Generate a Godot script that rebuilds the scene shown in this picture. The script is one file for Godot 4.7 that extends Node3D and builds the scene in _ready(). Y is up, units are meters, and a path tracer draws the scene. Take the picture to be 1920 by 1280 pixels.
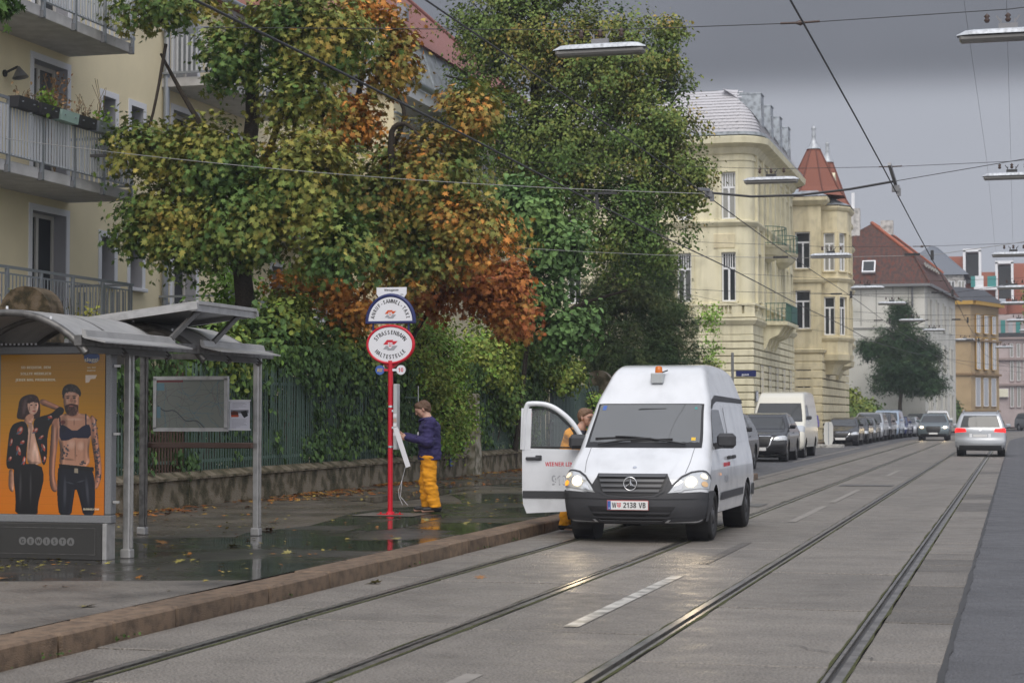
extends Node3D
# A wet tram street under a storm-grey sky. Metres; the street runs along -z, road surface at y = 0.

class MB:
	var v := PackedVector3Array()
	var n := PackedVector3Array()
	var c := PackedColorArray()
	var u := PackedVector2Array()
	var col := Color.WHITE
	func put(p, nn, uv = Vector2.ZERO):
		v.append(p); n.append(nn); c.append(col); u.append(uv)
	func tri(a, b, d):
		var nn = (b - a).cross(d - a)
		if nn.length_squared() < 1e-16: return
		nn = nn.normalized()
		put(a, nn); put(d, nn); put(b, nn)
	func quad(a, b, d, e):
		tri(a, b, d); tri(a, d, e)
	func tris(a, b, d, na, nb, nd):
		put(a, na); put(d, nd); put(b, nb)
	func box(p, s, bas = Basis(), bev = 0.0):
		var h = s * 0.5
		var k = Vector3(bev, bev, bev)
		if bev <= 0.0:
			for ax in 3:
				for sg in [-1.0, 1.0]:
					var b = (ax + 1) % 3
					var d = (ax + 2) % 3
					var q = []
					for w in [[-1, -1], [1, -1], [1, 1], [-1, 1]]:
						var r = Vector3()
						r[ax] = sg * h[ax]; r[b] = w[0] * h[b] * sg; r[d] = w[1] * h[d]
						q.append(p + bas * r)
					quad(q[0], q[1], q[2], q[3])
			return
		for ax in 3:
			for sg in [-1.0, 1.0]:
				var b = (ax + 1) % 3
				var d = (ax + 2) % 3
				var q = []
				for w in [[-1, -1], [1, -1], [1, 1], [-1, 1]]:
					var r = Vector3()
					r[ax] = sg * h[ax]; r[b] = w[0] * (h[b] - bev) * sg; r[d] = w[1] * (h[d] - bev)
					q.append(p + bas * r)
				quad(q[0], q[1], q[2], q[3])
		for ax in 3:
			var b = (ax + 1) % 3
			var d = (ax + 2) % 3
			for w in [[-1, -1], [1, -1], [1, 1], [-1, 1]]:
				var q = []
				for e in [[1, 0], [-1, 0], [-1, 1], [1, 1]]:
					var r = Vector3()
					r[ax] = e[0] * (h[ax] - bev)
					r[b] = w[0] * (h[b] - (bev if e[1] == 1 else 0.0)); r[d] = w[1] * (h[d] - (0.0 if e[1] == 1 else bev))
					q.append(p + bas * r)
				if w[0] * w[1] < 0: q.reverse()
				quad(q[3], q[2], q[1], q[0])
		for sx in [-1, 1]:
			for sy in [-1, 1]:
				for sz in [-1, 1]:
					var sg = Vector3(sx, sy, sz)
					var a = p + bas * (sg * (h - Vector3(0, bev, bev)))
					var b = p + bas * (sg * (h - Vector3(bev, 0, bev)))
					var d = p + bas * (sg * (h - Vector3(bev, bev, 0)))
					if sx * sy * sz > 0: tri(a, b, d)
					else: tri(a, d, b)
	func bar(a, b, w, t, up = Vector3.UP):
		var z = (b - a).normalized()
		var x = up.cross(z)
		if x.length() < 0.01: x = Vector3.RIGHT.cross(z)
		x = x.normalized()
		box((a + b) * 0.5, Vector3(w, t, (b - a).length()), Basis(x, z.cross(x), z))
	func tube(pts, rad, k = 8, caps = true):
		var rings = []
		var x = Vector3.ZERO
		for i in pts.size():
			var d = (pts[mini(i + 1, pts.size() - 1)] - pts[maxi(i - 1, 0)]).normalized()
			if x == Vector3.ZERO:
				x = d.cross(Vector3.UP if absf(d.y) < 0.9 else Vector3.RIGHT).normalized()
			x = (x - d * x.dot(d)).normalized()
			var y = d.cross(x)
			var r = rad[i] if rad is Array or rad is PackedFloat32Array else rad
			var ring = []
			for j in k:
				var a = TAU * j / k
				var nn = x * cos(a) + y * sin(a)
				ring.append([pts[i] + nn * r, nn])
			rings.append(ring)
		for i in rings.size() - 1:
			for j in k:
				var a = rings[i][j]; var b = rings[i][(j + 1) % k]; var d = rings[i + 1][(j + 1) % k]; var e = rings[i + 1][j]
				tris(a[0], b[0], d[0], a[1], b[1], d[1]); tris(a[0], d[0], e[0], a[1], d[1], e[1])
		if caps:
			for j in range(1, k - 1):
				tri(rings[0][0][0], rings[0][j + 1][0], rings[0][j][0])
				var l = rings[-1]
				tri(l[0][0], l[j][0], l[j + 1][0])
	func cyl(a, b, r, k = 12):
		tube([a, b], r, k)
	func lathe(prof, xf = Transform3D(), k = 20, ang = TAU):
		# prof: [radius, height] upwards outside; smooth along, creased where the profile repeats a point
		var cl = ang >= TAU - 0.001
		for i in prof.size() - 1:
			var p = prof[i]; var q = prof[i + 1]
			if p.distance_to(q) < 1e-6: continue
			var m = Vector2(q.y - p.y, -(q.x - p.x)).normalized()
			var m0 = m; var m1 = m
			if i > 0 and prof[i - 1].distance_to(p) > 1e-6:
				var o = prof[i - 1]; m0 = (m + Vector2(p.y - o.y, -(p.x - o.x)).normalized()).normalized()
			if i + 2 < prof.size() and prof[i + 2].distance_to(q) > 1e-6:
				var o = prof[i + 2]; m1 = (m + Vector2(o.y - q.y, -(o.x - q.x)).normalized()).normalized()
			for j in k:
				var a0 = ang * j / k; var a1 = ang * (j + 1) / k
				var f = func(s, a): return xf * Vector3(s.x * cos(a), s.y, -s.x * sin(a))
				var g = func(s, a): return (xf.basis * Vector3(s.x * cos(a), s.y, -s.x * sin(a))).normalized()
				var A = f.call(p, a0); var B = f.call(p, a1); var D = f.call(q, a1); var E = f.call(q, a0)
				if p.x > 1e-6: tris(A, B, D, g.call(m0, a0), g.call(m0, a1), g.call(m1, a1))
				if q.x > 1e-6: tris(A, D, E, g.call(m0, a0), g.call(m1, a1), g.call(m1, a0))
	func prism(poly, xf, depth):
		# polygon in xf's xy plane, from z = 0 to z = depth
		var P = PackedVector2Array(poly)
		if poly_area(P) < 0: P.reverse()
		var t = Geometry2D.triangulate_polygon(P)
		var f = func(w, z): return xf * Vector3(w.x, w.y, z)
		for i in range(0, t.size(), 3):
			var a = P[t[i]]; var b = P[t[i + 1]]; var d = P[t[i + 2]]
			if (b - a).cross(d - a) < 0:
				var s = b; b = d; d = s
			tri(f.call(a, depth), f.call(b, depth), f.call(d, depth))
			if depth > 0.0: tri(f.call(a, 0.0), f.call(d, 0.0), f.call(b, 0.0))
		if depth > 0.0:
			for i in P.size():
				var a = P[i]; var b = P[(i + 1) % P.size()]
				quad(f.call(a, 0.0), f.call(b, 0.0), f.call(b, depth), f.call(a, depth))
	static func poly_area(P):
		var s = 0.0
		for i in P.size(): s += P[i].cross(P[(i + 1) % P.size()])
		return s
	func grid(rows, flip = false, closed = false):
		# rows of points; smooth
		var R = rows.size(); var K = rows[0].size()
		var nr = []
		for i in R:
			var l = []
			for j in K:
				var a = rows[mini(i + 1, R - 1)][j] - rows[maxi(i - 1, 0)][j]
				var b
				if closed: b = rows[i][(j + 1) % K] - rows[i][(j + K - 1) % K]
				else: b = rows[i][mini(j + 1, K - 1)] - rows[i][maxi(j - 1, 0)]
				var q = b.cross(a)
				l.append((-q if flip else q).normalized())
			nr.append(l)
		for i in R - 1:
			for j in (K if closed else K - 1):
				var k = (j + 1) % K
				if flip:
					tris(rows[i][j], rows[i + 1][k], rows[i][k], nr[i][j], nr[i + 1][k], nr[i][k])
					tris(rows[i][j], rows[i + 1][j], rows[i + 1][k], nr[i][j], nr[i + 1][j], nr[i + 1][k])
				else:
					tris(rows[i][j], rows[i][k], rows[i + 1][k], nr[i][j], nr[i][k], nr[i + 1][k])
					tris(rows[i][j], rows[i + 1][k], rows[i + 1][j], nr[i][j], nr[i + 1][k], nr[i + 1][j])
	func mesh():
		var a = []
		a.resize(Mesh.ARRAY_MAX)
		a[Mesh.ARRAY_VERTEX] = v; a[Mesh.ARRAY_NORMAL] = n; a[Mesh.ARRAY_COLOR] = c; a[Mesh.ARRAY_TEX_UV] = u
		var m = ArrayMesh.new()
		if v.size() > 0: m.add_surface_from_arrays(Mesh.PRIMITIVE_TRIANGLES, a)
		return m

var taken := {}
var counts := {}
var base_of := {}      # things whose parts are given in world coordinates
var rng := RandomNumberGenerator.new()
var UNIT := BoxMesh.new()
var M := {}

func numbered(called):
	if not taken.has(called):
		taken[called] = 0
		return called
	taken[called] += 1
	return "%s_%03d" % [called, taken[called]]
func tag(o, label = "", category = "", group = "", kind = ""):
	if label: o.set_meta("label", label)
	if category: o.set_meta("category", category)
	if group: o.set_meta("group", group)
	if kind: o.set_meta("kind", kind)
	return o
func thing(called, label, category, at = Vector3.ZERO, turn = 0.0, group = ""):
	var o = Node3D.new()
	o.name = numbered(called)
	add_child(o)
	o.position = at
	o.rotation.y = turn
	return tag(o, label, category, group)
func obj(called, st, m, parent = self, xf = Transform3D()):
	var o = MeshInstance3D.new()
	o.mesh = st.mesh() if st is MB else st
	o.material_override = m
	if parent == self: o.name = numbered(called)
	else:
		var key = [parent, called]
		var k = counts.get(key, 0)
		o.name = called if k == 0 else "%s_%03d" % [called, k]
		counts[key] = k + 1
		if base_of.has(parent): xf = Transform3D(Basis(), -base_of[parent]) * xf
	parent.add_child(o, true)
	o.transform = xf
	return o
func struct(called, st, m, parent = self, xf = Transform3D()):
	return tag(obj(called, st, m, parent, xf), "", "", "", "structure" if parent == self else "")
func unit(called, m, parent, p, s, bas = Basis()):      # a box piece that shares one mesh
	return obj(called, UNIT, m, parent, Transform3D(bas * Basis.from_scale(s), p))
func text(called, s, size, m, parent, xf, depth = 0.002, font = "Droid Sans", wide = 1.0):
	var t = TextMesh.new()
	var f = SystemFont.new()
	f.font_names = PackedStringArray([font])
	f.font_weight = 700 if font != "Droid Sans Mono" else 400
	t.font = f
	t.text = s
	t.font_size = 64
	t.pixel_size = size / 47.0           # size: cap height in metres
	t.depth = depth
	t.curve_step = 2.0
	return obj(called, t, m, parent, xf * Transform3D(Basis.from_scale(Vector3(wide, 1, 1)), Vector3.ZERO))
func lin(r, g, b): return Color(r, g, b).linear_to_srgb()
func mat(r, g, b, rough = 0.8, metal = 0.0, spec = 0.5):
	var m = StandardMaterial3D.new()
	m.albedo_color = lin(r, g, b)
	m.roughness = rough
	m.metallic = metal
	m.metallic_specular = spec
	return m
func noise(sd, freq, oct = 4, kind = FastNoiseLite.TYPE_SIMPLEX_SMOOTH):
	var f = FastNoiseLite.new()
	f.seed = sd; f.frequency = freq; f.noise_type = kind; f.fractal_octaves = oct
	return f
func ramp(stops):
	var g = Gradient.new()
	var o = PackedFloat32Array(); var c = PackedColorArray()
	for s in stops:
		o.append(s[0]); c.append(s[1])
	g.offsets = o; g.colors = c
	return g
func ntex(sd, freq, stops, oct = 4, size = 512, normal = false, bump = 4.0, kind = FastNoiseLite.TYPE_SIMPLEX_SMOOTH):
	var t = NoiseTexture2D.new()
	t.width = size; t.height = size; t.seamless = true
	t.noise = noise(sd, freq, oct, kind)
	if normal:
		t.as_normal_map = true; t.bump_strength = bump
	elif stops: t.color_ramp = ramp(stops)
	return t
func grey(x): return Color(x, x, x)
func surf(m, scale, tex = null, rough_t = null, norm_t = null, nscale = 1.0, detail = null, dscale = 1.0):
	m.uv1_triplanar = true; m.uv1_world_triplanar = true; m.uv1_scale = Vector3.ONE * scale
	if tex: m.albedo_texture = tex
	if rough_t: m.roughness_texture = rough_t
	if norm_t:
		m.normal_enabled = true; m.normal_texture = norm_t; m.normal_scale = nscale
	if detail:
		m.detail_enabled = true; m.detail_albedo = detail; m.detail_blend_mode = BaseMaterial3D.BLEND_MODE_MUL
		m.detail_uv_layer = BaseMaterial3D.DETAIL_UV_2
		m.uv2_triplanar = true; m.uv2_world_triplanar = true; m.uv2_scale = Vector3.ONE * dscale
	return m
func vcol(m):
	m.vertex_color_use_as_albedo = true
	return m

func setup():
	var cam = Camera3D.new()
	cam.name = "camera"
	add_child(cam)
	cam.position = Vector3(0, 1.65, 0)
	cam.rotation = Vector3(atan(135.0 / 3500.0), deg_to_rad(15.15), 0)
	cam.fov = rad_to_deg(2.0 * atan(640.0 / 3500.0))
	cam.near = 0.2
	cam.far = 2000.0
	cam.current = true
	var at = CameraAttributesPhysical.new()
	at.frustum_focal_length = 12.0 / (640.0 / 3500.0)
	at.frustum_focus_distance = 26.0
	at.frustum_near = 0.2
	at.frustum_far = 2000.0
	at.exposure_aperture = 4.5
	cam.attributes = at
	var w = WorldEnvironment.new()
	w.name = "world"
	var e = Environment.new()
	e.background_mode = Environment.BG_SKY
	e.tonemap_mode = Environment.TONE_MAPPER_LINEAR
	e.tonemap_exposure = 1.24
	e.sdfgi_enabled = true; e.ssao_enabled = true; e.ssil_enabled = true
	e.fog_enabled = true
	e.fog_density = 0.0005
	e.fog_light_color = Color(0.72, 0.74, 0.78)
	var W = 512; var H = 256
	var im = Image.create(W, H, false, Image.FORMAT_RGBF)
	var n1 = noise(8, 1.6, 5); var n2 = noise(11, 4.0, 4)
	for y in H:
		var el = PI * 0.5 - PI * (y + 0.5) / H
		for x in W:
			var az = TAU * (x + 0.5) / W
			var d = Vector3(cos(el) * sin(az), sin(el), -cos(el) * cos(az))
			var back = 0.5 - 0.5 * d.dot(Vector3(-0.05, 0.0, -1.0))     # dark storm cloud ahead, open bright cloud behind
			var deg = rad_to_deg(el)
			var up = smoothstep(8.0, 60.0, deg)
			var L = 0.13 + 0.16 * exp(-maxf(deg, 0.0) / 2.3) + 0.03 * smoothstep(7.0, 13.0, deg)
			L = lerpf(L, 0.62, up)
			L = lerpf(L, 0.82, smoothstep(0.14, 0.75, back))
			var c = n1.get_noise_3dv(Vector3(d.x, d.y * 3.2, d.z)) * 0.3 + n2.get_noise_3dv(Vector3(d.x * 1.4, d.y * 3.0, d.z * 1.4)) * 0.16
			L *= 1.0 + c * (0.62 + 0.1 * up)
			var warm = smoothstep(0.2, 0.9, back)
			im.set_pixel(x, y, Color(L * lerpf(0.94, 1.0, warm), L * lerpf(1.0, 1.0, warm), L * lerpf(1.16, 1.03, warm)))
	var p = PanoramaSkyMaterial.new()
	p.panorama = ImageTexture.create_from_image(im)
	var sky = Sky.new()
	sky.sky_material = p
	e.sky = sky
	w.environment = e
	add_child(w)
	var s = DirectionalLight3D.new()
	s.name = "sun"
	s.light_energy = 0.45
	s.light_angular_distance = 40.0
	s.light_color = Color(1.0, 0.975, 0.94)
	s.shadow_enabled = true
	add_child(s)
	s.look_at_from_position(Vector3(1.5, 9, 7), Vector3.ZERO)

func materials():
	var grain = ntex(1, 0.09, [[0.0, grey(0.66)], [0.35, grey(0.92)], [0.7, grey(1.0)], [1.0, grey(0.8)]], 3, 512)
	var soft = ntex(24, 0.012, [[0.0, grey(0.84)], [0.5, grey(0.95)], [1.0, grey(1.0)]], 5, 512)
	var speck = ntex(2, 0.22, [[0.0, grey(0.45)], [0.4, grey(0.86)], [0.6, grey(1.0)], [1.0, grey(0.95)]], 2, 512)
	var blot = ntex(3, 0.012, [[0.0, grey(0.62)], [0.35, grey(0.84)], [0.6, grey(0.97)], [1.0, grey(1.0)]], 5, 512)
	var rough_wet = ntex(4, 0.009, [[0.0, grey(0.05)], [0.42, grey(0.1)], [0.62, grey(0.3)], [1.0, grey(0.5)]], 5, 512)
	var rough_road = ntex(6, 0.013, [[0.0, grey(0.36)], [0.5, grey(0.52)], [1.0, grey(0.72)]], 5, 512)
	var bumps = ntex(7, 0.16, null, 3, 512, true, 6.0)
	var waves = ntex(8, 0.02, null, 4, 512, true, 3.0)
	M.grain = grain; M.blot = blot; M.speck = speck
	M.road = surf(mat(0.128, 0.128, 0.138, 1.0), 0.41, speck, rough_road, bumps, 0.6, soft, 0.09)
	M.slab = []
	for k in [1.0, 0.91, 1.07, 0.66]:
		M.slab.append(surf(mat(0.268 * k, 0.242 * k, 0.215 * k, 0.95), 0.37, speck, rough_road, bumps, 0.6, soft, 0.13))
	M.walk_wet = surf(mat(0.07, 0.066, 0.06, 1.0), 0.09, blot, rough_wet, waves, 0.05, speck, 2.6)
	M.walk_dry = surf(mat(0.21, 0.188, 0.165, 1.0), 0.13, blot, rough_road, bumps, 0.3, speck, 2.6)
	M.walk_damp = surf(mat(0.145, 0.122, 0.1, 1.0), 0.1, blot, ntex(14, 0.01, [[0.0, grey(0.12)], [0.45, grey(0.3)], [1.0, grey(0.6)]], 5), bumps, 0.3, speck, 2.6)
	M.kerb = []
	for k in [1.0, 0.85, 1.12]:
		M.kerb.append(surf(mat(0.23 * k, 0.155 * k, 0.1 * k, 0.6), 0.9, blot, null, bumps, 0.5, speck, 3.0))
	M.rail = surf(mat(0.4, 0.38, 0.36, 0.34, 0.9), 0.8, blot)
	M.rail_dark = mat(0.06, 0.055, 0.05, 0.35, 0.5)
	M.moss = surf(mat(0.085, 0.105, 0.035, 0.95), 1.3, ntex(9, 0.05, [[0.0, Color(0.3, 0.25, 0.2)], [0.5, Color(0.8, 0.75, 0.6)], [1.0, Color(1, 1, 0.8)]], 4))
	M.paint_white = surf(mat(0.58, 0.56, 0.52, 0.4), 0.31, ntex(10, 0.02, [[0.0, grey(0.45)], [0.4, grey(0.75)], [0.6, grey(0.95)], [1.0, grey(1.0)]], 5))
	M.paint_worn = surf(mat(0.285, 0.262, 0.238, 0.6), 0.7, soft)
	var stain = ntex(12, 0.014, [[0.0, Color(0.34, 0.38, 0.25)], [0.4, Color(0.66, 0.64, 0.55)], [0.6, Color(0.92, 0.9, 0.85)], [1.0, Color(1, 1, 1)]], 6)
	M.garden_wall = surf(mat(0.25, 0.22, 0.175, 0.9), 0.3, stain, null, bumps, 0.5, grain, 1.2)
	M.concrete = surf(mat(0.42, 0.4, 0.36, 0.9), 0.4, stain, null, null, 0.4, grain, 1.2)
	M.stone_brown = surf(mat(0.15, 0.115, 0.08, 0.95), 0.6, stain, null, bumps, 0.5, grain, 2.0)
	M.fence = mat(0.075, 0.125, 0.1, 0.5)
	M.fence_rust = mat(0.09, 0.055, 0.04, 0.8)
	M.cream = surf(mat(0.82, 0.725, 0.5, 0.9), 0.1, ntex(13, 0.015, [[0.0, grey(0.95)], [0.5, grey(0.97)], [1.0, grey(1.0)]], 5), null, null, 0.2, null)
	var streak = ntex(27, 0.02, [[0.0, Color(0.88, 0.87, 0.85)], [0.4, Color(0.96, 0.96, 0.95)], [0.6, Color(1, 1, 1)], [1.0, Color(1, 1, 1)]], 5)
	M.cream_grey = surf(mat(0.62, 0.6, 0.58, 0.9), 0.25, blot)
	M.slab_soffit = surf(mat(0.56, 0.55, 0.55, 0.9), 0.2, ntex(15, 0.02, [[0.0, grey(0.85)], [1.0, grey(1.0)]], 4))
	M.white_trim = mat(0.72, 0.73, 0.78, 0.6)
	M.window_frame = mat(0.6, 0.58, 0.54, 0.5)
	M.pane = mat(0.035, 0.04, 0.045, 0.04, 0.0, 0.5)
	M.pane_curtain = mat(0.3, 0.3, 0.28, 0.08, 0.0, 0.6)
	M.galv = surf(mat(0.36, 0.39, 0.44, 0.42, 0.55), 1.5, grain)
	M.galv_dark = surf(mat(0.24, 0.245, 0.255, 0.5, 0.3), 1.5, grain)
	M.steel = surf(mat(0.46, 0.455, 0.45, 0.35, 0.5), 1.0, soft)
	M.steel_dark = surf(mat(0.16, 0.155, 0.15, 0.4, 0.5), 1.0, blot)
	M.roof_sheet = surf(mat(0.4, 0.395, 0.39, 0.4, 0.25), 0.6, soft)
	M.wire = mat(0.03, 0.03, 0.033, 0.5)
	M.wire_pale = mat(0.27, 0.27, 0.27, 0.5)
	M.iron = mat(0.035, 0.035, 0.037, 0.5)
	M.insul = mat(0.06, 0.035, 0.028, 0.25)
	M.lamp_top = surf(mat(0.62, 0.66, 0.72, 0.45, 0.1), 1.2, blot)
	M.lamp_under = mat(0.2, 0.195, 0.185, 0.35)
	M.yellow = surf(mat(0.8, 0.745, 0.54, 0.9), 0.12, ntex(16, 0.012, [[0.0, grey(0.88)], [0.5, grey(0.97)], [1.0, grey(1.0)]], 6))
	M.yellow2 = surf(mat(0.78, 0.695, 0.48, 0.9), 0.12, ntex(17, 0.02, [[0.0, grey(0.86)], [0.4, grey(0.96)], [1.0, grey(1.0)]], 5))
	for k in ["yellow", "yellow2"]:
		var m = M[k]
		m.detail_enabled = true; m.detail_albedo = streak; m.detail_blend_mode = BaseMaterial3D.BLEND_MODE_MUL; m.detail_uv_layer = BaseMaterial3D.DETAIL_UV_2; m.uv2_triplanar = true; m.uv2_world_triplanar = true; m.uv2_scale = Vector3(0.16, 0.022, 0.16)
	M.pane_mid = mat(0.12, 0.125, 0.13, 0.06, 0.0, 0.5)
	M.zinc = surf(mat(0.42, 0.46, 0.5, 0.4, 0.3), 0.4, blot)
	M.red = mat(0.55, 0.012, 0.03, 0.3)
	M.white = mat(0.78, 0.79, 0.82, 0.35)
	M.black = mat(0.012, 0.012, 0.014, 0.5)
	M.navy = mat(0.012, 0.02, 0.11, 0.35)
	M.bark = surf(mat(0.07, 0.055, 0.042, 0.95), 1.5, ntex(18, 0.03, [[0.0, grey(0.4)], [0.5, grey(0.85)], [1.0, grey(1.0)]], 5), null, bumps, 0.8)
	M.tyre = mat(0.014, 0.014, 0.015, 0.75)
	M.rim = mat(0.3, 0.3, 0.31, 0.3, 0.7)
	M.plastic = surf(mat(0.045, 0.046, 0.052, 0.55), 3.0, grain)
	M.chrome = mat(0.75, 0.76, 0.78, 0.12, 1.0)
	M.glass = mat(0.045, 0.048, 0.05, 0.03, 0.0, 0.6)
	M.clear = mat(0.5, 0.52, 0.54, 0.03, 0.0, 0.4)
	M.clear.transparency = BaseMaterial3D.TRANSPARENCY_ALPHA
	M.clear.albedo_color.a = 0.05
	M.lamp_glass = mat(0.62, 0.64, 0.66, 0.08, 0.5)
	M.tail = mat(0.4, 0.01, 0.012, 0.15)
	M.tail_lit = mat(0.5, 0.02, 0.02, 0.2)
	M.tail_lit.emission_enabled = true; M.tail_lit.emission = Color(1.0, 0.06, 0.05); M.tail_lit.emission_energy_multiplier = 1.3
	M.head_lit = mat(0.8, 0.8, 0.78, 0.2)
	M.head_lit.emission_enabled = true; M.head_lit.emission = Color(1.0, 0.9, 0.7); M.head_lit.emission_energy_multiplier = 5.0
	M.amber_lit = mat(0.8, 0.4, 0.05, 0.2)
	M.amber_lit.emission_enabled = true; M.amber_lit.emission = Color(1.0, 0.62, 0.2); M.amber_lit.emission_energy_multiplier = 0.8
	M.amber_dull = mat(0.75, 0.5, 0.28, 0.2)
	M.amber = mat(0.6, 0.15, 0.015, 0.2)
	M.plate_white = mat(0.75, 0.75, 0.75, 0.4)
	M.leaf = vcol(mat(1, 1, 1, 0.55, 0.0, 0.3))
	M.leaf.backlight_enabled = true; M.leaf.backlight = Color(0.3, 0.3, 0.12)
	M.needle = vcol(mat(1, 1, 1, 0.8, 0.0, 0.2))
	M.skin = mat(0.56, 0.33, 0.25, 0.55)
	M.skin.subsurf_scatter_enabled = true; M.skin.subsurf_scatter_strength = 0.1
	M.paper = mat(0.7, 0.7, 0.74, 0.6)
	M.puddle = mat(0.075, 0.066, 0.056, 0.07, 0.0, 0.5)
	M.gate = mat(0.1, 0.15, 0.14, 0.5)
	M.gate_sheet = surf(mat(0.085, 0.12, 0.115, 0.6), 0.5, blot)
	M.tag_blue = mat(0.05, 0.12, 0.4, 0.4)
	M.leaf_yellow = mat(0.24, 0.21, 0.06, 0.4)
	M.leaf_brown = mat(0.24, 0.11, 0.03, 0.45)
	M.reveal = mat(0.36, 0.36, 0.39, 0.8)
	M.bar_pale = mat(0.5, 0.52, 0.56, 0.5, 0.1)
	M.planter = mat(0.03, 0.03, 0.035, 0.6)
	M.planter_green = mat(0.3, 0.42, 0.38, 0.6)
	M.dry_stem = mat(0.2, 0.14, 0.08, 0.9)
	var tiles = ntex(21, 0.06, [[0.0, Color(0.5, 0.45, 0.45)], [0.4, Color(0.85, 0.8, 0.8)], [0.7, Color(1, 1, 1)], [1.0, Color(1, 0.8, 0.7)]], 3)
	M.tile_red = surf(mat(0.31, 0.125, 0.085, 0.8), 0.9, tiles)
	M.tile_pink = surf(mat(0.33, 0.15, 0.13, 0.7), 0.9, tiles)
	M.tile_dark = mat(0.16, 0.06, 0.045, 0.8)
	M.tile_orange = mat(0.36, 0.11, 0.06, 0.8)
	M.tile_brown = surf(mat(0.15, 0.095, 0.078, 0.8), 0.16, ntex(22, 0.035, [[0.0, Color(0.55, 0.55, 0.6)], [0.5, Color(0.85, 0.8, 0.8)], [0.62, Color(1, 0.85, 0.8)], [0.72, Color(1, 0.62, 0.5)], [1.0, Color(1, 0.7, 0.55)]], 5), null, null, 1.0, tiles, 0.9)
	M.zinc_pale = surf(mat(0.5, 0.53, 0.57, 0.4, 0.25), 0.4, blot)
	M.shingle = surf(mat(0.56, 0.55, 0.58, 0.55), 1.2, grain)
	M.green_iron = mat(0.05, 0.13, 0.1, 0.5)
	M.green_screen = mat(0.03, 0.12, 0.1, 0.6)
	M.white_render = surf(mat(0.68, 0.67, 0.63, 0.95), 0.05, ntex(23, 0.01, [[0.0, Color(0.82, 0.82, 0.8)], [0.4, Color(0.95, 0.95, 0.94)], [1.0, Color(1, 1, 1)]], 5))
	M.seam = mat(0.3, 0.3, 0.29, 0.9)
	M.tan = surf(mat(0.46, 0.34, 0.2, 0.95), 0.05, soft)
	M.tan_dark = mat(0.24, 0.16, 0.085, 0.9)
	M.ochre = mat(0.46, 0.28, 0.06, 0.9)
	M.pane_pale = mat(0.42, 0.43, 0.46, 0.15)
	M.slate = mat(0.045, 0.047, 0.055, 0.5)
	M.slate_blue = mat(0.13, 0.145, 0.175, 0.5)
	M.brick_red = mat(0.36, 0.135, 0.09, 0.9)
	M.teal = mat(0.05, 0.26, 0.25, 0.4)
	M.pink = surf(mat(0.6, 0.51, 0.51, 0.95), 0.05, soft)
	M.pink_dark = mat(0.36, 0.29, 0.28, 0.9)
	M.sign_cream = mat(0.85, 0.83, 0.68, 0.5)
	M.wood_dark = mat(0.1, 0.055, 0.04, 0.5)
	M.poster_white = mat(0.72, 0.66, 0.5, 0.4)
	M.ad_dark = surf(mat(0.035, 0.034, 0.032, 0.5), 1.5, grain)
	M.badge_grey = mat(0.13, 0.13, 0.13, 0.5)
	M.sign_white = mat(0.72, 0.73, 0.78, 0.3)
	M.sign_grey = mat(0.42, 0.44, 0.45, 0.35)
	M.flag_grey = mat(0.32, 0.33, 0.36, 0.4)
	M.orange_red = mat(0.6, 0.09, 0.02, 0.4)
	M.yellow_paint = mat(0.7, 0.45, 0.04, 0.4)
	M.clay_paper = mat(0.45, 0.32, 0.27, 0.6)
	M.clamp = mat(0.22, 0.22, 0.23, 0.4, 0.4)
	M.concrete_pale = mat(0.55, 0.55, 0.53, 0.7)
	M.rim_dark = mat(0.1, 0.1, 0.105, 0.45, 0.4)
	M.slat_grey = mat(0.075, 0.077, 0.085, 0.4)
	M.gap_grey = mat(0.16, 0.165, 0.18, 0.6)
	M.head_soft = mat(0.8, 0.78, 0.7, 0.2)
	M.head_soft.emission_enabled = true; M.head_soft.emission = Color(1.0, 0.88, 0.66); M.head_soft.emission_energy_multiplier = 0.6
	M.plate_red = mat(0.5, 0.1, 0.1, 0.4)
	M.crest_red = mat(0.6, 0.03, 0.05, 0.4)
	M.screen = mat(0.12, 0.125, 0.13, 0.03, 0.0, 0.8)
	M.purple = mat(0.03, 0.024, 0.095, 0.9)
	M.orange_cloth = mat(0.74, 0.315, 0.014, 0.9)
	M.road_damp = surf(mat(0.19, 0.178, 0.165, 0.95), 0.37, speck, ntex(25, 0.02, [[0.0, grey(0.16)], [0.5, grey(0.3)], [1.0, grey(0.5)]], 4), bumps, 0.4)
	M.road_patch = surf(mat(0.16, 0.155, 0.15, 0.95), 0.37, speck, rough_road, bumps, 0.6)
	M.tar = mat(0.035, 0.034, 0.034, 0.5)
	M.hair_brown = mat(0.11, 0.06, 0.035, 0.7)
	M.hair_light = mat(0.17, 0.1, 0.06, 0.7)
	M.hair_red = mat(0.2, 0.04, 0.025, 0.7)
	M.lip = mat(0.3, 0.1, 0.09, 0.6)
	M.vest = mat(0.02, 0.022, 0.04, 0.8)
	M.coat_blue = mat(0.12, 0.1, 0.3, 0.8)

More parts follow.
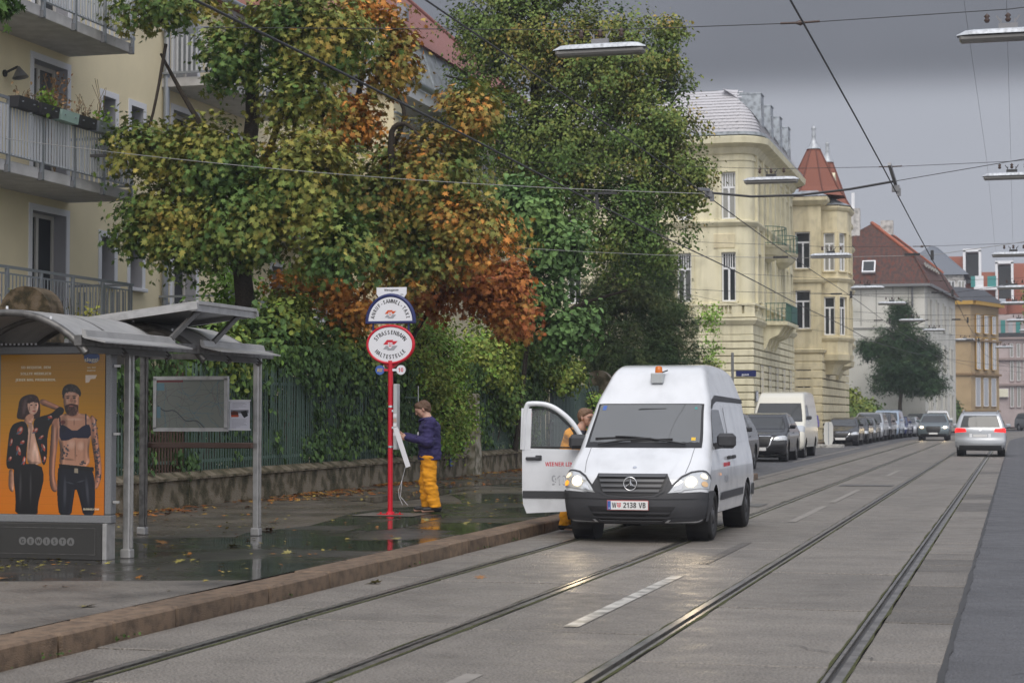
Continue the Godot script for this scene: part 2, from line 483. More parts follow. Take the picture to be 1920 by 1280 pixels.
const FLAT := Transform3D(Vector3(1, 0, 0), Vector3(0, 0, -1), Vector3(0, 1, 0), Vector3.ZERO)   # (x, -z) polygons lie on the ground
func bend(z): return 0.0 if z > -112.0 else 0.0016 * (z + 112.0) * (z + 112.0)
func sheet(called, poly, y, m, parent = self):
	var b = MB.new()
	var p = PackedVector2Array()
	for q in poly: p.append(Vector2(q[0], -q[1]))
	b.prism(p, FLAT.translated(Vector3(0, y, 0)), 0.0)
	return struct(called, b, m, parent)
func blob(cx, cz, rx, rz, sd, k = 28, rough = 0.3):
	var f = noise(sd, 0.8, 3)
	var out = []
	for i in k:
		var a = TAU * i / k
		var r = 1.0 + rough * 1.6 * f.get_noise_2d(cos(a) * 1.5, sin(a) * 1.5)
		out.append([cx + rx * r * cos(a), cz + rz * r * sin(a)])
	return out
func strip_along(x0, x1, z0, z1, y, step = 4.0):       # a flat band following the bend
	var b = MB.new()
	var n = ceili(absf(z1 - z0) / step)
	for i in n:
		var a = lerpf(z0, z1, float(i) / n); var e = lerpf(z0, z1, float(i + 1) / n)
		b.quad(Vector3(x0 + bend(a), y, a), Vector3(x1 + bend(a), y, a), Vector3(x1 + bend(e), y, e), Vector3(x0 + bend(e), y, e))
	return b
func leaf_shape(kind):
	var b = MB.new()
	var o = []
	if kind == "maple":
		for q in [[0, 0], [0.3, -0.12], [0.22, 0.12], [0.6, 0.22], [0.28, 0.36], [0.5, 0.72], [0.16, 0.54], [0.0, 1.05], [-0.16, 0.54], [-0.5, 0.72], [-0.28, 0.36], [-0.6, 0.22], [-0.22, 0.12], [-0.3, -0.12]]:
			o.append(Vector3(q[0], 0.1 * absf(q[0]) - 0.12 * q[1] * q[1], q[1] - 0.4))
		var ce = Vector3(0, 0.0, -0.1)
		for i in o.size(): b.tri(ce, o[(i + 1) % o.size()], o[i])
	elif kind == "oval":
		for q in [[0, 0], [0.3, 0.18], [0.36, 0.45], [0.2, 0.78], [0, 1.0], [-0.2, 0.78], [-0.36, 0.45], [-0.3, 0.18]]:
			o.append(Vector3(q[0], 0.2 * absf(q[0]) - 0.15 * q[1] * q[1], q[1] - 0.4))
		var ce = Vector3(0, -0.03, 0.05)
		for i in o.size(): b.tri(ce, o[(i + 1) % o.size()], o[i])
	else:
		for i in 5:
			var a = TAU * i / 5.0
			var d = Vector3(cos(a) * 0.5, 0.25 * sin(a * 2.0), sin(a) * 0.5 + 0.45)
			b.tri(Vector3(0.06, 0, 0.1), Vector3(-0.06, 0.03, 0.1), d)
	return b.mesh()
var LEAF := {}
func leaves(called, parent, xfs, cols, kind, m):
	var mm = MultiMesh.new()
	mm.transform_format = MultiMesh.TRANSFORM_3D
	mm.use_colors = true
	mm.mesh = LEAF[kind]
	mm.instance_count = xfs.size()
	for i in xfs.size():
		mm.set_instance_transform(i, xfs[i])
		mm.set_instance_color(i, cols[i])
	var o = MultiMeshInstance3D.new()
	o.multimesh = mm
	o.material_override = m
	o.name = numbered(called) if parent == self else called
	parent.add_child(o, true)
	return o
func rand_basis(size, tilt = 1.0):
	var b = Basis(Vector3.UP, rng.randf() * TAU)
	return b * Basis(Vector3.RIGHT, rng.randfn(0.0, 0.5) * tilt) * Basis(Vector3.BACK, rng.randfn(0.0, 0.5) * tilt) * Basis.from_scale(Vector3.ONE * size)

func ground():
	for k in ["maple", "oval", "needle"]: LEAF[k] = leaf_shape(k)
	sheet("ground", [[-400, 40], [400, 40], [400, -900], [-400, -900]], -0.06, M.road)
	struct("road", strip_along(-0.5, 9.0, 10, -300, -0.004), M.road)
	struct("parking_lane", strip_along(-12.6, -6.0, -46.5, -300, -0.008), M.road)
	struct("track_joint_filler", strip_along(-6.31, -0.5, -5, -104, -0.05), M.tar)
	# concrete slabs between and beside the rails
	var bed = tag(thing("tram_track_bed", "", ""), "", "", "", "structure")
	var strips = [[-6.3, -5.7], [-5.54, -4.24], [-4.08, -2.65], [-2.49, -1.2], [-1.04, -0.49]]
	for s in strips.size():
		var a = strips[s][0]; var e = strips[s][1]
		var z = -6.0 - 0.9 * s
		while z > -100.0:
			var l = 3.0 if s < 4 else [1.6, 2.4, 0.9, 3.1][rng.randi() % 4]
			if s == 1 or s == 3: l = 3.6
			var b = MB.new()
			b.box(Vector3.ZERO, Vector3(e - a - 0.006, 0.12, l - 0.055), Basis(), 0.006)
			var w = rng.randf()
			var k = 0 if w < 0.5 else (1 if w < 0.7 else 2)
			if s == 4 and rng.randf() < 0.35: k = 3
			var o = obj("concrete_slab", b, M.slab[k], bed, Transform3D(Basis.from_euler(Vector3(rng.randfn(0, 0.0006), 0, rng.randfn(0, 0.0012))), Vector3((a + e) / 2, -0.06 + rng.randfn(0, 0.0012), z - l / 2)))
			z -= l
		obj("concrete_surface", strip_along(a, e, z, -300, 0.0), M.slab[0], bed)
	obj("concrete_surface", strip_along(-6.55, -6.31, -46.8, -300, 0.002), M.slab[1], bed)
	# grooved tram rails
	var rl = ["tram rail running closest along the brown kerb stones", "tram rail passing under the driver's side of the white van", "tram rail right of the white centre dashes, glinting in the headlights", "tram rail beside the smooth asphalt lane, under the silver car"]
	var rx = [-5.62, -4.16, -2.57, -1.12]
	for i in 4:
		var t = thing("tram_rail", rl[i], "rail", Vector3.ZERO, 0.0, "grooved rails of the two tram tracks")
		var g = 1.0 if i % 2 == 0 else -1.0
		var parts = [["rail_head", -0.065, -0.008, 0.008, M.rail], ["groove", -0.008, 0.036, -0.02, M.rail_dark], ["guard_lip", 0.036, 0.062, 0.005, M.rail]]
		for p in parts:
			var x0 = rx[i] + minf(p[1] * g, p[2] * g); var x1 = rx[i] + maxf(p[1] * g, p[2] * g)
			var b = strip_along(x0, x1, -5, -260, p[3], 8.0)
			if p[3] > 0.0:
				var n = 32
				for k in n:
					var z0 = lerpf(-5.0, -260.0, float(k) / n); var z1 = lerpf(-5.0, -260.0, float(k + 1) / n)
					for xx in [[x0, -1], [x1, 1]]:
						var q = [Vector3(xx[0] + bend(z0), -0.05, z0), Vector3(xx[0] + bend(z1), -0.05, z1), Vector3(xx[0] + bend(z1), p[3], z1), Vector3(xx[0] + bend(z0), p[3], z0)]
						if xx[1] > 0: b.quad(q[0], q[1], q[2], q[3])
						else: b.quad(q[3], q[2], q[1], q[0])
			obj(p[0], b, p[4], t)
		# moss in the joints
		var mo = MB.new()
		var f = noise(40 + i, 0.9, 4)
		for sd in [-1.0, 1.0]:
			var zz = -5.0
			while zz > -120.0:
				var w0 = clampf(0.016 + 0.03 * f.get_noise_2d(zz, sd * 9.0), 0.004, 0.04); var w1 = clampf(0.016 + 0.03 * f.get_noise_2d(zz - 0.25, sd * 9.0), 0.004, 0.04)
				var xa = rx[i] + sd * 0.066
				if w0 + w1 > 0.006:
					var q = [Vector3(xa, 0.009, zz), Vector3(xa + sd * w0, 0.004, zz), Vector3(xa + sd * w1, 0.004, zz - 0.25), Vector3(xa, 0.009, zz - 0.25)]
					if sd > 0: mo.quad(q[0], q[1], q[2], q[3])
					else: mo.quad(q[3], q[2], q[1], q[0])
				zz -= 0.25
		tag(obj("joint_moss", mo, M.moss, t), "", "", "", "stuff")
	for d in [[-3.33, -7.0, -11.4, M.paint_worn], [-3.35, -14.1, -18.8, M.paint_white], [-3.35, -20.4, -23.9, M.slab[3]], [-3.33, -28.6, -33.6, M.paint_worn], [-3.33, -35.0, -41.0, M.paint_worn], [-3.33, -50.0, -55.0, M.paint_worn]]:
		struct("lane_marking", strip_along(d[0] - 0.062, d[0] + 0.062, d[1], d[2], 0.006, 1.0), d[3])
	for d in [[-7.4, -64.0, -92.0], [-7.2, -94.0, -110.0]]:
		struct("lane_marking", strip_along(d[0] - 0.06, d[0] + 0.06, d[1], d[2], -0.003), M.paint_worn)
	sheet("lane_marking", [[-7.2, -47.6], [-6.8, -47.6], [-6.8, -48.6], [-7.2, -48.6]], -0.003, M.paint_white)
	# pavement
	sheet("pavement", [[-6.7, 0], [-6.7, -47], [-9.9, -47], [-9.9, -78], [-13.2, -78], [-40, -78], [-40, 0]], 0.14, M.walk_damp)
	var wet = [[-6.7, -15.3], [-6.7, -46.8]]
	for i in 16: wet.append([-9.5 - 0.5 * sin(i * 1.7) - 0.25 * sin(i * 4.1) - (1.2 if i < 6 else 0.0) , -46.0 + 1.6 * i])
	wet.append_array([[-9.25, -21.2], [-10.9, -20.3], [-11.3, -17.0], [-11.0, -14.6]])
	sheet("pavement_wet_asphalt", wet, 0.144, M.walk_wet)
	for q in [[-10.7, -33.0, 0.5, 3.0, 3], [-11.2, -38.5, 0.45, 2.4, 4], [-8.2, -24.5, 0.3, 1.9, 5]]:
		sheet("puddle", blob(q[0], q[1], q[2], q[3], q[4]), 0.148, M.puddle)
	sheet("pavement_patch", [[-6.7, -2], [-6.7, -15.7], [-9.0, -14.95], [-40, -14.5], [-40, -2]], 0.148, M.walk_dry)
	sheet("pavement_patch", [[-9.5, -26.0], [-8.55, -26.0], [-8.55, -26.95], [-9.5, -26.95]], 0.149, M.walk_dry)
	sheet("far_pavement", [[-9.9, -90], [-9.9, -118], [-60, -118], [-60, -90]], 0.12, M.walk_damp)
	struct("far_pavement", strip_along(-12.6, -9.9, -118, -300, 0.12), M.walk_damp)
	for q in [[-4.95, -33.0, 1.1, 1.1], [-3.35, -43.0, 1.2, 0.8]]:
		sheet("road_patch", [[q[0] - q[2] / 2, q[1]], [q[0] + q[2] / 2, q[1]], [q[0] + q[2] / 2, q[1] - q[3]], [q[0] - q[2] / 2, q[1] - q[3]]], 0.012, M.road_patch)
	var seam = MB.new()
	var sf = noise(55, 1.1, 3)
	for i in 260:
		var za = -8.0 - i * 0.3; var zb = za - 0.3
		var wa = 0.018 + 0.02 * sf.get_noise_1d(za); var wb = 0.018 + 0.02 * sf.get_noise_1d(zb)
		var xa = -0.475 + 0.012 * sf.get_noise_2d(za, 5.0); var xb = -0.475 + 0.012 * sf.get_noise_2d(zb, 5.0)
		seam.quad(Vector3(xa - wa, 0.004, za), Vector3(xa + wa, 0.004, za), Vector3(xb + wb, 0.004, zb), Vector3(xb - wb, 0.004, zb))
	struct("tar_seam", seam, M.tar)
	for q in [[0.05, -11.6, 0.5, 71], [-0.05, -12.3, -0.9, 72], [1.2, -16.0, 0.4, 73], [0.4, -24.0, 0.7, 74], [-1.6, -13.4, 0.2, 75], [-8.6, -12.9, 1.3, 76]]:
		var ck = MB.new()
		var cf = noise(q[3], 2.2, 3)
		var p = Vector3(q[0], 0.002 if q[0] > -0.4 else (0.0095 if q[0] > -6 else 0.1515), q[1])
		var a = q[2]
		for i in 18:
			a += 1.1 * cf.get_noise_1d(i * 0.7)
			var e = p + Vector3(cos(a), 0, sin(a)) * 0.055
			var w = Vector3(-sin(a), 0, cos(a)) * 0.005
			ck.quad(p + w, e + w, e - w, p - w)
			p = e
		struct("crack", ck, M.tar)
	# kerb stones
	var kb = tag(thing("kerb", "", ""), "", "", "", "structure")
	var z = -5.0
	var lens = [1.25, 1.5, 1.05, 0.8, 1.4]
	var km = {}
	while z > -46.5:
		var l = lens[rng.randi() % 5]
		if not km.has(l):
			var b = MB.new()
			b.box(Vector3.ZERO, Vector3(0.39, 0.34, l - 0.026), Basis(), 0.02)
			km[l] = b.mesh()
		obj("kerb_stone", km[l], M.kerb[rng.randi() % 3], kb, Transform3D(Basis.from_euler(Vector3(0, rng.randfn(0, 0.004), 0.02 + rng.randfn(0, 0.008))), Vector3(-6.52 + rng.randfn(0, 0.008), -0.022 + rng.randfn(0, 0.004), z - l / 2)))
		z -= l
	for r in [[Vector3(-6.6, -0.03, -47.0), Vector3(-9.9, -0.03, -47.0)], [Vector3(-9.9, -0.03, -47.0), Vector3(-9.9, -0.03, -78.0)], [Vector3(-9.9, -0.03, -78.0), Vector3(-30, -0.03, -78.0)], [Vector3(-30, -0.05, -90), Vector3(-9.9, -0.05, -90)], [Vector3(-9.9, -0.05, -90), Vector3(-9.9, -0.05, -160)]]:
		var b = MB.new()
		b.bar(r[0], r[1], 0.3, 0.36)
		obj("kerb_stone", b, M.kerb[0], kb)
	# weeds at the kerb foot
	var xs = []; var cs = []
	for i in 70:
		var c = [-10.6, -12.4, -15.6, -19.4, -21.8, -23.2, -11.3, -27.5][rng.randi() % 8]
		var zz = c + rng.randfn(0, 0.16)
		xs.append(Transform3D(rand_basis(rng.randf_range(0.018, 0.036), 1.5), Vector3(-6.3 + rng.randf() * 0.06, 0.02 + rng.randf() * 0.04 * exp(-absf(zz - c) * 4.0), zz)))
		cs.append(Color(0.05, 0.085, 0.022) * rng.randf_range(0.6, 1.6))
	tag(leaves("weeds", self, xs, cs, "oval", M.leaf), "green weeds sprouting at the foot of the kerb", "weeds", "", "stuff")
	# fallen leaves
	xs = []; cs = []
	var f2 = noise(77, 0.35, 3)
	for i in 5200:
		var zz = rng.randf_range(-14.0, -60.0)
		var d = absf(rng.randfn(0, 0.38)) + 0.03
		var k = f2.get_noise_2d(zz, 0.0)
		if rng.randf() > 0.42 + 1.3 * k: continue
		if zz < -38.0 and zz > -44.0 or zz < -30.0 and zz > -35.0: d *= 1.9
		xs.append(Transform3D(rand_basis(rng.randf_range(0.05, 0.12), 0.35), Vector3(-12.98 + d, 0.165, zz)))
		cs.append([Color(0.3, 0.11, 0.025), Color(0.22, 0.075, 0.02), Color(0.33, 0.2, 0.05), Color(0.14, 0.07, 0.03)][rng.randi() % 4] * rng.randf_range(0.6, 1.2))
	for i in 420:
		xs.append(Transform3D(rand_basis(rng.randf_range(0.03, 0.075), 0.3), Vector3(rng.randf_range(-12.5, -6.9), 0.158, rng.randf_range(-14.5, -40))))
		cs.append([Color(0.3, 0.24, 0.06), Color(0.18, 0.16, 0.05), Color(0.3, 0.13, 0.03)][rng.randi() % 3] * rng.randf_range(0.6, 1.2))
	for i in 160:
		xs.append(Transform3D(rand_basis(rng.randf_range(0.03, 0.07), 0.3), Vector3(rng.randfn(-10.0, 0.7), 0.158, rng.randfn(-16.6, 0.6))))
		cs.append([Color(0.32, 0.28, 0.06), Color(0.2, 0.18, 0.05)][rng.randi() % 2] * rng.randf_range(0.6, 1.2))
	tag(leaves("leaf_litter", self, xs, cs, "maple", M.leaf), "drift of brown and orange fallen leaves along the garden wall", "leaf litter", "", "stuff")
	var i2 = 0
	var where = ["brown fallen leaf in the puddle under the far end of the shelter", "yellow fallen leaf on the wet asphalt between the two front shelter posts", "yellow fallen leaf in front of the near shelter post", "yellow-green fallen leaf on the wet asphalt halfway to the kerb", "small yellow leaf lying close to the kerb stones", "brown fallen leaf under the map in the shelter", "brown fallen leaf on the dry pavement before the poster case", "yellow leaf lying on the dry pavement near the lower left corner", "small yellow leaf at the far left of the dry pavement", "yellow leaf at the kerb edge of the dry pavement", "yellow leaf at the foot of the poster case", "yellow leaf at the kerb before the tram stop pole", "yellow leaf on the wet asphalt right of the man's feet", "brown fallen leaf left of the tram stop pole", "brown fallen leaf on the road slab between the left rails", "yellow leaf lying on the road just below the kerb", "yellow leaf on the wet asphalt before the red pole", "yellow leaf at the kerb left of the open van door"]
	for q in [[-9.35, -22.5, 1], [-8.55, -19.6, 0], [-8.2, -17.4, 0], [-7.6, -18.8, 0], [-7.2, -21.2, 0], [-9.6, -19.9, 1], [-8.9, -15.2, 1], [-8.4, -13.0, 0], [-9.3, -12.2, 0], [-7.0, -13.2, 0], [-10.1, -17.0, 0], [-7.3, -24.6, 0], [-7.8, -28.0, 0], [-9.9, -24.0, 1], [-5.2, -18.0, 1], [-6.05, -17.2, 0], [-8.1, -25.2, 0], [-7.05, -29.2, 0]]:
		var at = Vector3(q[0], 0.162 if q[0] < -6.5 else 0.016, q[1])
		var o = MeshInstance3D.new()
		o.mesh = LEAF.maple
		o.material_override = [M.leaf_yellow, M.leaf_brown][q[2]]
		o.name = numbered("fallen_leaf")
		var spot = where[i2]
		add_child(o)
		o.transform = Transform3D(rand_basis(rng.randf_range(0.11, 0.19), 0.25), at)
		tag(o, spot, "leaf", ["yellow fallen leaves", "brown fallen leaves"][q[2]])
		i2 += 1

func garden_edge():
	var w = thing("garden_wall", "low stained concrete garden wall carrying the green picket fence", "wall")
	var z = -6.0
	while z > -76.5:
		var l = minf(4.4, z + 76.8)
		var b = MB.new()
		b.box(Vector3(-13.22, 0.33, z - l / 2), Vector3(0.4, 0.5, l - 0.02), Basis(), 0.015)
		obj("wall_panel", b, M.garden_wall, w)
		var cpg = MB.new()
		var pr = [Vector2(-13.46, 0.58), Vector2(-12.97, 0.58), Vector2(-12.97, 0.62), Vector2(-13.12, 0.7), Vector2(-13.32, 0.7), Vector2(-13.46, 0.62)]
		cpg.prism(pr, Transform3D(Basis(), Vector3(0, 0, z - l + 0.01)), l - 0.02)
		obj("coping_stone", cpg, M.garden_wall, w)
		z -= l
	var f = thing("picket_fence", "dark green iron picket fence on the low wall, overgrown with ivy", "fence")
	var pk = MB.new()
	pk.box(Vector3(0, 0.86, 0), Vector3(0.02, 1.72, 0.024))
	pk.prism([Vector2(-0.012, 0), Vector2(0.012, 0), Vector2(0, 0.07)], Transform3D(Basis(Vector3.UP, PI / 2), Vector3(-0.006, 1.72, 0)), 0.012)
	var pm = pk.mesh()
	z = -25.2
	for i in 290:
		obj("picket", pm, M.fence_rust if z > -28.2 and z < -26.6 else M.fence, f, Transform3D(Basis.from_euler(Vector3(rng.randfn(0, 0.006), 0, rng.randfn(0, 0.006))), Vector3(-13.2, 0.7, z)))
		z -= 0.108
	for y in [0.86, 2.2]:
		unit("fence_rail", M.fence, f, Vector3(-13.225, y, -41), Vector3(0.035, 0.05, 32))
	for k in 9:
		unit("fence_post", M.fence, f, Vector3(-13.27, 1.5, -25.1 - k * 3.9), Vector3(0.06, 1.8, 0.06))
	var b = MB.new()
	b.box(Vector3(0, 1.0, 0), Vector3(0.3, 2.0, 0.34), Basis(), 0.02)
	var p = thing("concrete_pillar", "pale stained concrete pillar breaking the garden wall, half hidden by leaves", "pillar", Vector3(-13.02, 0.14, -44.3))
	obj("shaft", b, M.concrete, p)
	b = MB.new()
	b.prism([Vector2(-0.5, 0), Vector2(0.3, 0), Vector2(0.17, 1.1), Vector2(-0.17, 1.1)], Transform3D(Basis(Vector3.UP, PI / 2), Vector3(-0.1, 0, 0)), 0.28)
	obj("buttress", b, M.concrete, p)
	for q in [[-13.3, -23.4, "round-topped brown stone gate pier rising behind the tram shelter roof", 3.42, 0.4, M.stone_brown], [-13.1, -59.2, "round-topped grey stone gate pier beyond the open van door", 3.05, 0.45, M.garden_wall]]:
		var poly = [Vector2(-q[4], 0), Vector2(q[4], 0)]
		for i in 13:
			var a = PI * i / 12.0
			poly.append(Vector2(q[4] * cos(a), q[3] - 0.14 - q[4] + q[4] * sin(a)))
		b = MB.new()
		b.prism(poly, Transform3D(Basis(), Vector3(0, 0, -0.2)), 0.4)
		var g = tag(obj("gate_pier", b, q[5], self, Transform3D(Basis(), Vector3(q[0], 0.14, q[1]))), q[2], "gate pier")
	var ga = thing("metal_gate", "grey green barred metal gate beside the grey gate pier", "gate", Vector3(-13.0, 0.14, -55.6))
	var bars = MB.new()
	bars.box(Vector3(0, 1.25, 0), Vector3(0.02, 2.3, 0.05))
	var bm = bars.mesh()
	for i in 34: obj("gate_bar", bm, M.gate, ga, Transform3D(Basis(), Vector3(0, 0, 2.9 - i * 0.178)))
	for y in [0.25, 1.3, 2.25]: unit("gate_rail", M.gate, ga, Vector3(-0.03, y, 0), Vector3(0.04, 0.07, 6.2))
	unit("backing_sheet", M.gate_sheet, ga, Vector3(-0.08, 1.25, 0), Vector3(0.01, 2.2, 6.2))
	b = MB.new()
	b.box(Vector3.ZERO, Vector3(0.012, 0.5, 0.34), Basis(), 0.004)
	var nb = thing("notice_board", "small white notice fixed to the fence behind the man's head", "notice", Vector3(-12.66, 2.0, -38.9), 0.3)
	obj("board", b, M.paper, nb)
	unit("bracket", M.fence, nb, Vector3(-0.15, 0, 0), Vector3(0.28, 0.03, 0.03))
	for q in [[-12.99, -40.6, M.amber, "yellow"], [-12.99, -42.4, M.tag_blue, "blue"], [-12.99, -49.5, M.tag_blue, "blue"]]:
		unit("x", q[2], self, Vector3(q[0] + 0.012, 0.5, q[1]), Vector3(0.02, 0.2, 0.14)).name = numbered("marker_plate")
		tag(get_child(-1), "small %s marker plate on the garden wall %s" % [q[3], "behind the man's jacket hem" if q[3] == "yellow" else ("just left of the concrete pillar" if q[1] > -45 else "right of the concrete pillar")], "plate")

func house(called, label, at, group = ""):
	var o = thing(called, label, "building", at, 0.0, group)
	base_of[o] = at
	return o
func wall(parent, called, o, u, w, h, holes, m):
	var xs = [0.0, w]; var ys = [0.0, h]
	for q in holes:
		for x in [q[0], q[0] + q[2]]: if not xs.has(x): xs.append(x)
		for y in [q[1], q[1] + q[3]]: if not ys.has(y): ys.append(y)
	xs.sort(); ys.sort()
	var b = MB.new()
	for i in xs.size() - 1:
		for j in ys.size() - 1:
			var cx = (xs[i] + xs[i + 1]) / 2; var cy = (ys[j] + ys[j + 1]) / 2
			var solid = true
			for q in holes:
				if cx > q[0] and cx < q[0] + q[2] and cy > q[1] and cy < q[1] + q[3]: solid = false
			if solid:
				var f = func(x, y): return o + u * x + Vector3.UP * y
				b.quad(f.call(xs[i], ys[j]), f.call(xs[i + 1], ys[j]), f.call(xs[i + 1], ys[j + 1]), f.call(xs[i], ys[j + 1]))
	return obj(called, b, m, parent)
# a window set into a hole of the wall: frame, reveal, panes, surround, sill
func window(parent, o, u, w, h, d, st = {}):
	var n = u.cross(Vector3.UP)
	var B = Basis(u, Vector3.UP, n)
	var at = func(x, y, z): return o + u * x + Vector3.UP * y + n * z
	var fw = st.get("fw", 0.06)
	var cols = st.get("cols", 2)
	var tr = st.get("transom", 0.0)
	var f = MB.new()
	f.box(at.call(w / 2, fw / 2, -d), Vector3(w, fw, 0.06), B); f.box(at.call(w / 2, h - fw / 2, -d), Vector3(w, fw, 0.06), B)
	for x in [fw / 2, w - fw / 2]: f.box(at.call(x, h / 2, -d), Vector3(fw, h - 2 * fw, 0.06), B)
	var top = h - fw
	if tr > 0.0:
		top = h * tr
		f.box(at.call(w / 2, top + fw / 2, -d), Vector3(w - 2 * fw, fw * 1.3, 0.07), B)
		var k = st.get("bars", 0)
		for i in k: f.box(at.call(fw + (w - 2 * fw) * (i + 1.0) / (k + 1), (top + h) / 2, -d), Vector3(fw * 0.55, h - top - fw, 0.05), B)
	for i in range(1, cols): f.box(at.call(w * i / cols, (fw + top) / 2, -d), Vector3(fw * 1.25, top - fw, 0.065), B)
	var win = obj("window", f, st.get("frame", M.window_frame), parent)
	var pm = st.get("pane", [M.pane, M.pane_mid, M.pane, M.pane_curtain, M.pane][int(absf(o.x * 7.3 + o.y * 3.1 + o.z * 5.7)) % 5])
	for i in cols:
		var x0 = w * i / cols; var x1 = w * (i + 1) / cols
		var p = MB.new()
		p.box(at.call((x0 + x1) / 2, (fw + top) / 2, -d - 0.01), Vector3(x1 - x0 - fw * 0.8, top - fw * 0.8, 0.012), B)
		obj("pane", p, pm, win)
	if tr > 0.0:
		var p = MB.new()
		p.box(at.call(w / 2, (top + h) / 2, -d - 0.01), Vector3(w - fw, h - top, 0.012), B)
		obj("pane", p, pm, win)
	var r = MB.new()
	var e = d + 0.2
	r.quad(at.call(0, 0, 0), at.call(w, 0, 0), at.call(w, 0, -e), at.call(0, 0, -e))
	r.quad(at.call(0, h, -e), at.call(w, h, -e), at.call(w, h, 0), at.call(0, h, 0))
	r.quad(at.call(0, 0, 0), at.call(0, 0, -e), at.call(0, h, -e), at.call(0, h, 0))
	r.quad(at.call(w, 0, -e), at.call(w, 0, 0), at.call(w, h, 0), at.call(w, h, -e))
	r.quad(at.call(0, 0, -e), at.call(w, 0, -e), at.call(w, h, -e), at.call(0, h, -e))
	obj("reveal", r, st.get("reveal", M.white_trim), win)
	var sw = st.get("surround", 0.0)
	if sw > 0.0:
		var s = MB.new()
		var th = st.get("proud", 0.03)
		s.box(at.call(w / 2, h + sw / 2, th / 2 - 0.005), Vector3(w + 2 * sw, sw, th + 0.01), B)
		for x in [-sw / 2, w + sw / 2]: s.box(at.call(x, h / 2, th / 2 - 0.005), Vector3(sw, h, th + 0.01), B)
		obj("surround", s, st.get("trim", M.white_trim), win)
	if st.get("sill", true):
		var s = MB.new()
		s.box(at.call(w / 2, -0.04, 0.05), Vector3(w + 0.16, 0.08, 0.14), B, 0.01)
		obj("sill", s, st.get("trim", M.white_trim), win)
	return win
# an extruded band along a plan path of Vector2(x, z), with a profile of Vector2(out, y)
func band(path, prof):
	var b = MB.new()
	var rows = []
	for i in path.size():
		var p = path[i]
		var d0 = (path[i] - path[maxi(i - 1, 0)]).normalized() if i > 0 else (path[1] - path[0]).normalized()
		var d1 = (path[mini(i + 1, path.size() - 1)] - path[i]).normalized() if i < path.size() - 1 else d0
		var n0 = Vector2(-d0.y, d0.x); var n1 = Vector2(-d1.y, d1.x)
		var nn = (n0 + n1).normalized()
		var k = 1.0 / maxf(nn.dot(n0), 0.3)
		var row = []
		for q in prof: row.append(Vector3(p.x + nn.x * q.x * k, q.y, p.y + nn.y * q.x * k))
		rows.append(row)
	for i in rows.size() - 1:
		for j in prof.size() - 1:
			b.quad(rows[i][j], rows[i + 1][j], rows[i + 1][j + 1], rows[i][j + 1])
	for e in [0, rows.size() - 1]:
		var r = rows[e]
		for j in range(1, r.size() - 1):
			if e == 0: b.tri(r[0], r[j], r[j + 1])
			else: b.tri(r[0], r[j + 1], r[j])
	return b

const AWAY := Vector3(0, 0, -1)
const ACROSS := Vector3(1, 0, 0)
func balcony(h, y0, z0, z1, xw, xo, bar_m, bar_w, gap, slab_m, bars_from):
	var b = MB.new()
	b.box(Vector3((xw + xo) / 2, y0 - 0.105, (z0 + z1) / 2), Vector3(xo - xw, 0.21, absf(z1 - z0)), Basis(), 0.01)
	var bal = obj("balcony", b, slab_m, h)
	var xr = xo + 0.05
	var L = absf(z1 - z0) + 0.1
	var r = MB.new()
	r.box(Vector3(xr, y0 + 1.1, (z0 + z1) / 2), Vector3(0.05, 0.05, L)); r.box(Vector3(xr, y0 + 0.1, (z0 + z1) / 2), Vector3(0.03, 0.05, L))
	r.box(Vector3(xr, y0 + 0.98, (z0 + z1) / 2), Vector3(0.02, 0.03, L))
	for ze in [z1 - 0.05, z0 + 0.05]:
		for y in [1.1, 0.1]: r.box(Vector3((xw + xr) / 2, y0 + y, ze), Vector3(xr - xw, 0.05, 0.04))
	obj("handrail", r, M.galv, bal)
	var z = z1 + 0.05
	while z < z0:
		unit("post", M.galv, bal, Vector3(xr, y0 + 0.45, z), Vector3(0.06, 1.32, 0.06))
		unit("bracket", M.galv_dark, bal, Vector3(xr - 0.03, y0 - 0.16, z), Vector3(0.1, 0.14, 0.1))
		z += 1.2
	var bar = MB.new()
	bar.box(Vector3(0, 0.53, 0), Vector3(0.012, 0.88, bar_w))
	var bm = bar.mesh()
	z = z1 + 0.06
	while z < bars_from:
		obj("bar", bm, bar_m, bal, Transform3D(Basis(), Vector3(xr + 0.02, y0, z)))
		z += gap
	var x = xr - 0.08
	while x > xw + 0.05:
		for ze in [z1 - 0.05, z0 + 0.05]: obj("bar", bm, bar_m, bal, Transform3D(Basis(Vector3.UP, PI / 2), Vector3(x, y0, ze)))
		x -= gap
	return bal
func gable(h, x0, x1, z0, z1, y0, y1, m, over = 0.4):      # ridge along z
	var xm = (x0 + x1) / 2
	var b = MB.new()
	var A = Vector3(x0 - over, y0, z0); var B = Vector3(x1 + over, y0, z0); var C = Vector3(xm, y1, z0)
	var D = Vector3(x0 - over, y0, z1); var E = Vector3(x1 + over, y0, z1); var F = Vector3(xm, y1, z1)
	b.quad(B, E, F, C); b.quad(D, A, C, F); b.tri(A, B, C); b.tri(E, D, F); b.quad(A, D, E, B)
	return obj("roof", b, m, h)

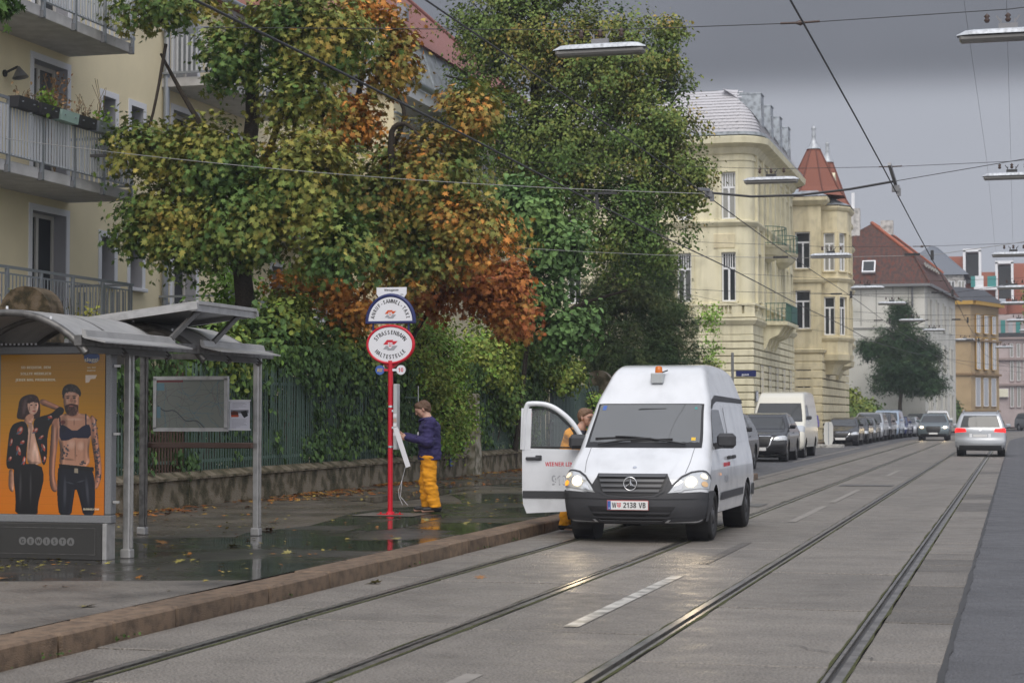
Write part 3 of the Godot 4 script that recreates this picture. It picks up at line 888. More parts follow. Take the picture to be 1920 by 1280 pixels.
func apartments():
	var h = house("apartment_house", "cream apartment house with grey barred balconies at the far left, planters on one railing", Vector3(-18.8, 0.14, -30))
	var st = {"surround": 0.13, "proud": 0.02, "trim": M.white_trim, "reveal": M.reveal, "fw": 0.08}
	var door = st.duplicate(); door.merge({"cols": 2, "sill": false, "fw": 0.1})
	var small = st.duplicate(); small.merge({"cols": 1})
	var z0 = -18.0
	var holes = []
	for y in [3.18, 6.2, 9.22]:
		holes.append([15.05, y, 1.37, 2.5, 1]); holes.append([10.2, y, 1.37, 2.5, 1])
		holes.append([17.95, y + 1.24, 0.6, 1.0, 0]); holes.append([19.28, y + 1.24, 0.6, 1.0, 0])
	wall(h, "wall", Vector3(-18.8, 0.1, z0), AWAY, 20.95, 13.2, holes.map(func(q): return [q[0], q[1] - 0.1, q[2], q[3]]), M.cream)
	for q in holes: window(h, Vector3(-18.8, q[1], z0 - q[0]), AWAY, q[2], q[3], 0.3 if q[4] == 1 else 0.34, door if q[4] == 1 else small)
	unit("side_wall", M.cream, h, Vector3(-23.9, 6.7, -28.4), Vector3(9.3, 13.1, 20.8))
	gable(h, -29, -18.8, -18, -38.95, 13.3, 17, M.tile_red)
	balcony(h, 6.18, -24, -34.5, -18.8, -17.4, M.bar_pale, 0.062, 0.108, M.slab_soffit, -28.5)
	balcony(h, 9.2, -24, -34.5, -18.8, -17.4, M.bar_pale, 0.062, 0.108, M.slab_soffit, -28.5)
	balcony(h, 3.16, -24, -34.5, -18.8, -17.4, M.galv, 0.03, 0.125, M.slab_soffit, -28.5)
	var dp = MB.new()
	dp.tube([Vector3(-18.7, 0.2, -38.85), Vector3(-18.7, 13.0, -38.85)], 0.075, 10)
	obj("drainpipe", dp, M.galv, h)
	# planters on the middle railing
	var fl = ["charcoal planter box at the near end of the balcony railing", "charcoal planter box with trailing bright green plant on the railing", "pale green planter box on the balcony railing", "charcoal planter box with dry stems on the railing", "grey planter box with a leafy tomato-like plant on the railing"]
	var fz = [-29.95, -30.75, -31.5, -32.2, -32.95]
	for i in 5:
		var p = thing("planter_box", fl[i], "planter", Vector3(-17.24, 7.12, fz[i]))
		var b = MB.new()
		b.prism([Vector2(-0.09, 0), Vector2(0.09, 0), Vector2(0.12, 0.2), Vector2(-0.12, 0.2)], Transform3D(Basis(), Vector3(0, 0, -0.34)), 0.66)
		obj("box", b, [M.planter, M.planter, M.planter_green, M.planter, M.galv][i], p)
		b = MB.new()
		for s in [-0.2, 0.2]: b.box(Vector3(-0.02, 0.11, s), Vector3(0.3, 0.02, 0.03))
		obj("hook", b, M.galv, p)
		var xs = []; var cs = []
		var cnt = [14, 150, 20, 30, 130][i]
		for k in cnt:
			var g = i == 1 or i == 4
			var dz = rng.randfn(0, 0.16); var hy = absf(rng.randfn(0, 0.14))
			xs.append(Transform3D(rand_basis(rng.randf_range(0.05, 0.1), 1.6), Vector3(rng.randfn(0.02, 0.06), 0.2 + hy - (0.22 if g and rng.randf() < 0.2 else 0.0), dz)))
			cs.append((Color(0.16, 0.26, 0.04) if g else Color(0.22, 0.15, 0.08)) * rng.randf_range(0.6, 1.4))
		tag(leaves("foliage", p, xs, cs, "oval", M.leaf), "", "", "", "stuff")
		b = MB.new()
		for k in 9:
			var a = Vector3(rng.randfn(0, 0.03), 0.18, rng.randf_range(-0.28, 0.28))
			var hh = [0.25, 0.3, 0.1, 0.5, 0.9][i] * rng.randf_range(0.4, 1.0)
			b.tube([a, a + Vector3(rng.randfn(0, 0.05), hh * 0.5, rng.randfn(0, 0.05)), a + Vector3(rng.randfn(0, 0.1), hh, rng.randfn(0, 0.1))], 0.006, 4)
		obj("stem", b, M.dry_stem, p)
	var dry = thing("dried_plant", "tall withered brown plant standing on the balcony before the door", "plant", Vector3(-17.75, 6.18, -32.05))
	var b0 = MB.new()
	var xs0 = []; var cs0 = []
	for k in 7: b0.tube([Vector3(0, 0, 0), Vector3(rng.randfn(0, 0.08), 1.0, rng.randfn(0, 0.08)), Vector3(rng.randfn(0, 0.15), 1.9, rng.randfn(0, 0.14))], 0.008, 4)
	for k in 130:
		xs0.append(Transform3D(rand_basis(rng.randf_range(0.04, 0.09), 2.0), Vector3(rng.randfn(0, 0.13), rng.randf_range(1.25, 2.0), rng.randfn(0, 0.13))))
		cs0.append(Color(0.3, 0.17, 0.09) * rng.randf_range(0.6, 1.2))
	obj("stem", b0, M.dry_stem, dry)
	tag(leaves("foliage", dry, xs0, cs0, "oval", M.leaf), "", "", "", "stuff")
	var wl = thing("wall_lamp", "dark conical wall lamp beside the balcony door", "wall lamp", Vector3(-18.8, 8.2, -31.95))
	var b1 = MB.new()
	b1.tube([Vector3(0, 0, 0), Vector3(0.28, 0.12, -0.02)], 0.025, 8)
	b1.cyl(Vector3(0, 0, 0), Vector3(0.03, 0, 0), 0.07, 12)
	obj("arm", b1, M.iron, wl)
	b1 = MB.new()
	b1.lathe([Vector2(0.16, -0.2), Vector2(0.02, 0.02), Vector2(0.0, 0.03)], Transform3D(Basis(Vector3.BACK, 0.2), Vector3(0.3, 0.1, -0.02)), 16)
	obj("lamp_shade", b1, M.galv_dark, wl)

	# second house: same wall line, its balcony end turned to the camera
	h = house("apartment_house", "cream apartment house behind the maples, its corner balcony showing between branches", Vector3(-18.8, 0.14, -45))
	holes = []
	for y in [3.16, 6.18, 9.2]:
		for zz in [0.45, 11.4]: holes.append([zz, y, 1.3, 2.5, 1])
		for zz in [3.6, 6.4, 7.7, 9.6]: holes.append([zz, y + 1.1, 0.75, 1.25, 0])
	wall(h, "wall", Vector3(-18.8, 0.1, -38.95), AWAY, 12.0, 11.6, holes.map(func(q): return [q[0], q[1] - 0.1, q[2], q[3]]).filter(func(q): return q[0] + q[2] < 11.9), M.cream)
	for q in holes:
		if q[0] + q[2] < 11.9: window(h, Vector3(-18.8, q[1], -38.95 - q[0]), AWAY, q[2], q[3], 0.3, door if q[4] == 1 else small)
	unit("side_wall", M.cream, h, Vector3(-23.9, 5.8, -45), Vector3(9.3, 11.3, 11.9))
	gable(h, -29, -18.8, -38.95, -51, 11.7, 16.0, M.tile_red)
	balcony(h, 9.3, -38.8, -44.0, -18.8, -17.4, M.bar_pale, 0.05, 0.12, M.slab_soffit, -38.9)
	balcony(h, 6.25, -41.8, -47.0, -18.8, -17.4, M.bar_pale, 0.05, 0.12, M.slab_soffit, -41.9)
	balcony(h, 3.2, -38.8, -44.0, -18.8, -17.4, M.galv, 0.03, 0.125, M.slab_soffit, -38.9)
	unit("privacy_screen", M.galv, h, Vector3(-18.2, 10.5, -38.9), Vector3(0.5, 2.2, 0.03))
	var gt = MB.new()
	gt.tube([Vector3(-18.3, 11.62, -38.9), Vector3(-18.3, 11.62, -51)], 0.09, 8)
	gt.tube([Vector3(-18.3, 11.55, -50.6), Vector3(-18.6, 11.2, -50.6), Vector3(-18.68, 0.2, -50.6)], 0.06, 8)
	obj("gutter", gt, M.galv, h)

	# third house: red roof over a pale metal mansard
	h = house("roofed_house", "cream house with red tiled roof and pale metal mansard rising behind the maples", Vector3(-17.4, 0.14, -60))
	unit("wall", M.cream, h, Vector3(-22.3, 4.7, -60.6), Vector3(9.6, 9.1, 19.0))
	unit("upper_wall", M.cream, h, Vector3(-23.2, 10.1, -60.8), Vector3(9.0, 1.9, 18.6))
	unit("corner_pier", M.cream, h, Vector3(-17.9, 10.1, -51.5), Vector3(1.0, 1.9, 0.8))
	balcony(h, 9.3, -51.2, -62.0, -18.7, -17.4, M.galv, 0.03, 0.13, M.slab_soffit, -51.3)
	unit("eave_board", M.white_trim, h, Vector3(-21.9, 11.1, -60.6), Vector3(9.6, 0.34, 19.4))
	var g2 = MB.new()
	g2.tube([Vector3(-17.0, 11.36, -50.9), Vector3(-17.0, 11.36, -70.3)], 0.11, 8)
	obj("gutter", g2, M.galv, h)
	var mm = MB.new()
	mm.quad(Vector3(-17.2, 11.3, -50.9), Vector3(-17.2, 11.3, -70.3), Vector3(-17.75, 13.0, -69.9), Vector3(-17.75, 13.0, -51.3))
	mm.quad(Vector3(-26.6, 11.3, -50.9), Vector3(-17.2, 11.3, -50.9), Vector3(-17.75, 13.0, -51.3), Vector3(-26.0, 13.0, -51.3))
	var ms = obj("metal_mansard", mm, M.zinc_pale, h)
	for k in 16:
		var z = -51.2 - k * 1.2
		var b = MB.new()
		b.bar(Vector3(-17.18, 11.3, z), Vector3(-17.73, 13.0, z), 0.03, 0.04, Vector3(1, 0.3, 0))
		obj("standing_seam", b, M.zinc, ms)
	var rf = MB.new()
	var ap0 = Vector3(-22.0, 17.4, -56.0); var ap1 = Vector3(-22.0, 17.4, -62.5)
	rf.quad(Vector3(-17.6, 13.0, -51.2), Vector3(-17.6, 13.0, -70.0), ap1, ap0)
	rf.tri(Vector3(-26.2, 13.0, -51.2), Vector3(-17.6, 13.0, -51.2), ap0)
	rf.tri(Vector3(-17.6, 13.0, -70.0), Vector3(-26.2, 13.0, -70.0), ap1)
	rf.quad(Vector3(-26.2, 13.0, -70.0), Vector3(-26.2, 13.0, -51.2), ap0, ap1)
	var roof = obj("roof", rf, M.tile_pink, h)
	var rg = MB.new()
	rg.tube([Vector3(-17.6, 13.05, -70.0), ap1 + Vector3(0, 0.03, 0), ap0 + Vector3(0, 0.03, 0), Vector3(-17.6, 13.05, -51.2)], 0.09, 6)
	obj("ridge_tiles", rg, M.tile_pink, roof)
	unit("roof_vent", M.galv, h, Vector3(-18.6, 14.3, -55.5), Vector3(0.3, 0.5, 0.3))
	unit("chimney", M.cream_grey, h, Vector3(-21.3, 17.6, -58.5), Vector3(0.7, 1.9, 0.9))

func corner_house():
	var X = -12.6; var Z = -92.0; var R = 0.8
	var h = house("corner_house", "pale yellow corner house with grey shingled mansard and curved corner", Vector3(X, 0.12, Z))
	var arc = []
	for i in 9:
		var a = PI / 2 * (1.0 - i / 8.0)
		arc.append(Vector2(X - R + R * cos(a), Z - R + R * sin(a)))
	var plan = [Vector2(-34, Z)]; plan.append_array(arc); plan.append(Vector2(X, -109.4))
	var sharp = [Vector2(-34, Z + 0.02), Vector2(X + 0.02, Z + 0.02), Vector2(X + 0.02, -109.4)]
	# banded ground floor
	unit("ground_floor", M.yellow, h, Vector3((X - 34) / 2, 3.15, (Z - 109.4) / 2), Vector3(X + 34 - 0.24, 6.1, 17.2))
	var bands = MB.new()
	for k in 13:
		var y = 0.9 + 0.36 * k
		var bb = band(sharp, [Vector2(0, y), Vector2(0.05, y + 0.03), Vector2(0.05, y + 0.29), Vector2(0, y + 0.32)])
		bands.v.append_array(bb.v); bands.n.append_array(bb.n); bands.c.append_array(bb.c); bands.u.append_array(bb.u)
	tag(obj("banded_stonework", bands, M.yellow, h), "", "", "", "stuff")
	obj("plinth", band(sharp, [Vector2(0, 0.1), Vector2(0.12, 0.1), Vector2(0.12, 0.8), Vector2(0, 0.86)]), M.yellow2, h)
	obj("frieze", band(sharp, [Vector2(-0.1, 5.55), Vector2(0.03, 5.57), Vector2(0.03, 6.15), Vector2(-0.1, 6.2)]), M.yellow, h)
	obj("string_course", band(sharp, [Vector2(-0.2, 6.0), Vector2(0.1, 6.05), Vector2(0.25, 6.25), Vector2(0.25, 6.35), Vector2(-0.3, 6.42)]), M.yellow, h)
	# upper wall: front, curve, street side
	var st = {"surround": 0.16, "proud": 0.06, "trim": M.yellow, "reveal": M.yellow, "frame": M.white, "fw": 0.08, "transom": 0.66, "bars": 4, "cols": 2}
	var tall = st.duplicate(); tall.merge({"pane": M.pane_curtain}, true)
	var f1 = []; var f2 = []
	for x in [3.3, 6.2, 9.1, 12.0, 14.9, 17.65, 19.88]:
		f1.append([x, 0.8, 0.72, 2.45]); f1.append([x, 4.9, 0.72, 2.35])
	wall(h, "front_wall", Vector3(-34, 6.4, Z), ACROSS, 20.6, 9.0, f1, M.yellow)
	for q in f1: window(h, Vector3(-34 + q[0], 6.4 + q[1], Z), ACROSS, q[2], q[3], 0.18, tall if q[1] > 3 else st)
	obj("curved_wall", band(arc, [Vector2(0, 6.4), Vector2(0, 15.4)]), M.yellow, h)
	for z in [1.2, 3.2, 5.2, 7.2, 9.2, 11.2, 13.2, 15.0]:
		f2.append([z, 0.9, 1.0, 2.4]); f2.append([z, 4.9, 1.0, 2.35])
	wall(h, "street_wall", Vector3(X, 6.4, Z - R), AWAY, 16.6, 9.0, f2, M.yellow)
	for q in f2: window(h, Vector3(X, 6.4 + q[1], Z - R - q[0]), AWAY, q[2], q[3], 0.2, st)
	for k in 7:
		var b = MB.new()
		b.box(Vector3(X + 0.06, 11.0, Z - R - 0.6 - k * 2.25), Vector3(0.16, 8.4, 0.4))
		obj("pilaster", b, M.yellow, h)
	for k in 5: window(h, Vector3(X + 0.1, 1.9, Z - 2.4 - k * 3.1), AWAY, 1.1, 2.2, 0.04, {"reveal": M.yellow2, "trim": M.yellow2, "transom": 0.0, "sill": true})
	obj("string_course", band(plan, [Vector2(-0.1, 10.9), Vector2(0.08, 10.95), Vector2(0.22, 11.12), Vector2(0.22, 11.2), Vector2(-0.1, 11.28)]), M.yellow, h)
	obj("relief_panel", band([Vector2(-14.5, Z), Vector2(-13.45, Z)], [Vector2(-0.02, 9.85), Vector2(0.05, 9.87), Vector2(0.05, 10.55), Vector2(-0.02, 10.6)]), M.yellow2, h)
	obj("architrave", band(plan, [Vector2(-0.05, 14.2), Vector2(0.06, 14.22), Vector2(0.06, 14.42), Vector2(-0.05, 14.45)]), M.yellow, h)
	obj("cornice", band(plan, [Vector2(-0.3, 14.5), Vector2(0.1, 14.55), Vector2(0.3, 14.85), Vector2(0.75, 15.0), Vector2(0.8, 15.3), Vector2(0.4, 15.42), Vector2(-0.5, 15.45)]), M.yellow, h)
	# balustrade panel on the first floor, with turned balusters
	var bp = obj("parapet", band(sharp, [Vector2(-0.2, 6.42), Vector2(0.14, 6.42), Vector2(0.14, 6.58), Vector2(-0.2, 6.6)]), M.yellow, h)
	obj("parapet_cap", band(sharp, [Vector2(-0.2, 7.0), Vector2(0.16, 7.0), Vector2(0.16, 7.1), Vector2(-0.2, 7.13)]), M.yellow, bp)
	for x in [-15.3, -14.55, -13.35, -12.72]: unit("pedestal", M.yellow, bp, Vector3(x, 6.79, Z + 0.06), Vector3(0.5, 0.42, 0.15))
	var bl = MB.new()
	bl.lathe([Vector2(0.05, 0), Vector2(0.09, 0.12), Vector2(0.04, 0.26), Vector2(0.06, 0.38), Vector2(0.05, 0.42)], Transform3D(), 10)
	var blm = bl.mesh()
	for i in 4: obj("baluster", blm, M.yellow, bp, Transform3D(Basis(), Vector3(-14.18 + i * 0.2, 6.58, Z + 0.06)))
	# mansard: courses of shingles, a zinc cap and dormers
	var rs = MB.new()
	var prof = []
	for i in 16:
		var t = i / 15.0
		prof.append(Vector2(0.3 - 1.9 * pow(t, 2.1), 15.45 + 2.55 * t))
	var f = noise(31, 9.0, 1)
	for i in 15:
		var bb = band(plan, [prof[i] + Vector2(0.05, 0), prof[i + 1] + Vector2(0.015, 0)])
		for k in bb.v.size():
			var q = bb.v[k]
			bb.c[k] = Color.WHITE
		rs.v.append_array(bb.v); rs.n.append_array(bb.n); rs.c.append_array(bb.c); rs.u.append_array(bb.u)
	var roof = obj("mansard_roof", rs, M.shingle, h)
	var sh = MB.new()
	sh.box(Vector3(0, 0.07, 0.0), Vector3(0.2, 0.16, 0.02))
	var shm = sh.mesh()
	var mm = MultiMesh.new()
	var xfs = []
	for i in 15:
		var t0 = prof[i]; var t1 = prof[i + 1]
		var tilt = atan2(t0.x - t1.x, t1.y - t0.y)
		var x = -22.0 + (0.14 if i % 2 == 0 else 0.0)
		while x < X - R + 0.2:
			xfs.append(Transform3D(Basis(Vector3.RIGHT, -tilt - 0.12), Vector3(x, t0.y, Z + t0.x + 0.045 + rng.randf() * 0.012)))
			x += 0.285
	mm.transform_format = MultiMesh.TRANSFORM_3D
	mm.mesh = shm; mm.instance_count = xfs.size()
	for i in xfs.size(): mm.set_instance_transform(i, xfs[i])
	var mi = MultiMeshInstance3D.new()
	mi.multimesh = mm; mi.material_override = M.shingle; mi.name = "shingles"
	roof.add_child(mi)
	tag(mi, "", "", "", "stuff")
	obj("gutter", band(plan, [Vector2(0.3, 15.42), Vector2(0.62, 15.42), Vector2(0.62, 15.58), Vector2(0.3, 15.6)]), M.zinc, h)
	var rc = MB.new()
	var c0 = Vector3(-34, 18.0, Z - 1.55); var c1 = Vector3(X - 1.9, 18.0, Z - 1.55); var c2 = Vector3(X - 1.6, 18.0, Z - 2.2); var c3 = Vector3(X - 1.6, 18.0, -109.4); var d0 = Vector3(-34, 18.75, Z - 6); var d1 = Vector3(X - 6, 18.75, Z - 6); var d3 = Vector3(X - 6, 18.75, -109.4)
	rc.quad(c0, c1, d1, d0); rc.tri(c1, c2, d1); rc.quad(c2, c3, d3, d1); rc.quad(d0, d1, d3, Vector3(-34, 18.75, -109.4))
	obj("roof_cap", rc, M.zinc_pale, h)
	unit("roof_core", M.zinc, h, Vector3(-25, 16.6, -101.5), Vector3(20, 2.6, 13))
	for k in 4:
		var z = -94.8 - k * 3.9
		var b = MB.new()
		b.prism([Vector2(0, 0), Vector2(1.35, 0), Vector2(1.3, 2.4), Vector2(0, 2.5)], Transform3D(Basis(), Vector3(X - 1.2, 15.6, z - 1.1)), 1.1)
		var dm = obj("dormer", b, M.zinc, h)
		unit("dormer_window", M.pane, dm, Vector3(X + 0.1, 16.7, z - 0.55), Vector3(0.05, 1.5, 0.8))
		b = MB.new()
		b.box(Vector3(X - 0.6, 18.0, z - 0.55), Vector3(1.5, 0.06, 1.16))
		obj("dormer_roof", b, M.zinc, dm)
	for q in [[-97.4, 10.35], [-102.6, 10.35]]: iron_balcony(h, X, q[1], q[0], true)
	iron_balcony(h, X, 6.35, -98.2, false)
	for q in [[-17.4, 18.4], [-16.3, 18.7]]:
		var b = MB.new()
		b.cyl(Vector3(q[0], q[1], -93.6), Vector3(q[0], q[1] + 1.0, -93.6), 0.05, 6)
		b.box(Vector3(q[0], q[1] + 0.9, -93.6), Vector3(0.5, 0.08, 0.3), Basis(Vector3.BACK, 0.4))
		obj("roof_hatch_arm", b, M.zinc_pale, h)
	var sg = thing("street_sign", "dark blue enamel street name sign on the yellow corner house", "street sign", Vector3(-13.02, 3.62, Z + 0.09))
	var b = MB.new()
	b.box(Vector3.ZERO, Vector3(0.78, 0.28, 0.02), Basis(), 0.006)
	obj("plate", b, M.navy, sg)
	text("lettering", "gasse", 0.1, M.white, sg, Transform3D(Basis(), Vector3(0.08, -0.05, 0.012)))
	unit("house_number", M.navy, sg, Vector3(0.5, 0, 0.03), Vector3(0.22, 0.3, 0.02)).name = "number_plate"
	var nb = thing("notice_case", "small grey notice panel on the corner of the yellow house, behind the white van", "notice", Vector3(-12.45, 2.5, Z - 0.5), PI / 2)
	unit("panel", M.galv, nb, Vector3.ZERO, Vector3(0.7, 0.55, 0.04))
	unit("sheet", M.paper, nb, Vector3(0, 0, 0.025), Vector3(0.55, 0.42, 0.01))
	var pole = thing("lamp_mast", "thin grey mast rising behind the van roof before the yellow house", "mast", Vector3(-11.6, 0.12, -78.5))
	b = MB.new()
	b.tube([Vector3(0, 0, 0), Vector3(0, 4.1, 0)], 0.06, 8)
	obj("pole", b, M.galv_dark, pole)
	b = MB.new()
	b.lathe([Vector2(0.12, 0), Vector2(0.12, 0.1), Vector2(0.07, 0.16)], Transform3D(), 10)
	obj("foot", b, M.galv_dark, pole)

func iron_balcony(h, X, y, z, bowl):
	var b = MB.new()
	var half = []
	for i in 13:
		var a = PI * i / 12.0
		half.append(Vector2(sin(a), cos(a)))
	if bowl:
		for j in 5:
			var r0 = [0.15, 0.55, 0.9, 1.1, 1.2, 1.25][j]; var r1 = [0.15, 0.55, 0.9, 1.1, 1.2, 1.25][j + 1]
			var y0 = [-0.85, -0.7, -0.48, -0.2, -0.1, 0.0][j]; var y1 = [-0.85, -0.7, -0.48, -0.2, -0.1, 0.0][j + 1]
			for i in 12:
				var f = func(q, r, yy): return Vector3(X + q.x * r * 0.9, y + yy, z + q.y * r * 1.2)
				b.quad(f.call(half[i], r0, y0), f.call(half[i + 1], r0, y0), f.call(half[i + 1], r1, y1), f.call(half[i], r1, y1))
		for i in 12: b.tri(Vector3(X, y, z), Vector3(X + half[i].x * 1.12, y, z + half[i].y * 1.5), Vector3(X + half[i + 1].x * 1.12, y, z + half[i + 1].y * 1.5))
	else:
		b.box(Vector3(X + 0.65, y - 0.08, z), Vector3(1.3, 0.18, 5.0))
		for k in 4: b.prism([Vector2(0, 0), Vector2(1.1, 0), Vector2(0.8, -0.5), Vector2(0.35, -0.7), Vector2(0.15, -1.2), Vector2(0, -1.3)], Transform3D(Basis(), Vector3(X, y - 0.17, z + 2.0 - k * 1.4)), 0.3)
	var bal = obj("balcony", b, M.yellow, h)
	b = MB.new()
	var pts = []
	if bowl:
		for q in half: pts.append(Vector3(X + q.x * 1.05, y, z + q.y * 1.4))
	else: pts = [Vector3(X, y, z + 2.4), Vector3(X + 1.22, y, z + 2.4), Vector3(X + 1.22, y, z - 2.4), Vector3(X, y, z - 2.4)]
	for yy in [0.1, 0.95]:
		for i in pts.size() - 1: b.bar(pts[i] + Vector3(0, yy, 0), pts[i + 1] + Vector3(0, yy, 0), 0.04, 0.04)
	for i in pts.size() - 1:
		var n = maxi(1, int(pts[i].distance_to(pts[i + 1]) / 0.2))
		for k in n: b.box(pts[i].lerp(pts[i + 1], float(k) / n) + Vector3(0, 0.5, 0), Vector3(0.025, 0.95, 0.025))
	obj("iron_railing", b, M.green_iron, bal)
	if not bowl: unit("screen", M.green_screen, bal, Vector3(X + 1.25, y + 0.5, z - 1.0), Vector3(0.02, 0.8, 2.6))

func turret_house():
	var h = house("turret_house", "ochre yellow house with pointed red turret roof and bay windows", Vector3(-11.2, 0.12, -112))
	var st = {"surround": 0.12, "proud": 0.05, "trim": M.yellow2, "reveal": M.yellow2, "frame": M.white, "fw": 0.08, "transom": 0.7, "cols": 2}
	var Z = -112.0
	unit("wall", M.yellow2, h, Vector3(-16.2, 7.0, -121.2), Vector3(9.6, 13.8, 18))
	var holes = [[7.25, 2.0, 0.9, 2.2], [7.25, 6.6, 0.9, 2.3], [7.25, 10.2, 0.9, 2.2], [3.2, 6.6, 0.9, 2.3], [3.2, 10.2, 0.9, 2.2]]
	wall(h, "front_wall", Vector3(-20, 0.1, Z), ACROSS, 8.8, 14.2, holes, M.yellow2)
	for q in holes: window(h, Vector3(-20 + q[0], 0.1 + q[1], Z), ACROSS, q[2], q[3], 0.16, st)
	# bays on the street side, each face with its own openings
	for q in [[[Vector2(-11.3, -113), Vector2(-10.35, -113), Vector2(-9.8, -113.8), Vector2(-9.8, -116.6), Vector2(-11.3, -117.2)], 5.2, 14.2], [[Vector2(-11.3, -119.6), Vector2(-10.6, -119.6), Vector2(-10.25, -120.1), Vector2(-10.25, -122.4), Vector2(-11.3, -122.8)], 5.0, 12.4]]:
		var pl = q[0]
		for k in 4:
			var a = Vector3(pl[k].x, q[1], pl[k].y); var e = Vector3(pl[k + 1].x, q[1], pl[k + 1].y)
			var u = (e - a).normalized(); var w = a.distance_to(e)
			var ho = []
			if k < 3 and w > 0.6:
				for y in [1.15, 5.0]:
					if k == 2:
						for x in [0.35, w - 1.15]: ho.append([x, y, 0.8, 2.3])
					else: ho.append([w / 2 - 0.33, y, 0.66, 2.3])
			wall(h, "bay_wall", a, u, w, q[2] - q[1], ho, M.yellow2)
			for v in ho: window(h, a + u * v[0] + Vector3(0, v[1], 0), u, v[2], v[3], 0.14, st)
		obj("bay_bracket", band(pl, [Vector2(-0.8, q[1] - 1.2), Vector2(-0.5, q[1] - 0.6), Vector2(0.05, q[1] - 0.35), Vector2(0.12, q[1]), Vector2(-0.3, q[1] + 0.02)]), M.yellow2, h)
		for y in [q[1] + 0.75, q[1] + 4.3, q[2] - 0.4]: obj("bay_cornice", band(pl, [Vector2(0.0, y), Vector2(0.1, y + 0.08), Vector2(0.18, y + 0.22), Vector2(0.18, y + 0.3), Vector2(-0.25, y + 0.4)]), M.yellow2, h)
		obj("bay_roof", band(pl, [Vector2(0.2, q[2] - 0.02), Vector2(-0.9, q[2] + 0.5)]), M.zinc, h)
	for y in [5.2, 9.4]: obj("string_course", band([Vector2(-20, Z), Vector2(-11.2, Z), Vector2(-11.2, -130)], [Vector2(-0.05, y), Vector2(0.14, y + 0.08), Vector2(0.2, y + 0.25), Vector2(-0.05, y + 0.32)]), M.yellow2, h)
	for k in 9: obj("stone_joint", band([Vector2(-20, Z), Vector2(-11.2, Z), Vector2(-11.2, -130)], [Vector2(0, 0.75 + k * 0.5), Vector2(0.05, 0.78 + k * 0.5), Vector2(0.05, 1.16 + k * 0.5), Vector2(0, 1.19 + k * 0.5)]), M.yellow2, h)
	obj("cornice", band([Vector2(-20, Z), Vector2(-11.2, Z), Vector2(-11.2, -130)], [Vector2(-0.2, 14.0), Vector2(0.15, 14.1), Vector2(0.4, 14.35), Vector2(0.42, 14.55), Vector2(-0.4, 14.65)]), M.yellow2, h)
	obj("roof_skirt", band([Vector2(-20, Z), Vector2(-11.2, Z), Vector2(-11.2, -130)], [Vector2(0.4, 14.6), Vector2(-0.5, 15.15), Vector2(-0.8, 15.1)]), M.zinc, h)
	for q in [[-11.8, -113.9, 1.8, 14.85, 17.75], [-12.2, -126.5, 1.5, 15.6, 18.6]]:
		var xf = Transform3D(Basis(Vector3.UP, PI / 8), Vector3(q[0], q[3], q[1]))
		var b = MB.new()
		var hh = q[4] - q[3]
		for i in 8:
			var a0 = TAU * i / 8; var a1 = TAU * (i + 1) / 8
			var f = func(r, y, a): return xf * Vector3(r * cos(a), y, -r * sin(a))
			var rs = [q[2] * 1.1, q[2] * 0.86, 0.36]; var ys = [-0.1, 0.45, hh]
			for k in 2: b.quad(f.call(rs[k], ys[k], a0), f.call(rs[k], ys[k], a1), f.call(rs[k + 1], ys[k + 1], a1), f.call(rs[k + 1], ys[k + 1], a0))
		var t = obj("turret_roof", b, M.tile_red, h)
		b = MB.new()
		for i in 8:
			var a0 = TAU * i / 8
			var f = func(r, y): return xf * Vector3(r * cos(a0), y, -r * sin(a0))
			b.tube([f.call(q[2] * 1.11, -0.1), f.call(q[2] * 0.87, 0.45), f.call(0.36, hh)], 0.05, 5)
		obj("hip_tiles", b, M.tile_dark, t)
		b = MB.new()
		b.lathe([Vector2(0.46, -0.05), Vector2(0.3, 0.2), Vector2(0.16, 0.5), Vector2(0.1, 0.7), Vector2(0.16, 0.78), Vector2(0.09, 0.86), Vector2(0.15, 0.95), Vector2(0.08, 1.05), Vector2(0.17, 1.2), Vector2(0.12, 1.33), Vector2(0.02, 1.38), Vector2(0.0, 1.5)], Transform3D(Basis(), Vector3(q[0], q[4], q[1])), 14)
		obj("finial", b, M.zinc_pale, t)
	var gb = MB.new()
	gb.prism([Vector2(0, 0), Vector2(2.2, 0), Vector2(2.2, 1.2), Vector2(1.7, 2.0), Vector2(1.1, 2.3), Vector2(0.5, 2.0), Vector2(0, 1.2)], Transform3D(Basis(Vector3.UP, PI / 2), Vector3(-11.4, 14.6, -118)), 0.4)
	obj("roof_gable", gb, M.yellow, h)

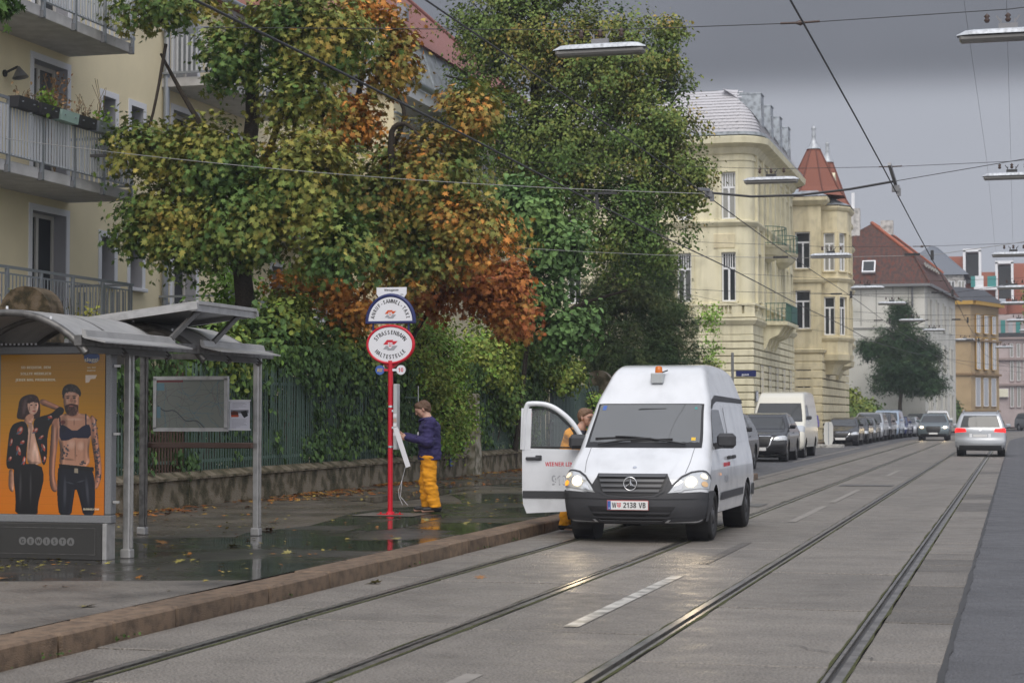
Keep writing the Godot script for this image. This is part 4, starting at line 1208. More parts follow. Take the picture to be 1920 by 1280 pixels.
func far_houses():
	# white house with the blank side wall
	var h = house("white_house", "white rendered house with blank side wall and brown hipped tile roof", Vector3(-7.0, 0.1, -150))
	var dir = Vector3(1.45, 0, -18).normalized()
	var b = MB.new()
	var A = Vector3(-20, 0, -150); var B = Vector3(-6.95, 0, -150); var C = B + dir * 21; var D = Vector3(-20, 0, -171)
	var up = Vector3(0, 11.9, 0)
	b.quad(A, B, B + up, A + up); b.quad(B, C, C + up, B + up); b.quad(C, D, D + up, C + up); b.quad(D, A, A + up, D + up)
	obj("wall", b, M.white_render, h)
	b = MB.new()
	var e = 0.5
	var E0 = Vector3(-20.5, 11.75, -149.5); var E1 = Vector3(-6.5, 11.75, -149.5); var E2 = E1 + dir * 22; var E3 = Vector3(-20.5, 11.75, -172)
	var K0 = Vector3(-16.4, 14.1, -151.4); var K1 = Vector3(-7.75, 14.1, -151.4); var K2 = K1 + dir * 18.5; var K3 = Vector3(-16.4, 14.1, -170)
	var R0 = Vector3(-11.3, 17.1, -154.0); var R1 = R0 + dir * 13.5
	b.quad(E0, E1, K1, K0); b.quad(E1, E2, K2, K1); b.quad(E2, E3, K3, K2); b.quad(E3, E0, K0, K3)
	b.tri(K0, K1, R0); b.quad(K1, K2, R1, R0); b.tri(K2, K3, R1); b.quad(K3, K0, R0, R1); b.quad(E0, E3, E2, E1)
	var roof = obj("roof", b, M.tile_brown, h)
	b = MB.new()
	b.tube([E1 + Vector3(0, 0.05, 0), K1 + Vector3(0, 0.06, 0)], 0.09, 5)
	obj("hip_tiles", b, M.tile_brown, roof)
	b = MB.new()
	b.tube([K1 + Vector3(0, 0.06, 0), R0 + Vector3(0, 0.06, 0), R1 + Vector3(0, 0.06, 0), K2], 0.15, 5)
	obj("ridge_tiles", b, M.tile_orange, roof)
	b = MB.new()
	b.bar(E0, E1, 0.16, 0.2); b.bar(E1, E2, 0.16, 0.2)
	obj("gutter", b, M.galv_dark, h)
	var sk = unit("skylight", M.white, h, Vector3(-11.3, 13.3, -150.45), Vector3(1.05, 1.25, 0.2), Basis(Vector3.RIGHT, -0.68))
	obj("pane", UNIT, M.pane, sk, Transform3D(Basis.from_scale(Vector3(0.8, 0.8, 0.2)), Vector3(0, 0, 0.5)))
	unit("chimney", M.cream_grey, h, Vector3(-12.6, 16.6, -153.5), Vector3(0.8, 3.4, 0.8))
	unit("chimney", M.cream_grey, h, Vector3(-10.2, 16.9, -156.0), Vector3(1.0, 1.2, 0.9))
	unit("flue", M.white, h, Vector3(-12.75, 18.9, -153.5), Vector3(0.25, 1.4, 0.25))
	b = MB.new()
	b.box(Vector3(-13.5, 8.4, -149.97), Vector3(13, 0.12, 0.1))
	for x in [-11.9, -10.7, -9.4, -8.2]: b.box(Vector3(x, 10.2, -149.985), Vector3(0.05, 3.2, 0.05))
	obj("wall_seam", b, M.seam, h)
	b = MB.new()
	b.tube([Vector3(-7.9, 11.6, -149.9), Vector3(-7.9, 10.0, -149.9)], 0.08, 6)
	obj("drainpipe", b, M.galv_dark, h)
	for k in 4:
		for y in [1.0, 5.0, 8.6]: window(h, B + dir * (2.2 + k * 4.8) + Vector3(dir.z * -0.01, y, 0), dir, 1.4, 2.2, -0.04, {"trim": M.white_render, "reveal": M.white_render, "surround": 0.15, "proud": 0.12})
	for k in 6: unit("roof_window", M.pane_curtain, h, K1.lerp(E1, 0.25) + dir * (3.0 + k * 1.6) + Vector3(0.2, 0.1, 0), Vector3(0.15, 0.4, 1.0), Basis(Vector3.BACK, 0.5))
	# tan house
	h = house("tan_house", "tan house with dark roof, ochre window arches and green shutters", Vector3(-4.6, 0.1, -200))
	dir = Vector3(2.3, 0, -6.6).normalized()
	A = Vector3(-14, 0, -200); B = Vector3(-4.62, 0, -200); C = B + dir * 8.4
	up = Vector3(0, 13.2, 0)
	b = MB.new()
	b.quad(A, B, B + up, A + up); b.quad(B, C, C + up, B + up); b.quad(C, C + Vector3(-12, 0, -6), C + Vector3(-12, 13.2, -6), C + up)
	obj("wall", b, M.tan, h)
	for k in 3:
		var o = B + dir * (1.2 + k * 2.35)
		var n = dir.cross(Vector3.UP)
		window(h, o + Vector3(0, 2.4, 0) + n * 0.02, dir, 1.35, 3.0, -0.04, {"frame": M.white, "pane": M.pane_pale, "reveal": M.tan, "trim": M.tan_dark, "cols": 1})
		window(h, o + Vector3(0.15, 6.3, 0) + n * 0.02, dir, 1.0, 3.2, -0.04, {"frame": M.white, "pane": M.pane_pale, "reveal": M.ochre, "trim": M.ochre, "surround": 0.18})
		window(h, o + Vector3(0.15, 10.1, 0) + n * 0.02, dir, 1.0, 1.9, -0.04, {"frame": M.white, "pane": M.pane_pale, "reveal": M.ochre, "trim": M.ochre, "surround": 0.1})
		b = MB.new()
		b.box(o + dir * 0.65 + Vector3(0, 6.75, 0) + n * 0.12, Vector3(0.95, 0.95, 0.08), Basis(dir, Vector3.UP, n))
		obj("green_shutter", b, M.green_screen, h)
	b = MB.new()
	for y in [5.75, 9.3]: b.bar(A + Vector3(0, y, 0.06), B + Vector3(0.1, y, 0.06), 0.3, 0.22); b.bar(B + Vector3(0.1, y, 0), C + Vector3(0.1, y, 0), 0.4, 0.22)
	b.bar(A + Vector3(0, 1.9, 0.03), B + Vector3(0.05, 1.9, 0.03), 0.2, 0.15); b.bar(B + Vector3(0.05, 1.9, 0), C + Vector3(0.05, 1.9, 0), 0.2, 0.15)
	obj("string_course", b, M.tan_dark, h)
	b = MB.new()
	b.bar(A + Vector3(0, 13.2, 0.2), B + Vector3(0.3, 13.2, 0.2), 0.7, 0.4); b.bar(B + Vector3(0.3, 13.2, 0.2), C + Vector3(0.3, 13.2, 0), 0.7, 0.4)
	obj("cornice", b, M.ochre, h)
	b = MB.new()
	var P0 = A + Vector3(0, 13.4, 0.5); var P1 = B + Vector3(0.6, 13.4, 0.5); var P2 = C + Vector3(0.7, 13.4, 0); var Q0 = A + Vector3(0, 15.0, -2); var Q1 = B + Vector3(-1.2, 15.0, -2.2); var Q2 = C + Vector3(-1.4, 15.0, -1)
	b.quad(P0, P1, Q1, Q0); b.quad(P1, P2, Q2, Q1); b.quad(Q0, Q1, Q2, Q2 + Vector3(-10, 0, 0))
	obj("roof", b, M.slate, h)
	# grey roofed house behind it
	h = house("grey_roofed_house", "house with blue-grey hipped slate roof behind the brown roof", Vector3(-8, 0.1, -212))
	unit("wall", M.cream_grey, h, Vector3(-9.4, 8.5, -216), Vector3(7.6, 17, 8))
	b = MB.new()
	var g0 = Vector3(-14, 17.0, -211.6); var g1 = Vector3(-5.0, 17.0, -211.6); var g2 = Vector3(-5.0, 17.0, -221); var g3 = Vector3(-14, 17.0, -221); var gr = Vector3(-9.2, 20.6, -215); var gs = Vector3(-8.6, 20.6, -218)
	b.tri(g0, g1, gr); b.quad(g1, g2, gs, gr); b.tri(g2, g3, gs); b.quad(g3, g0, gr, gs)
	obj("roof", b, M.slate_blue, h)
	for k in 3: window(h, Vector3(-8.4 + k * 1.1, 14.6, -211.98), ACROSS, 0.75, 1.7, -0.04, {"frame": M.white, "reveal": M.cream_grey, "trim": M.cream_grey})
	# red and white modern house
	h = house("modern_house", "modern red and white stepped house with teal balcony screens on the skyline", Vector3(-4, 0.1, -232))
	unit("red_block", M.brick_red, h, Vector3(-6.2, 10.3, -233), Vector3(3.4, 20.4, 6))
	unit("red_block", M.brick_red, h, Vector3(-3.0, 9.2, -231), Vector3(2.0, 18.4, 6))
	unit("red_block", M.brick_red, h, Vector3(0.8, 9.6, -234), Vector3(4.0, 20.0, 6))
	unit("red_block", M.tile_red, h, Vector3(-2.6, 14.0, -229.5), Vector3(3.0, 1.6, 3))
	for q in [[-5.0, 19.0, 2.0, 4.0], [-1.3, 17.3, 2.0, 4.4]]:
		b = MB.new()
		var fr = [Vector2(-1, -2), Vector2(1, -2), Vector2(1, 2), Vector2(-1, 2)]
		b.box(Vector3(q[0] - 0.9, q[1], -228.6), Vector3(0.3, q[3], 2.4)); b.box(Vector3(q[0] + 0.9, q[1], -228.6), Vector3(0.3, q[3], 2.4)); b.box(Vector3(q[0], q[1] + q[3] / 2, -228.6), Vector3(2.1, 0.35, 2.4))
		var fo = obj("white_frame", b, M.white, h)
		unit("window", M.pane, fo, Vector3(q[0], q[1], -229.4), Vector3(1.5, q[3] - 0.4, 0.2))
	b = MB.new()
	b.box(Vector3(-3.5, 16.4, -228), Vector3(2.6, 0.35, 3)); b.box(Vector3(-4.2, 17.2, -226.9), Vector3(1.0, 1.4, 0.1))
	obj("terrace", b, M.white, h)
	for x in [-4.9, -3.0, -2.5]: unit("terrace_screen", M.teal, h, Vector3(x, 17.2, -226.8), Vector3(0.5, 1.3, 0.06))
	for k in 4: unit("terrace_screen", M.teal, h, Vector3(-1.6 + k * 0.9, 12.2, -229.8), Vector3(0.4, 1.6, 0.06))
	b = MB.new()
	b.box(Vector3(0.6, 11.3, -230), Vector3(6.0, 0.4, 3))
	obj("terrace", b, M.white, h)
	# pink house closing the street
	h = house("pink_house", "pale pink house with tall narrow window bays closing the street", Vector3(-0.8, 0.1, -222))
	unit("wall", M.pink, h, Vector3(2.2, 5.2, -225), Vector3(9.9, 10.2, 6))
	for k in 5:
		for y in [2.4, 5.4, 8.1]:
			window(h, Vector3(-0.75 + k * 0.75, y, -221.98), ACROSS, 0.4, 2.3 if y < 7 else 1.6, -0.04, {"frame": M.white, "pane": M.pane_curtain, "reveal": M.pink_dark, "trim": M.pink_dark, "cols": 1, "surround": 0.1})
	b = MB.new()
	for y in [4.95, 7.9, 10.3]: b.box(Vector3(2.2, y, -221.9), Vector3(10.2, 0.24, 0.5))
	obj("cornice", b, M.pink_dark, h)
	unit("penthouse", M.pink, h, Vector3(2.6, 11.8, -226), Vector3(9.4, 2.6, 5.6))
	for k in 4: unit("penthouse_screen", M.teal if k % 2 == 0 else M.pane_pale, h, Vector3(-1.5 + k * 0.85, 11.6, -223.15), Vector3(0.5, 1.7, 0.06))
	b = MB.new()
	b.prism([Vector2(-5.4, 0), Vector2(5.4, 0), Vector2(4.6, 0.5), Vector2(-4.6, 0.5)], Transform3D(Basis(), Vector3(2.2, 10.42, -228)), 6.1)
	obj("roof", b, M.slate, h)
	var sg = thing("shop_sign", "pale cream sign board glowing on the pink house front", "sign", Vector3(-1.85, 4.0, -221.7))
	unit("board", M.sign_cream, sg, Vector3.ZERO, Vector3(1.7, 0.9, 0.15))
	unit("frame", M.white, sg, Vector3(0, 0, -0.06), Vector3(1.8, 1.0, 0.12))

# scanline fill of a polygon on a poster image
func fill(im, pts, c):
	var lo = 1e9; var hi = -1e9
	for p in pts: lo = minf(lo, p[1]); hi = maxf(hi, p[1])
	for y in range(maxi(0, floori(lo)), mini(im.get_height(), ceili(hi))):
		var xs = []
		for i in pts.size():
			var a = pts[i]; var b = pts[(i + 1) % pts.size()]
			if (a[1] <= y + 0.5) != (b[1] <= y + 0.5):
				xs.append(a[0] + (y + 0.5 - a[1]) / (b[1] - a[1]) * (b[0] - a[0]))
		xs.sort()
		for i in range(0, xs.size() - 1, 2):
			im.fill_rect(Rect2i(roundi(xs[i]), y, maxi(1, roundi(xs[i + 1]) - roundi(xs[i])), 1), c)
func oval(cx, cy, rx, ry, a = 0.0):
	var o = []
	for i in 28:
		var t = TAU * i / 28.0
		o.append([cx + rx * cos(t) * cos(a) - ry * sin(t) * sin(a), cy + rx * cos(t) * sin(a) + ry * sin(t) * cos(a)])
	return o
func smooth(pts, n = 2):
	for k in n:
		var q = []
		for i in pts.size():
			var a = pts[i]; var b = pts[(i + 1) % pts.size()]
			q.append([a[0] * 0.75 + b[0] * 0.25, a[1] * 0.75 + b[1] * 0.25])
			q.append([a[0] * 0.25 + b[0] * 0.75, a[1] * 0.25 + b[1] * 0.75])
		pts = q
	return pts
func picture(im, rough = 0.25):
	im.generate_mipmaps()
	var m = StandardMaterial3D.new()
	m.albedo_texture = ImageTexture.create_from_image(im)
	m.roughness = rough
	return m
func panel(m, parent, called, p, w, h, bas = Basis()):     # a printed sheet with its own thickness
	var b = MB.new()
	b.box(Vector3(0, 0, -0.002), Vector3(w, h, 0.004))
	for i in b.v.size():
		b.u[i] = Vector2(b.v[i].x / w + 0.5, 0.5 - b.v[i].y / h)
	return obj(called, b, m, parent, Transform3D(bas, p))

func poster_image():
	var im = Image.create(609, 953, false, Image.FORMAT_RGB8)
	for y in 953:
		var t = y / 953.0
		var c = Color(0.64, 0.45, 0.02).lerp(Color(0.74, 0.41, 0.03), smoothstep(0.25, 0.95, t))
		if y % 47 < 2: c = c.darkened(0.13)
		elif y % 47 < 4: c = c.lightened(0.06)
		im.fill_rect(Rect2i(0, y, 609, 1), c)
	var O = func(l): return l.map(func(p): return [p[0] - 8, p[1] - 65])
	var skin = Color(0.6, 0.44, 0.36); var skin2 = Color(0.52, 0.36, 0.29); var light = Color(0.66, 0.52, 0.45)
	var dark = Color(0.055, 0.05, 0.055); var jean = Color(0.07, 0.075, 0.11)
	var P = func(l, c, n = 2): fill(im, smooth(O.call(l), n), c)
	var E = func(cx, cy, rx, ry, c, a = 0.0): fill(im, O.call(oval(cx, cy, rx, ry, a)), c)
	# woman: arm behind, hair, coat, torso, trousers
	P.call([[232, 340], [262, 330], [300, 350], [352, 372], [372, 392], [350, 405], [300, 385], [245, 366]], skin2)
	P.call([[120, 330], [165, 303], [222, 306], [240, 350], [244, 420], [236, 452], [118, 456], [102, 440], [112, 390]], Color(0.16, 0.085, 0.075))
	P.call([[166, 345], [200, 335], [232, 352], [230, 395], [214, 424], [190, 426], [170, 400]], light)
	P.call([[164, 340], [200, 322], [236, 344], [232, 356], [200, 346], [168, 362]], Color(0.14, 0.07, 0.06))
	P.call([[168, 420], [206, 420], [206, 465], [180, 490], [140, 470]], skin)
	P.call([[172, 468], [196, 462], [214, 560], [250, 700], [248, 722], [164, 730], [170, 600]], light)
	P.call([[95, 722], [250, 716], [270, 800], [252, 880], [234, 960], [232, 1030], [100, 1030], [104, 920], [88, 800]], dark, 1)
	P.call([[66, 490], [130, 462], [160, 470], [176, 520], [164, 640], [160, 766], [96, 768], [88, 748], [42, 750], [52, 620]], dark)
	P.call([[198, 462], [240, 436], [310, 420], [352, 372], [386, 390], [372, 430], [300, 480], [284, 560], [286, 690], [262, 742], [240, 640], [214, 560]], dark)
	for q in [[125, 520, 16, 26, 0.4], [118, 640, 12, 30, -0.3], [72, 590, 9, 24, 0.2], [150, 700, 9, 26, 0.1], [215, 520, 12, 20, 0.7], [262, 620, 9, 24, -0.4], [300, 440, 14, 9, 0.2], [66, 690, 10, 16, 0.5], [250, 560, 8, 18, 0.9], [268, 690, 7, 18, 0.1], [140, 590, 10, 14, 1.0]]:
		E.call(q[0], q[1], q[2], q[3], Color(0.5, 0.2, 0.15), q[4])
		E.call(q[0] + 4, q[1] - 6, q[2] * 0.45, q[3] * 0.5, Color(0.62, 0.52, 0.48), q[4])
		E.call(q[0] - 8, q[1] + 12, q[2] * 0.35, q[3] * 0.6, Color(0.22, 0.3, 0.36), q[4] + 0.6)
	P.call([[62, 750], [88, 750], [94, 880], [80, 892], [58, 862], [60, 800]], skin)
	for q in [[190, 368, 7, 3], [218, 366, 6, 3]]: E.call(q[0], q[1], q[2], q[3], Color(0.12, 0.08, 0.07))
	E.call(206, 404, 10, 4, Color(0.55, 0.25, 0.22))
	P.call([[204, 368], [212, 388], [200, 390]], skin, 1)
	# man: arms, torso, top, jeans, head
	P.call([[310, 455], [352, 440], [356, 520], [346, 600], [334, 700], [330, 800], [346, 850], [344, 886], [318, 884], [300, 840], [296, 700], [306, 560]], skin2)
	P.call([[530, 425], [562, 436], [576, 520], [584, 600], [600, 700], [602, 800], [580, 862], [560, 866], [562, 800], [566, 740], [548, 620], [532, 520]], skin2)
	P.call([[340, 440], [392, 415], [470, 415], [540, 430], [538, 560], [524, 640], [540, 740], [352, 742], [364, 640], [348, 560]], skin)
	P.call([[352, 725], [540, 735], [562, 800], [566, 920], [560, 1030], [500, 1030], [478, 930], [452, 850], [440, 930], [428, 1030], [360, 1030], [346, 930], [346, 800]], jean, 1)
	P.call([[354, 718], [556, 736], [556, 760], [356, 744]], Color(0.05, 0.04, 0.04), 0)
	fill(im, O.call([[444, 742], [466, 744], [466, 772], [444, 770]]), Color(0.5, 0.46, 0.4))
	P.call([[356, 488], [380, 484], [444, 530], [505, 482], [535, 486], [540, 564], [470, 566], [440, 560], [400, 580], [356, 578]], Color(0.06, 0.07, 0.16), 1)
	fill(im, O.call([[352, 440], [360, 438], [364, 492], [357, 494]]), Color(0.06, 0.07, 0.16))
	fill(im, O.call([[504, 420], [512, 420], [512, 486], [505, 488]]), Color(0.06, 0.07, 0.16))
	P.call([[392, 380], [462, 380], [470, 420], [440, 440], [400, 430]], skin2)
	P.call([[380, 290], [420, 276], [464, 292], [470, 340], [462, 400], [440, 430], [404, 428], [384, 400], [376, 340]], skin)
	P.call([[372, 330], [368, 270], [400, 240], [450, 246], [482, 290], [474, 325], [462, 300], [420, 284], [384, 296], [378, 330]], Color(0.1, 0.075, 0.065))
	P.call([[384, 372], [402, 364], [422, 358], [446, 364], [464, 366], [462, 410], [440, 434], [410, 432], [388, 408]], Color(0.2, 0.1, 0.075))
	E.call(424, 374, 14, 4, Color(0.5, 0.3, 0.26))
	for q in [[402, 326], [440, 326]]:
		E.call(q[0], q[1], 9, 4, Color(0.14, 0.1, 0.09))
		E.call(q[0], q[1] - 10, 12, 3, Color(0.14, 0.09, 0.08))
	P.call([[418, 326], [428, 326], [434, 352], [414, 352]], skin2, 1)
	E.call(376, 470, 14, 12, Color(0.42, 0.2, 0.17))
	E.call(456, 668, 5, 7, skin2)
	var r2 = RandomNumberGenerator.new()
	r2.seed = 3
	for k in 90:
		var t = r2.randf()
		var q = [r2.randf_range(544, 570) + t * 28, 440 + t * 380]
		if k > 62: q = [r2.randf_range(372, 408), r2.randf_range(600, 700)]
		if k > 80: q = [r2.randf_range(476, 512), r2.randf_range(700, 722)]
		E.call(q[0], q[1], r2.randf_range(3, 8), r2.randf_range(3, 8), Color(0.22, 0.2, 0.22))
	# modelling of the bodies: lights and darks of the print
	for q in [[380, 480, 26, 60, 0.1, -1], [520, 620, 14, 90, 0.0, -1], [372, 640, 12, 80, 0.0, -1], [448, 640, 5, 70, 0.0, -1], [410, 690, 40, 8, 0.1, -1], [425, 600, 30, 34, 0.0, 1], [480, 610, 24, 34, 0.0, 1], [322, 560, 10, 90, 0.06, 1], [340, 560, 6, 90, 0.06, -1], [556, 480, 10, 50, -0.1, 1], [440, 452, 60, 10, 0.0, 1], [440, 470, 4, 24, 0.0, -1], [185, 560, 6, 90, 0.08, -1], [214, 640, 22, 60, 0.1, 1], [210, 712, 36, 10, 0.0, -1], [184, 476, 16, 6, 0.3, -1], [398, 345, 8, 12, 0.0, 1], [446, 345, 9, 12, 0.0, -1], [420, 300, 26, 10, 0.0, 1], [218, 390, 8, 10, 0.0, 1], [178, 390, 6, 20, 0.0, -1], [150, 380, 14, 60, 0.15, 1], [112, 400, 5, 50, 0.1, 1], [130, 860, 10, 120, 0.0, 1], [190, 860, 8, 120, 0.0, 1], [390, 880, 12, 110, 0.0, 1], [520, 880, 12, 110, -0.1, 1], [420, 830, 40, 6, 0.3, 1], [480, 820, 40, 6, -0.3, 1]]:
		for y in range(int(q[1] - q[3] - 66), int(q[1] + q[3] - 64)):
			for x in range(int(q[0] - maxf(q[2], q[3] * absf(q[4])) - q[2] - 9), int(q[0] + maxf(q[2], q[3] * absf(q[4])) + q[2] - 7)):
				if x < 0 or y < 0 or x >= 609 or y >= 953: continue
				var dx = x - q[0] + 8; var dy = y - q[1] + 65
				var ux = dx * cos(q[4]) + dy * sin(q[4]); var uy = -dx * sin(q[4]) + dy * cos(q[4])
				var e2 = ux * ux / (q[2] * q[2]) + uy * uy / (q[3] * q[3])
				if e2 < 1.0:
					var c0 = im.get_pixel(x, y)
					if c0.r > 0.5 and c0.b < 0.14: continue
					var k2 = (1.0 - e2) * (0.3 if q[5] < 0 else 0.16)
					im.set_pixel(x, y, c0.darkened(k2) if q[5] < 0 else c0.lightened(k2))
	for k in 420:
		var q = [[425, 268, 52, 30], [176, 370, 66, 66], [424, 400, 36, 30]][k % 3]
		var a = r2.randf() * TAU; var r = sqrt(r2.randf())
		var x = q[0] + q[2] * r * cos(a) - 8; var y = q[1] + q[3] * r * sin(a) - 65
		if x < 2 or y < 2 or x > 600 or y > 940: continue
		var c0 = im.get_pixel(int(x), int(y))
		if c0.r < 0.26: im.fill_rect(Rect2i(int(x), int(y), r2.randi_range(2, 5), r2.randi_range(3, 9)), c0.lightened(r2.randf() * 0.16))
	im.resize(305, 477, Image.INTERPOLATE_BILINEAR)
	var mask = Image.create(305, 477, false, Image.FORMAT_RF)
	for y in 477:
		for x in 305:
			var c0 = im.get_pixel(x, y)
			mask.set_pixel(x, y, Color(0.0 if c0.b < c0.r * 0.28 and c0.r > 0.4 else 1.0, 0, 0))
	var inner = mask.duplicate()
	inner.resize(38, 60, Image.INTERPOLATE_LANCZOS)
	inner.resize(305, 477, Image.INTERPOLATE_CUBIC)
	for y in 477:
		for x in 305:
			if mask.get_pixel(x, y).r > 0.5 and y > 85:
				var k = clampf((inner.get_pixel(x, y).r - 0.42) * 1.75, 0.0, 1.0)
				var g = clampf((inner.get_pixel(mini(x + 4, 304), y).r - inner.get_pixel(maxi(x - 4, 0), y).r) * 0.9, -0.3, 0.3)
				var c0 = im.get_pixel(x, y)
				var f = lerpf(0.62, 1.08, k) * (1.0 - g) * (0.96 + 0.08 * r2.randf())
				im.set_pixel(x, y, Color(c0.r * f, c0.g * f, c0.b * f))
	im.resize(609, 953, Image.INTERPOLATE_CUBIC)
	# blue badge and the white block under it
	P.call([[494, 60], [584, 60], [584, 108], [540, 124], [494, 108]], Color(0.04, 0.22, 0.46), 1)
	fill(im, O.call([[504, 190], [570, 190], [560, 212], [534, 214], [524, 234], [504, 236]]), Color(0.8, 0.74, 0.68))
	return im

func shelter():
	var s = thing("tram_shelter", "grey steel tram shelter with curved roof, tilted top plate and wall map", "shelter", Vector3(-9.8, 0.14, -19.6))
	base_of[s] = Vector3(-9.8, 0.14, -19.6)
	for q in [[-8.98, -17.8, 2.42], [-9.1, -21.5, 2.4], [-10.5, -17.8, 2.5], [-10.54, -21.3, 2.45]]:
		var b = MB.new()
		b.box(Vector3(q[0], (q[2] + 0.14) / 2, q[1]), Vector3(0.075, q[2] - 0.14, 0.075), Basis(), 0.012)
		b.box(Vector3(q[0] + 0.05, (q[2] + 0.2) / 2, q[1]), Vector3(0.02, q[2] - 0.3, 0.03))
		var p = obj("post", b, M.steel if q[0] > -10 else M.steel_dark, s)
		b = MB.new()
		b.box(Vector3(q[0], 0.19, q[1]), Vector3(0.115, 0.1, 0.115), Basis(), 0.012)
		obj("foot", b, M.steel, p)
	var R = 1.15; var cx = -9.72; var cy = 2.69 - R
	var arc = []
	for i in 17:
		var a = PI / 2 + deg_to_rad(50.0) * (1.0 - i / 8.0)
		arc.append(Vector2(cx + R * cos(a), cy + R * sin(a)))
	for q in [[-16.6, -18.5], [-19.35, -21.0]]:
		var rows = []; var rows2 = []
		for z in [q[0], q[1]]:
			rows.append(arc.map(func(p): return Vector3(p.x, p.y, z)))
			rows2.append(arc.map(func(p): return Vector3(p.x, p.y - 0.03, z)))
		var b = MB.new()
		b.grid(rows); b.grid(rows2, true)
		var roof = obj("roof_vault", b, M.roof_sheet, s)
		for z in [q[0] - 0.02, (q[0] + q[1]) / 2 + 0.1, q[1] + 0.02]:
			b = MB.new()
			b.tube(arc.map(func(p): return Vector3(p.x, p.y - 0.035, z)), 0.04, 6)
			obj("roof_rib", b, M.steel_dark, roof)
		b = MB.new()
		for i in [3, 8, 12]: b.cyl(Vector3(arc[i].x, arc[i].y, q[0] - 0.02), Vector3(arc[i].x, arc[i].y + 0.03, q[0] - 0.02), 0.012, 6)
		obj("bolt", b, M.white, roof)
		b = MB.new()
		var fas = [Vector2(-8.86, 2.48), Vector2(-8.82, 2.47), Vector2(-8.8, 2.405), Vector2(-8.6, 2.355), Vector2(-8.6, 2.34), Vector2(-8.82, 2.385), Vector2(-8.85, 2.4)]
		b.prism(fas, Transform3D(Basis(), Vector3(0, 0, q[1] - 0.05)), q[0] - q[1] + 0.1)
		obj("front_gutter", b, M.roof_sheet, s)
	var b = MB.new()
	b.box(Vector3(-8.9, 2.37, -19.0), Vector3(0.08, 0.1, 4.9)); b.box(Vector3(-10.52, 2.4, -19.0), Vector3(0.08, 0.1, 4.9))
	for z in [-17.8, -21.4]: b.box(Vector3(-9.72, 2.36, z), Vector3(1.6, 0.07, 0.06))
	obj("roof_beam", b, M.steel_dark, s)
	# tilted plate over the gap
	var A = Vector3(-10.6, 2.62, -18.7); var B = Vector3(-8.6, 2.86, -18.7)
	var up = Vector3(-0.126, 0.992, 0)
	b = MB.new()
	var T = up * 0.02
	var dz = Vector3(0, 0, -1.62)
	b.quad(A + T, B + T, B + T + dz, A + T + dz); b.quad(A + dz - T, B + dz - T, B - T, A - T)
	b.quad(A - T, B - T, B + T, A + T); b.quad(B - T, B - T + dz, B + T + dz, B + T); b.quad(B + dz - T, A + dz - T, A + dz + T, B + dz + T)
	var pl = obj("tilted_plate", b, M.roof_sheet, s)
	b = MB.new()
	b.bar(B + Vector3(-0.06, -0.05, 0.02), B + Vector3(-0.06, -0.05, -1.64), 0.07, 0.09); b.bar(A + Vector3(0, -0.04, 0.02), B + Vector3(0, -0.04, 0.02), 0.05, 0.07); b.bar(A + dz + Vector3(0, -0.04, -0.02), B + dz + Vector3(0, -0.04, -0.02), 0.05, 0.07)
	obj("plate_frame", b, M.steel, pl)
	for z in [-18.5, -19.6]:
		b = MB.new()
		b.bar(Vector3(-8.83, 2.46, z), Vector3(-8.66, 2.84, z - 0.45), 0.045, 0.05)
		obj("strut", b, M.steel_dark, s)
	# far end: leaning rail, map case
	b = MB.new()
	b.box(Vector3(-9.83, 1.255, -21.4), Vector3(1.44, 0.07, 0.07), Basis(), 0.01)
	obj("lean_rail", b, M.wood_dark, s)
	b = MB.new()
	var mw = Vector3(-9.93, 1.77, -21.38)
	for y in [-0.32, 0.32]: b.box(mw + Vector3(0, y, 0), Vector3(1.0, 0.045, 0.06))
	for x in [-0.48, 0.48]: b.box(mw + Vector3(x, 0, 0), Vector3(0.045, 0.62, 0.06))
	b.box(mw + Vector3(0, 0, -0.025), Vector3(0.98, 0.66, 0.01))
	var mc = obj("map_case", b, M.steel, s)
	var im = Image.create(256, 170, false, Image.FORMAT_RGB8)
	im.fill(Color(0.46, 0.48, 0.45))
	var r2 = RandomNumberGenerator.new()
	r2.seed = 9
	for k in 46:
		var p = Vector2(r2.randf() * 256, r2.randf() * 170)
		var d = r2.randf() * TAU
		var c = [Color(0.3, 0.35, 0.34), Color(0.22, 0.42, 0.5), Color(0.38, 0.33, 0.33)][k % 3]
		for i in 70:
			d += r2.randfn(0, 0.12)
			p += Vector2(cos(d), sin(d)) * 2.0
			im.fill_rect(Rect2i(int(p.x), int(p.y), 2, 1), c)
	for k in 90: im.fill_rect(Rect2i(5 + k * 2, int(90 + k * 0.85 + 8 * sin(k * 0.15)), 3, 4), Color(0.24, 0.27, 0.28))
	im.fill_rect(Rect2i(0, 0, 100, 9), Color(0.5, 0.2, 0.22))
	im.fill_rect(Rect2i(0, 12, 30, 26), Color(0.36, 0.5, 0.55))
	im.fill_rect(Rect2i(0, 95, 16, 40), Color(0.36, 0.5, 0.55))
	panel(picture(im, 0.3), mc, "map_sheet", Vector3(-9.93, 1.77, -21.36), 0.92, 0.6)
	var n = thing("paper_notice", "white paper notice taped beside the map in the tram shelter", "notice", Vector3(-9.28, 1.63, -21.39))
	im = Image.create(96, 128, false, Image.FORMAT_RGB8)
	im.fill(Color(0.82, 0.82, 0.87))
	for k in 5: im.fill_rect(Rect2i(14, 12 + k * 5, [60, 66, 50, 64, 30][k], 1), Color(0.5, 0.5, 0.55))
	im.fill_rect(Rect2i(6, 42, 84, 14), Color(0.42, 0.42, 0.46))
	fill(im, [[6, 52], [20, 46], [40, 50], [44, 70], [8, 72]], Color(0.35, 0.18, 0.14))
	fill(im, [[52, 50], [80, 44], [88, 66], [70, 76], [60, 64]], Color(0.12, 0.12, 0.14))
	im.fill_rect(Rect2i(8, 64, 34, 8), Color(0.75, 0.3, 0.16))
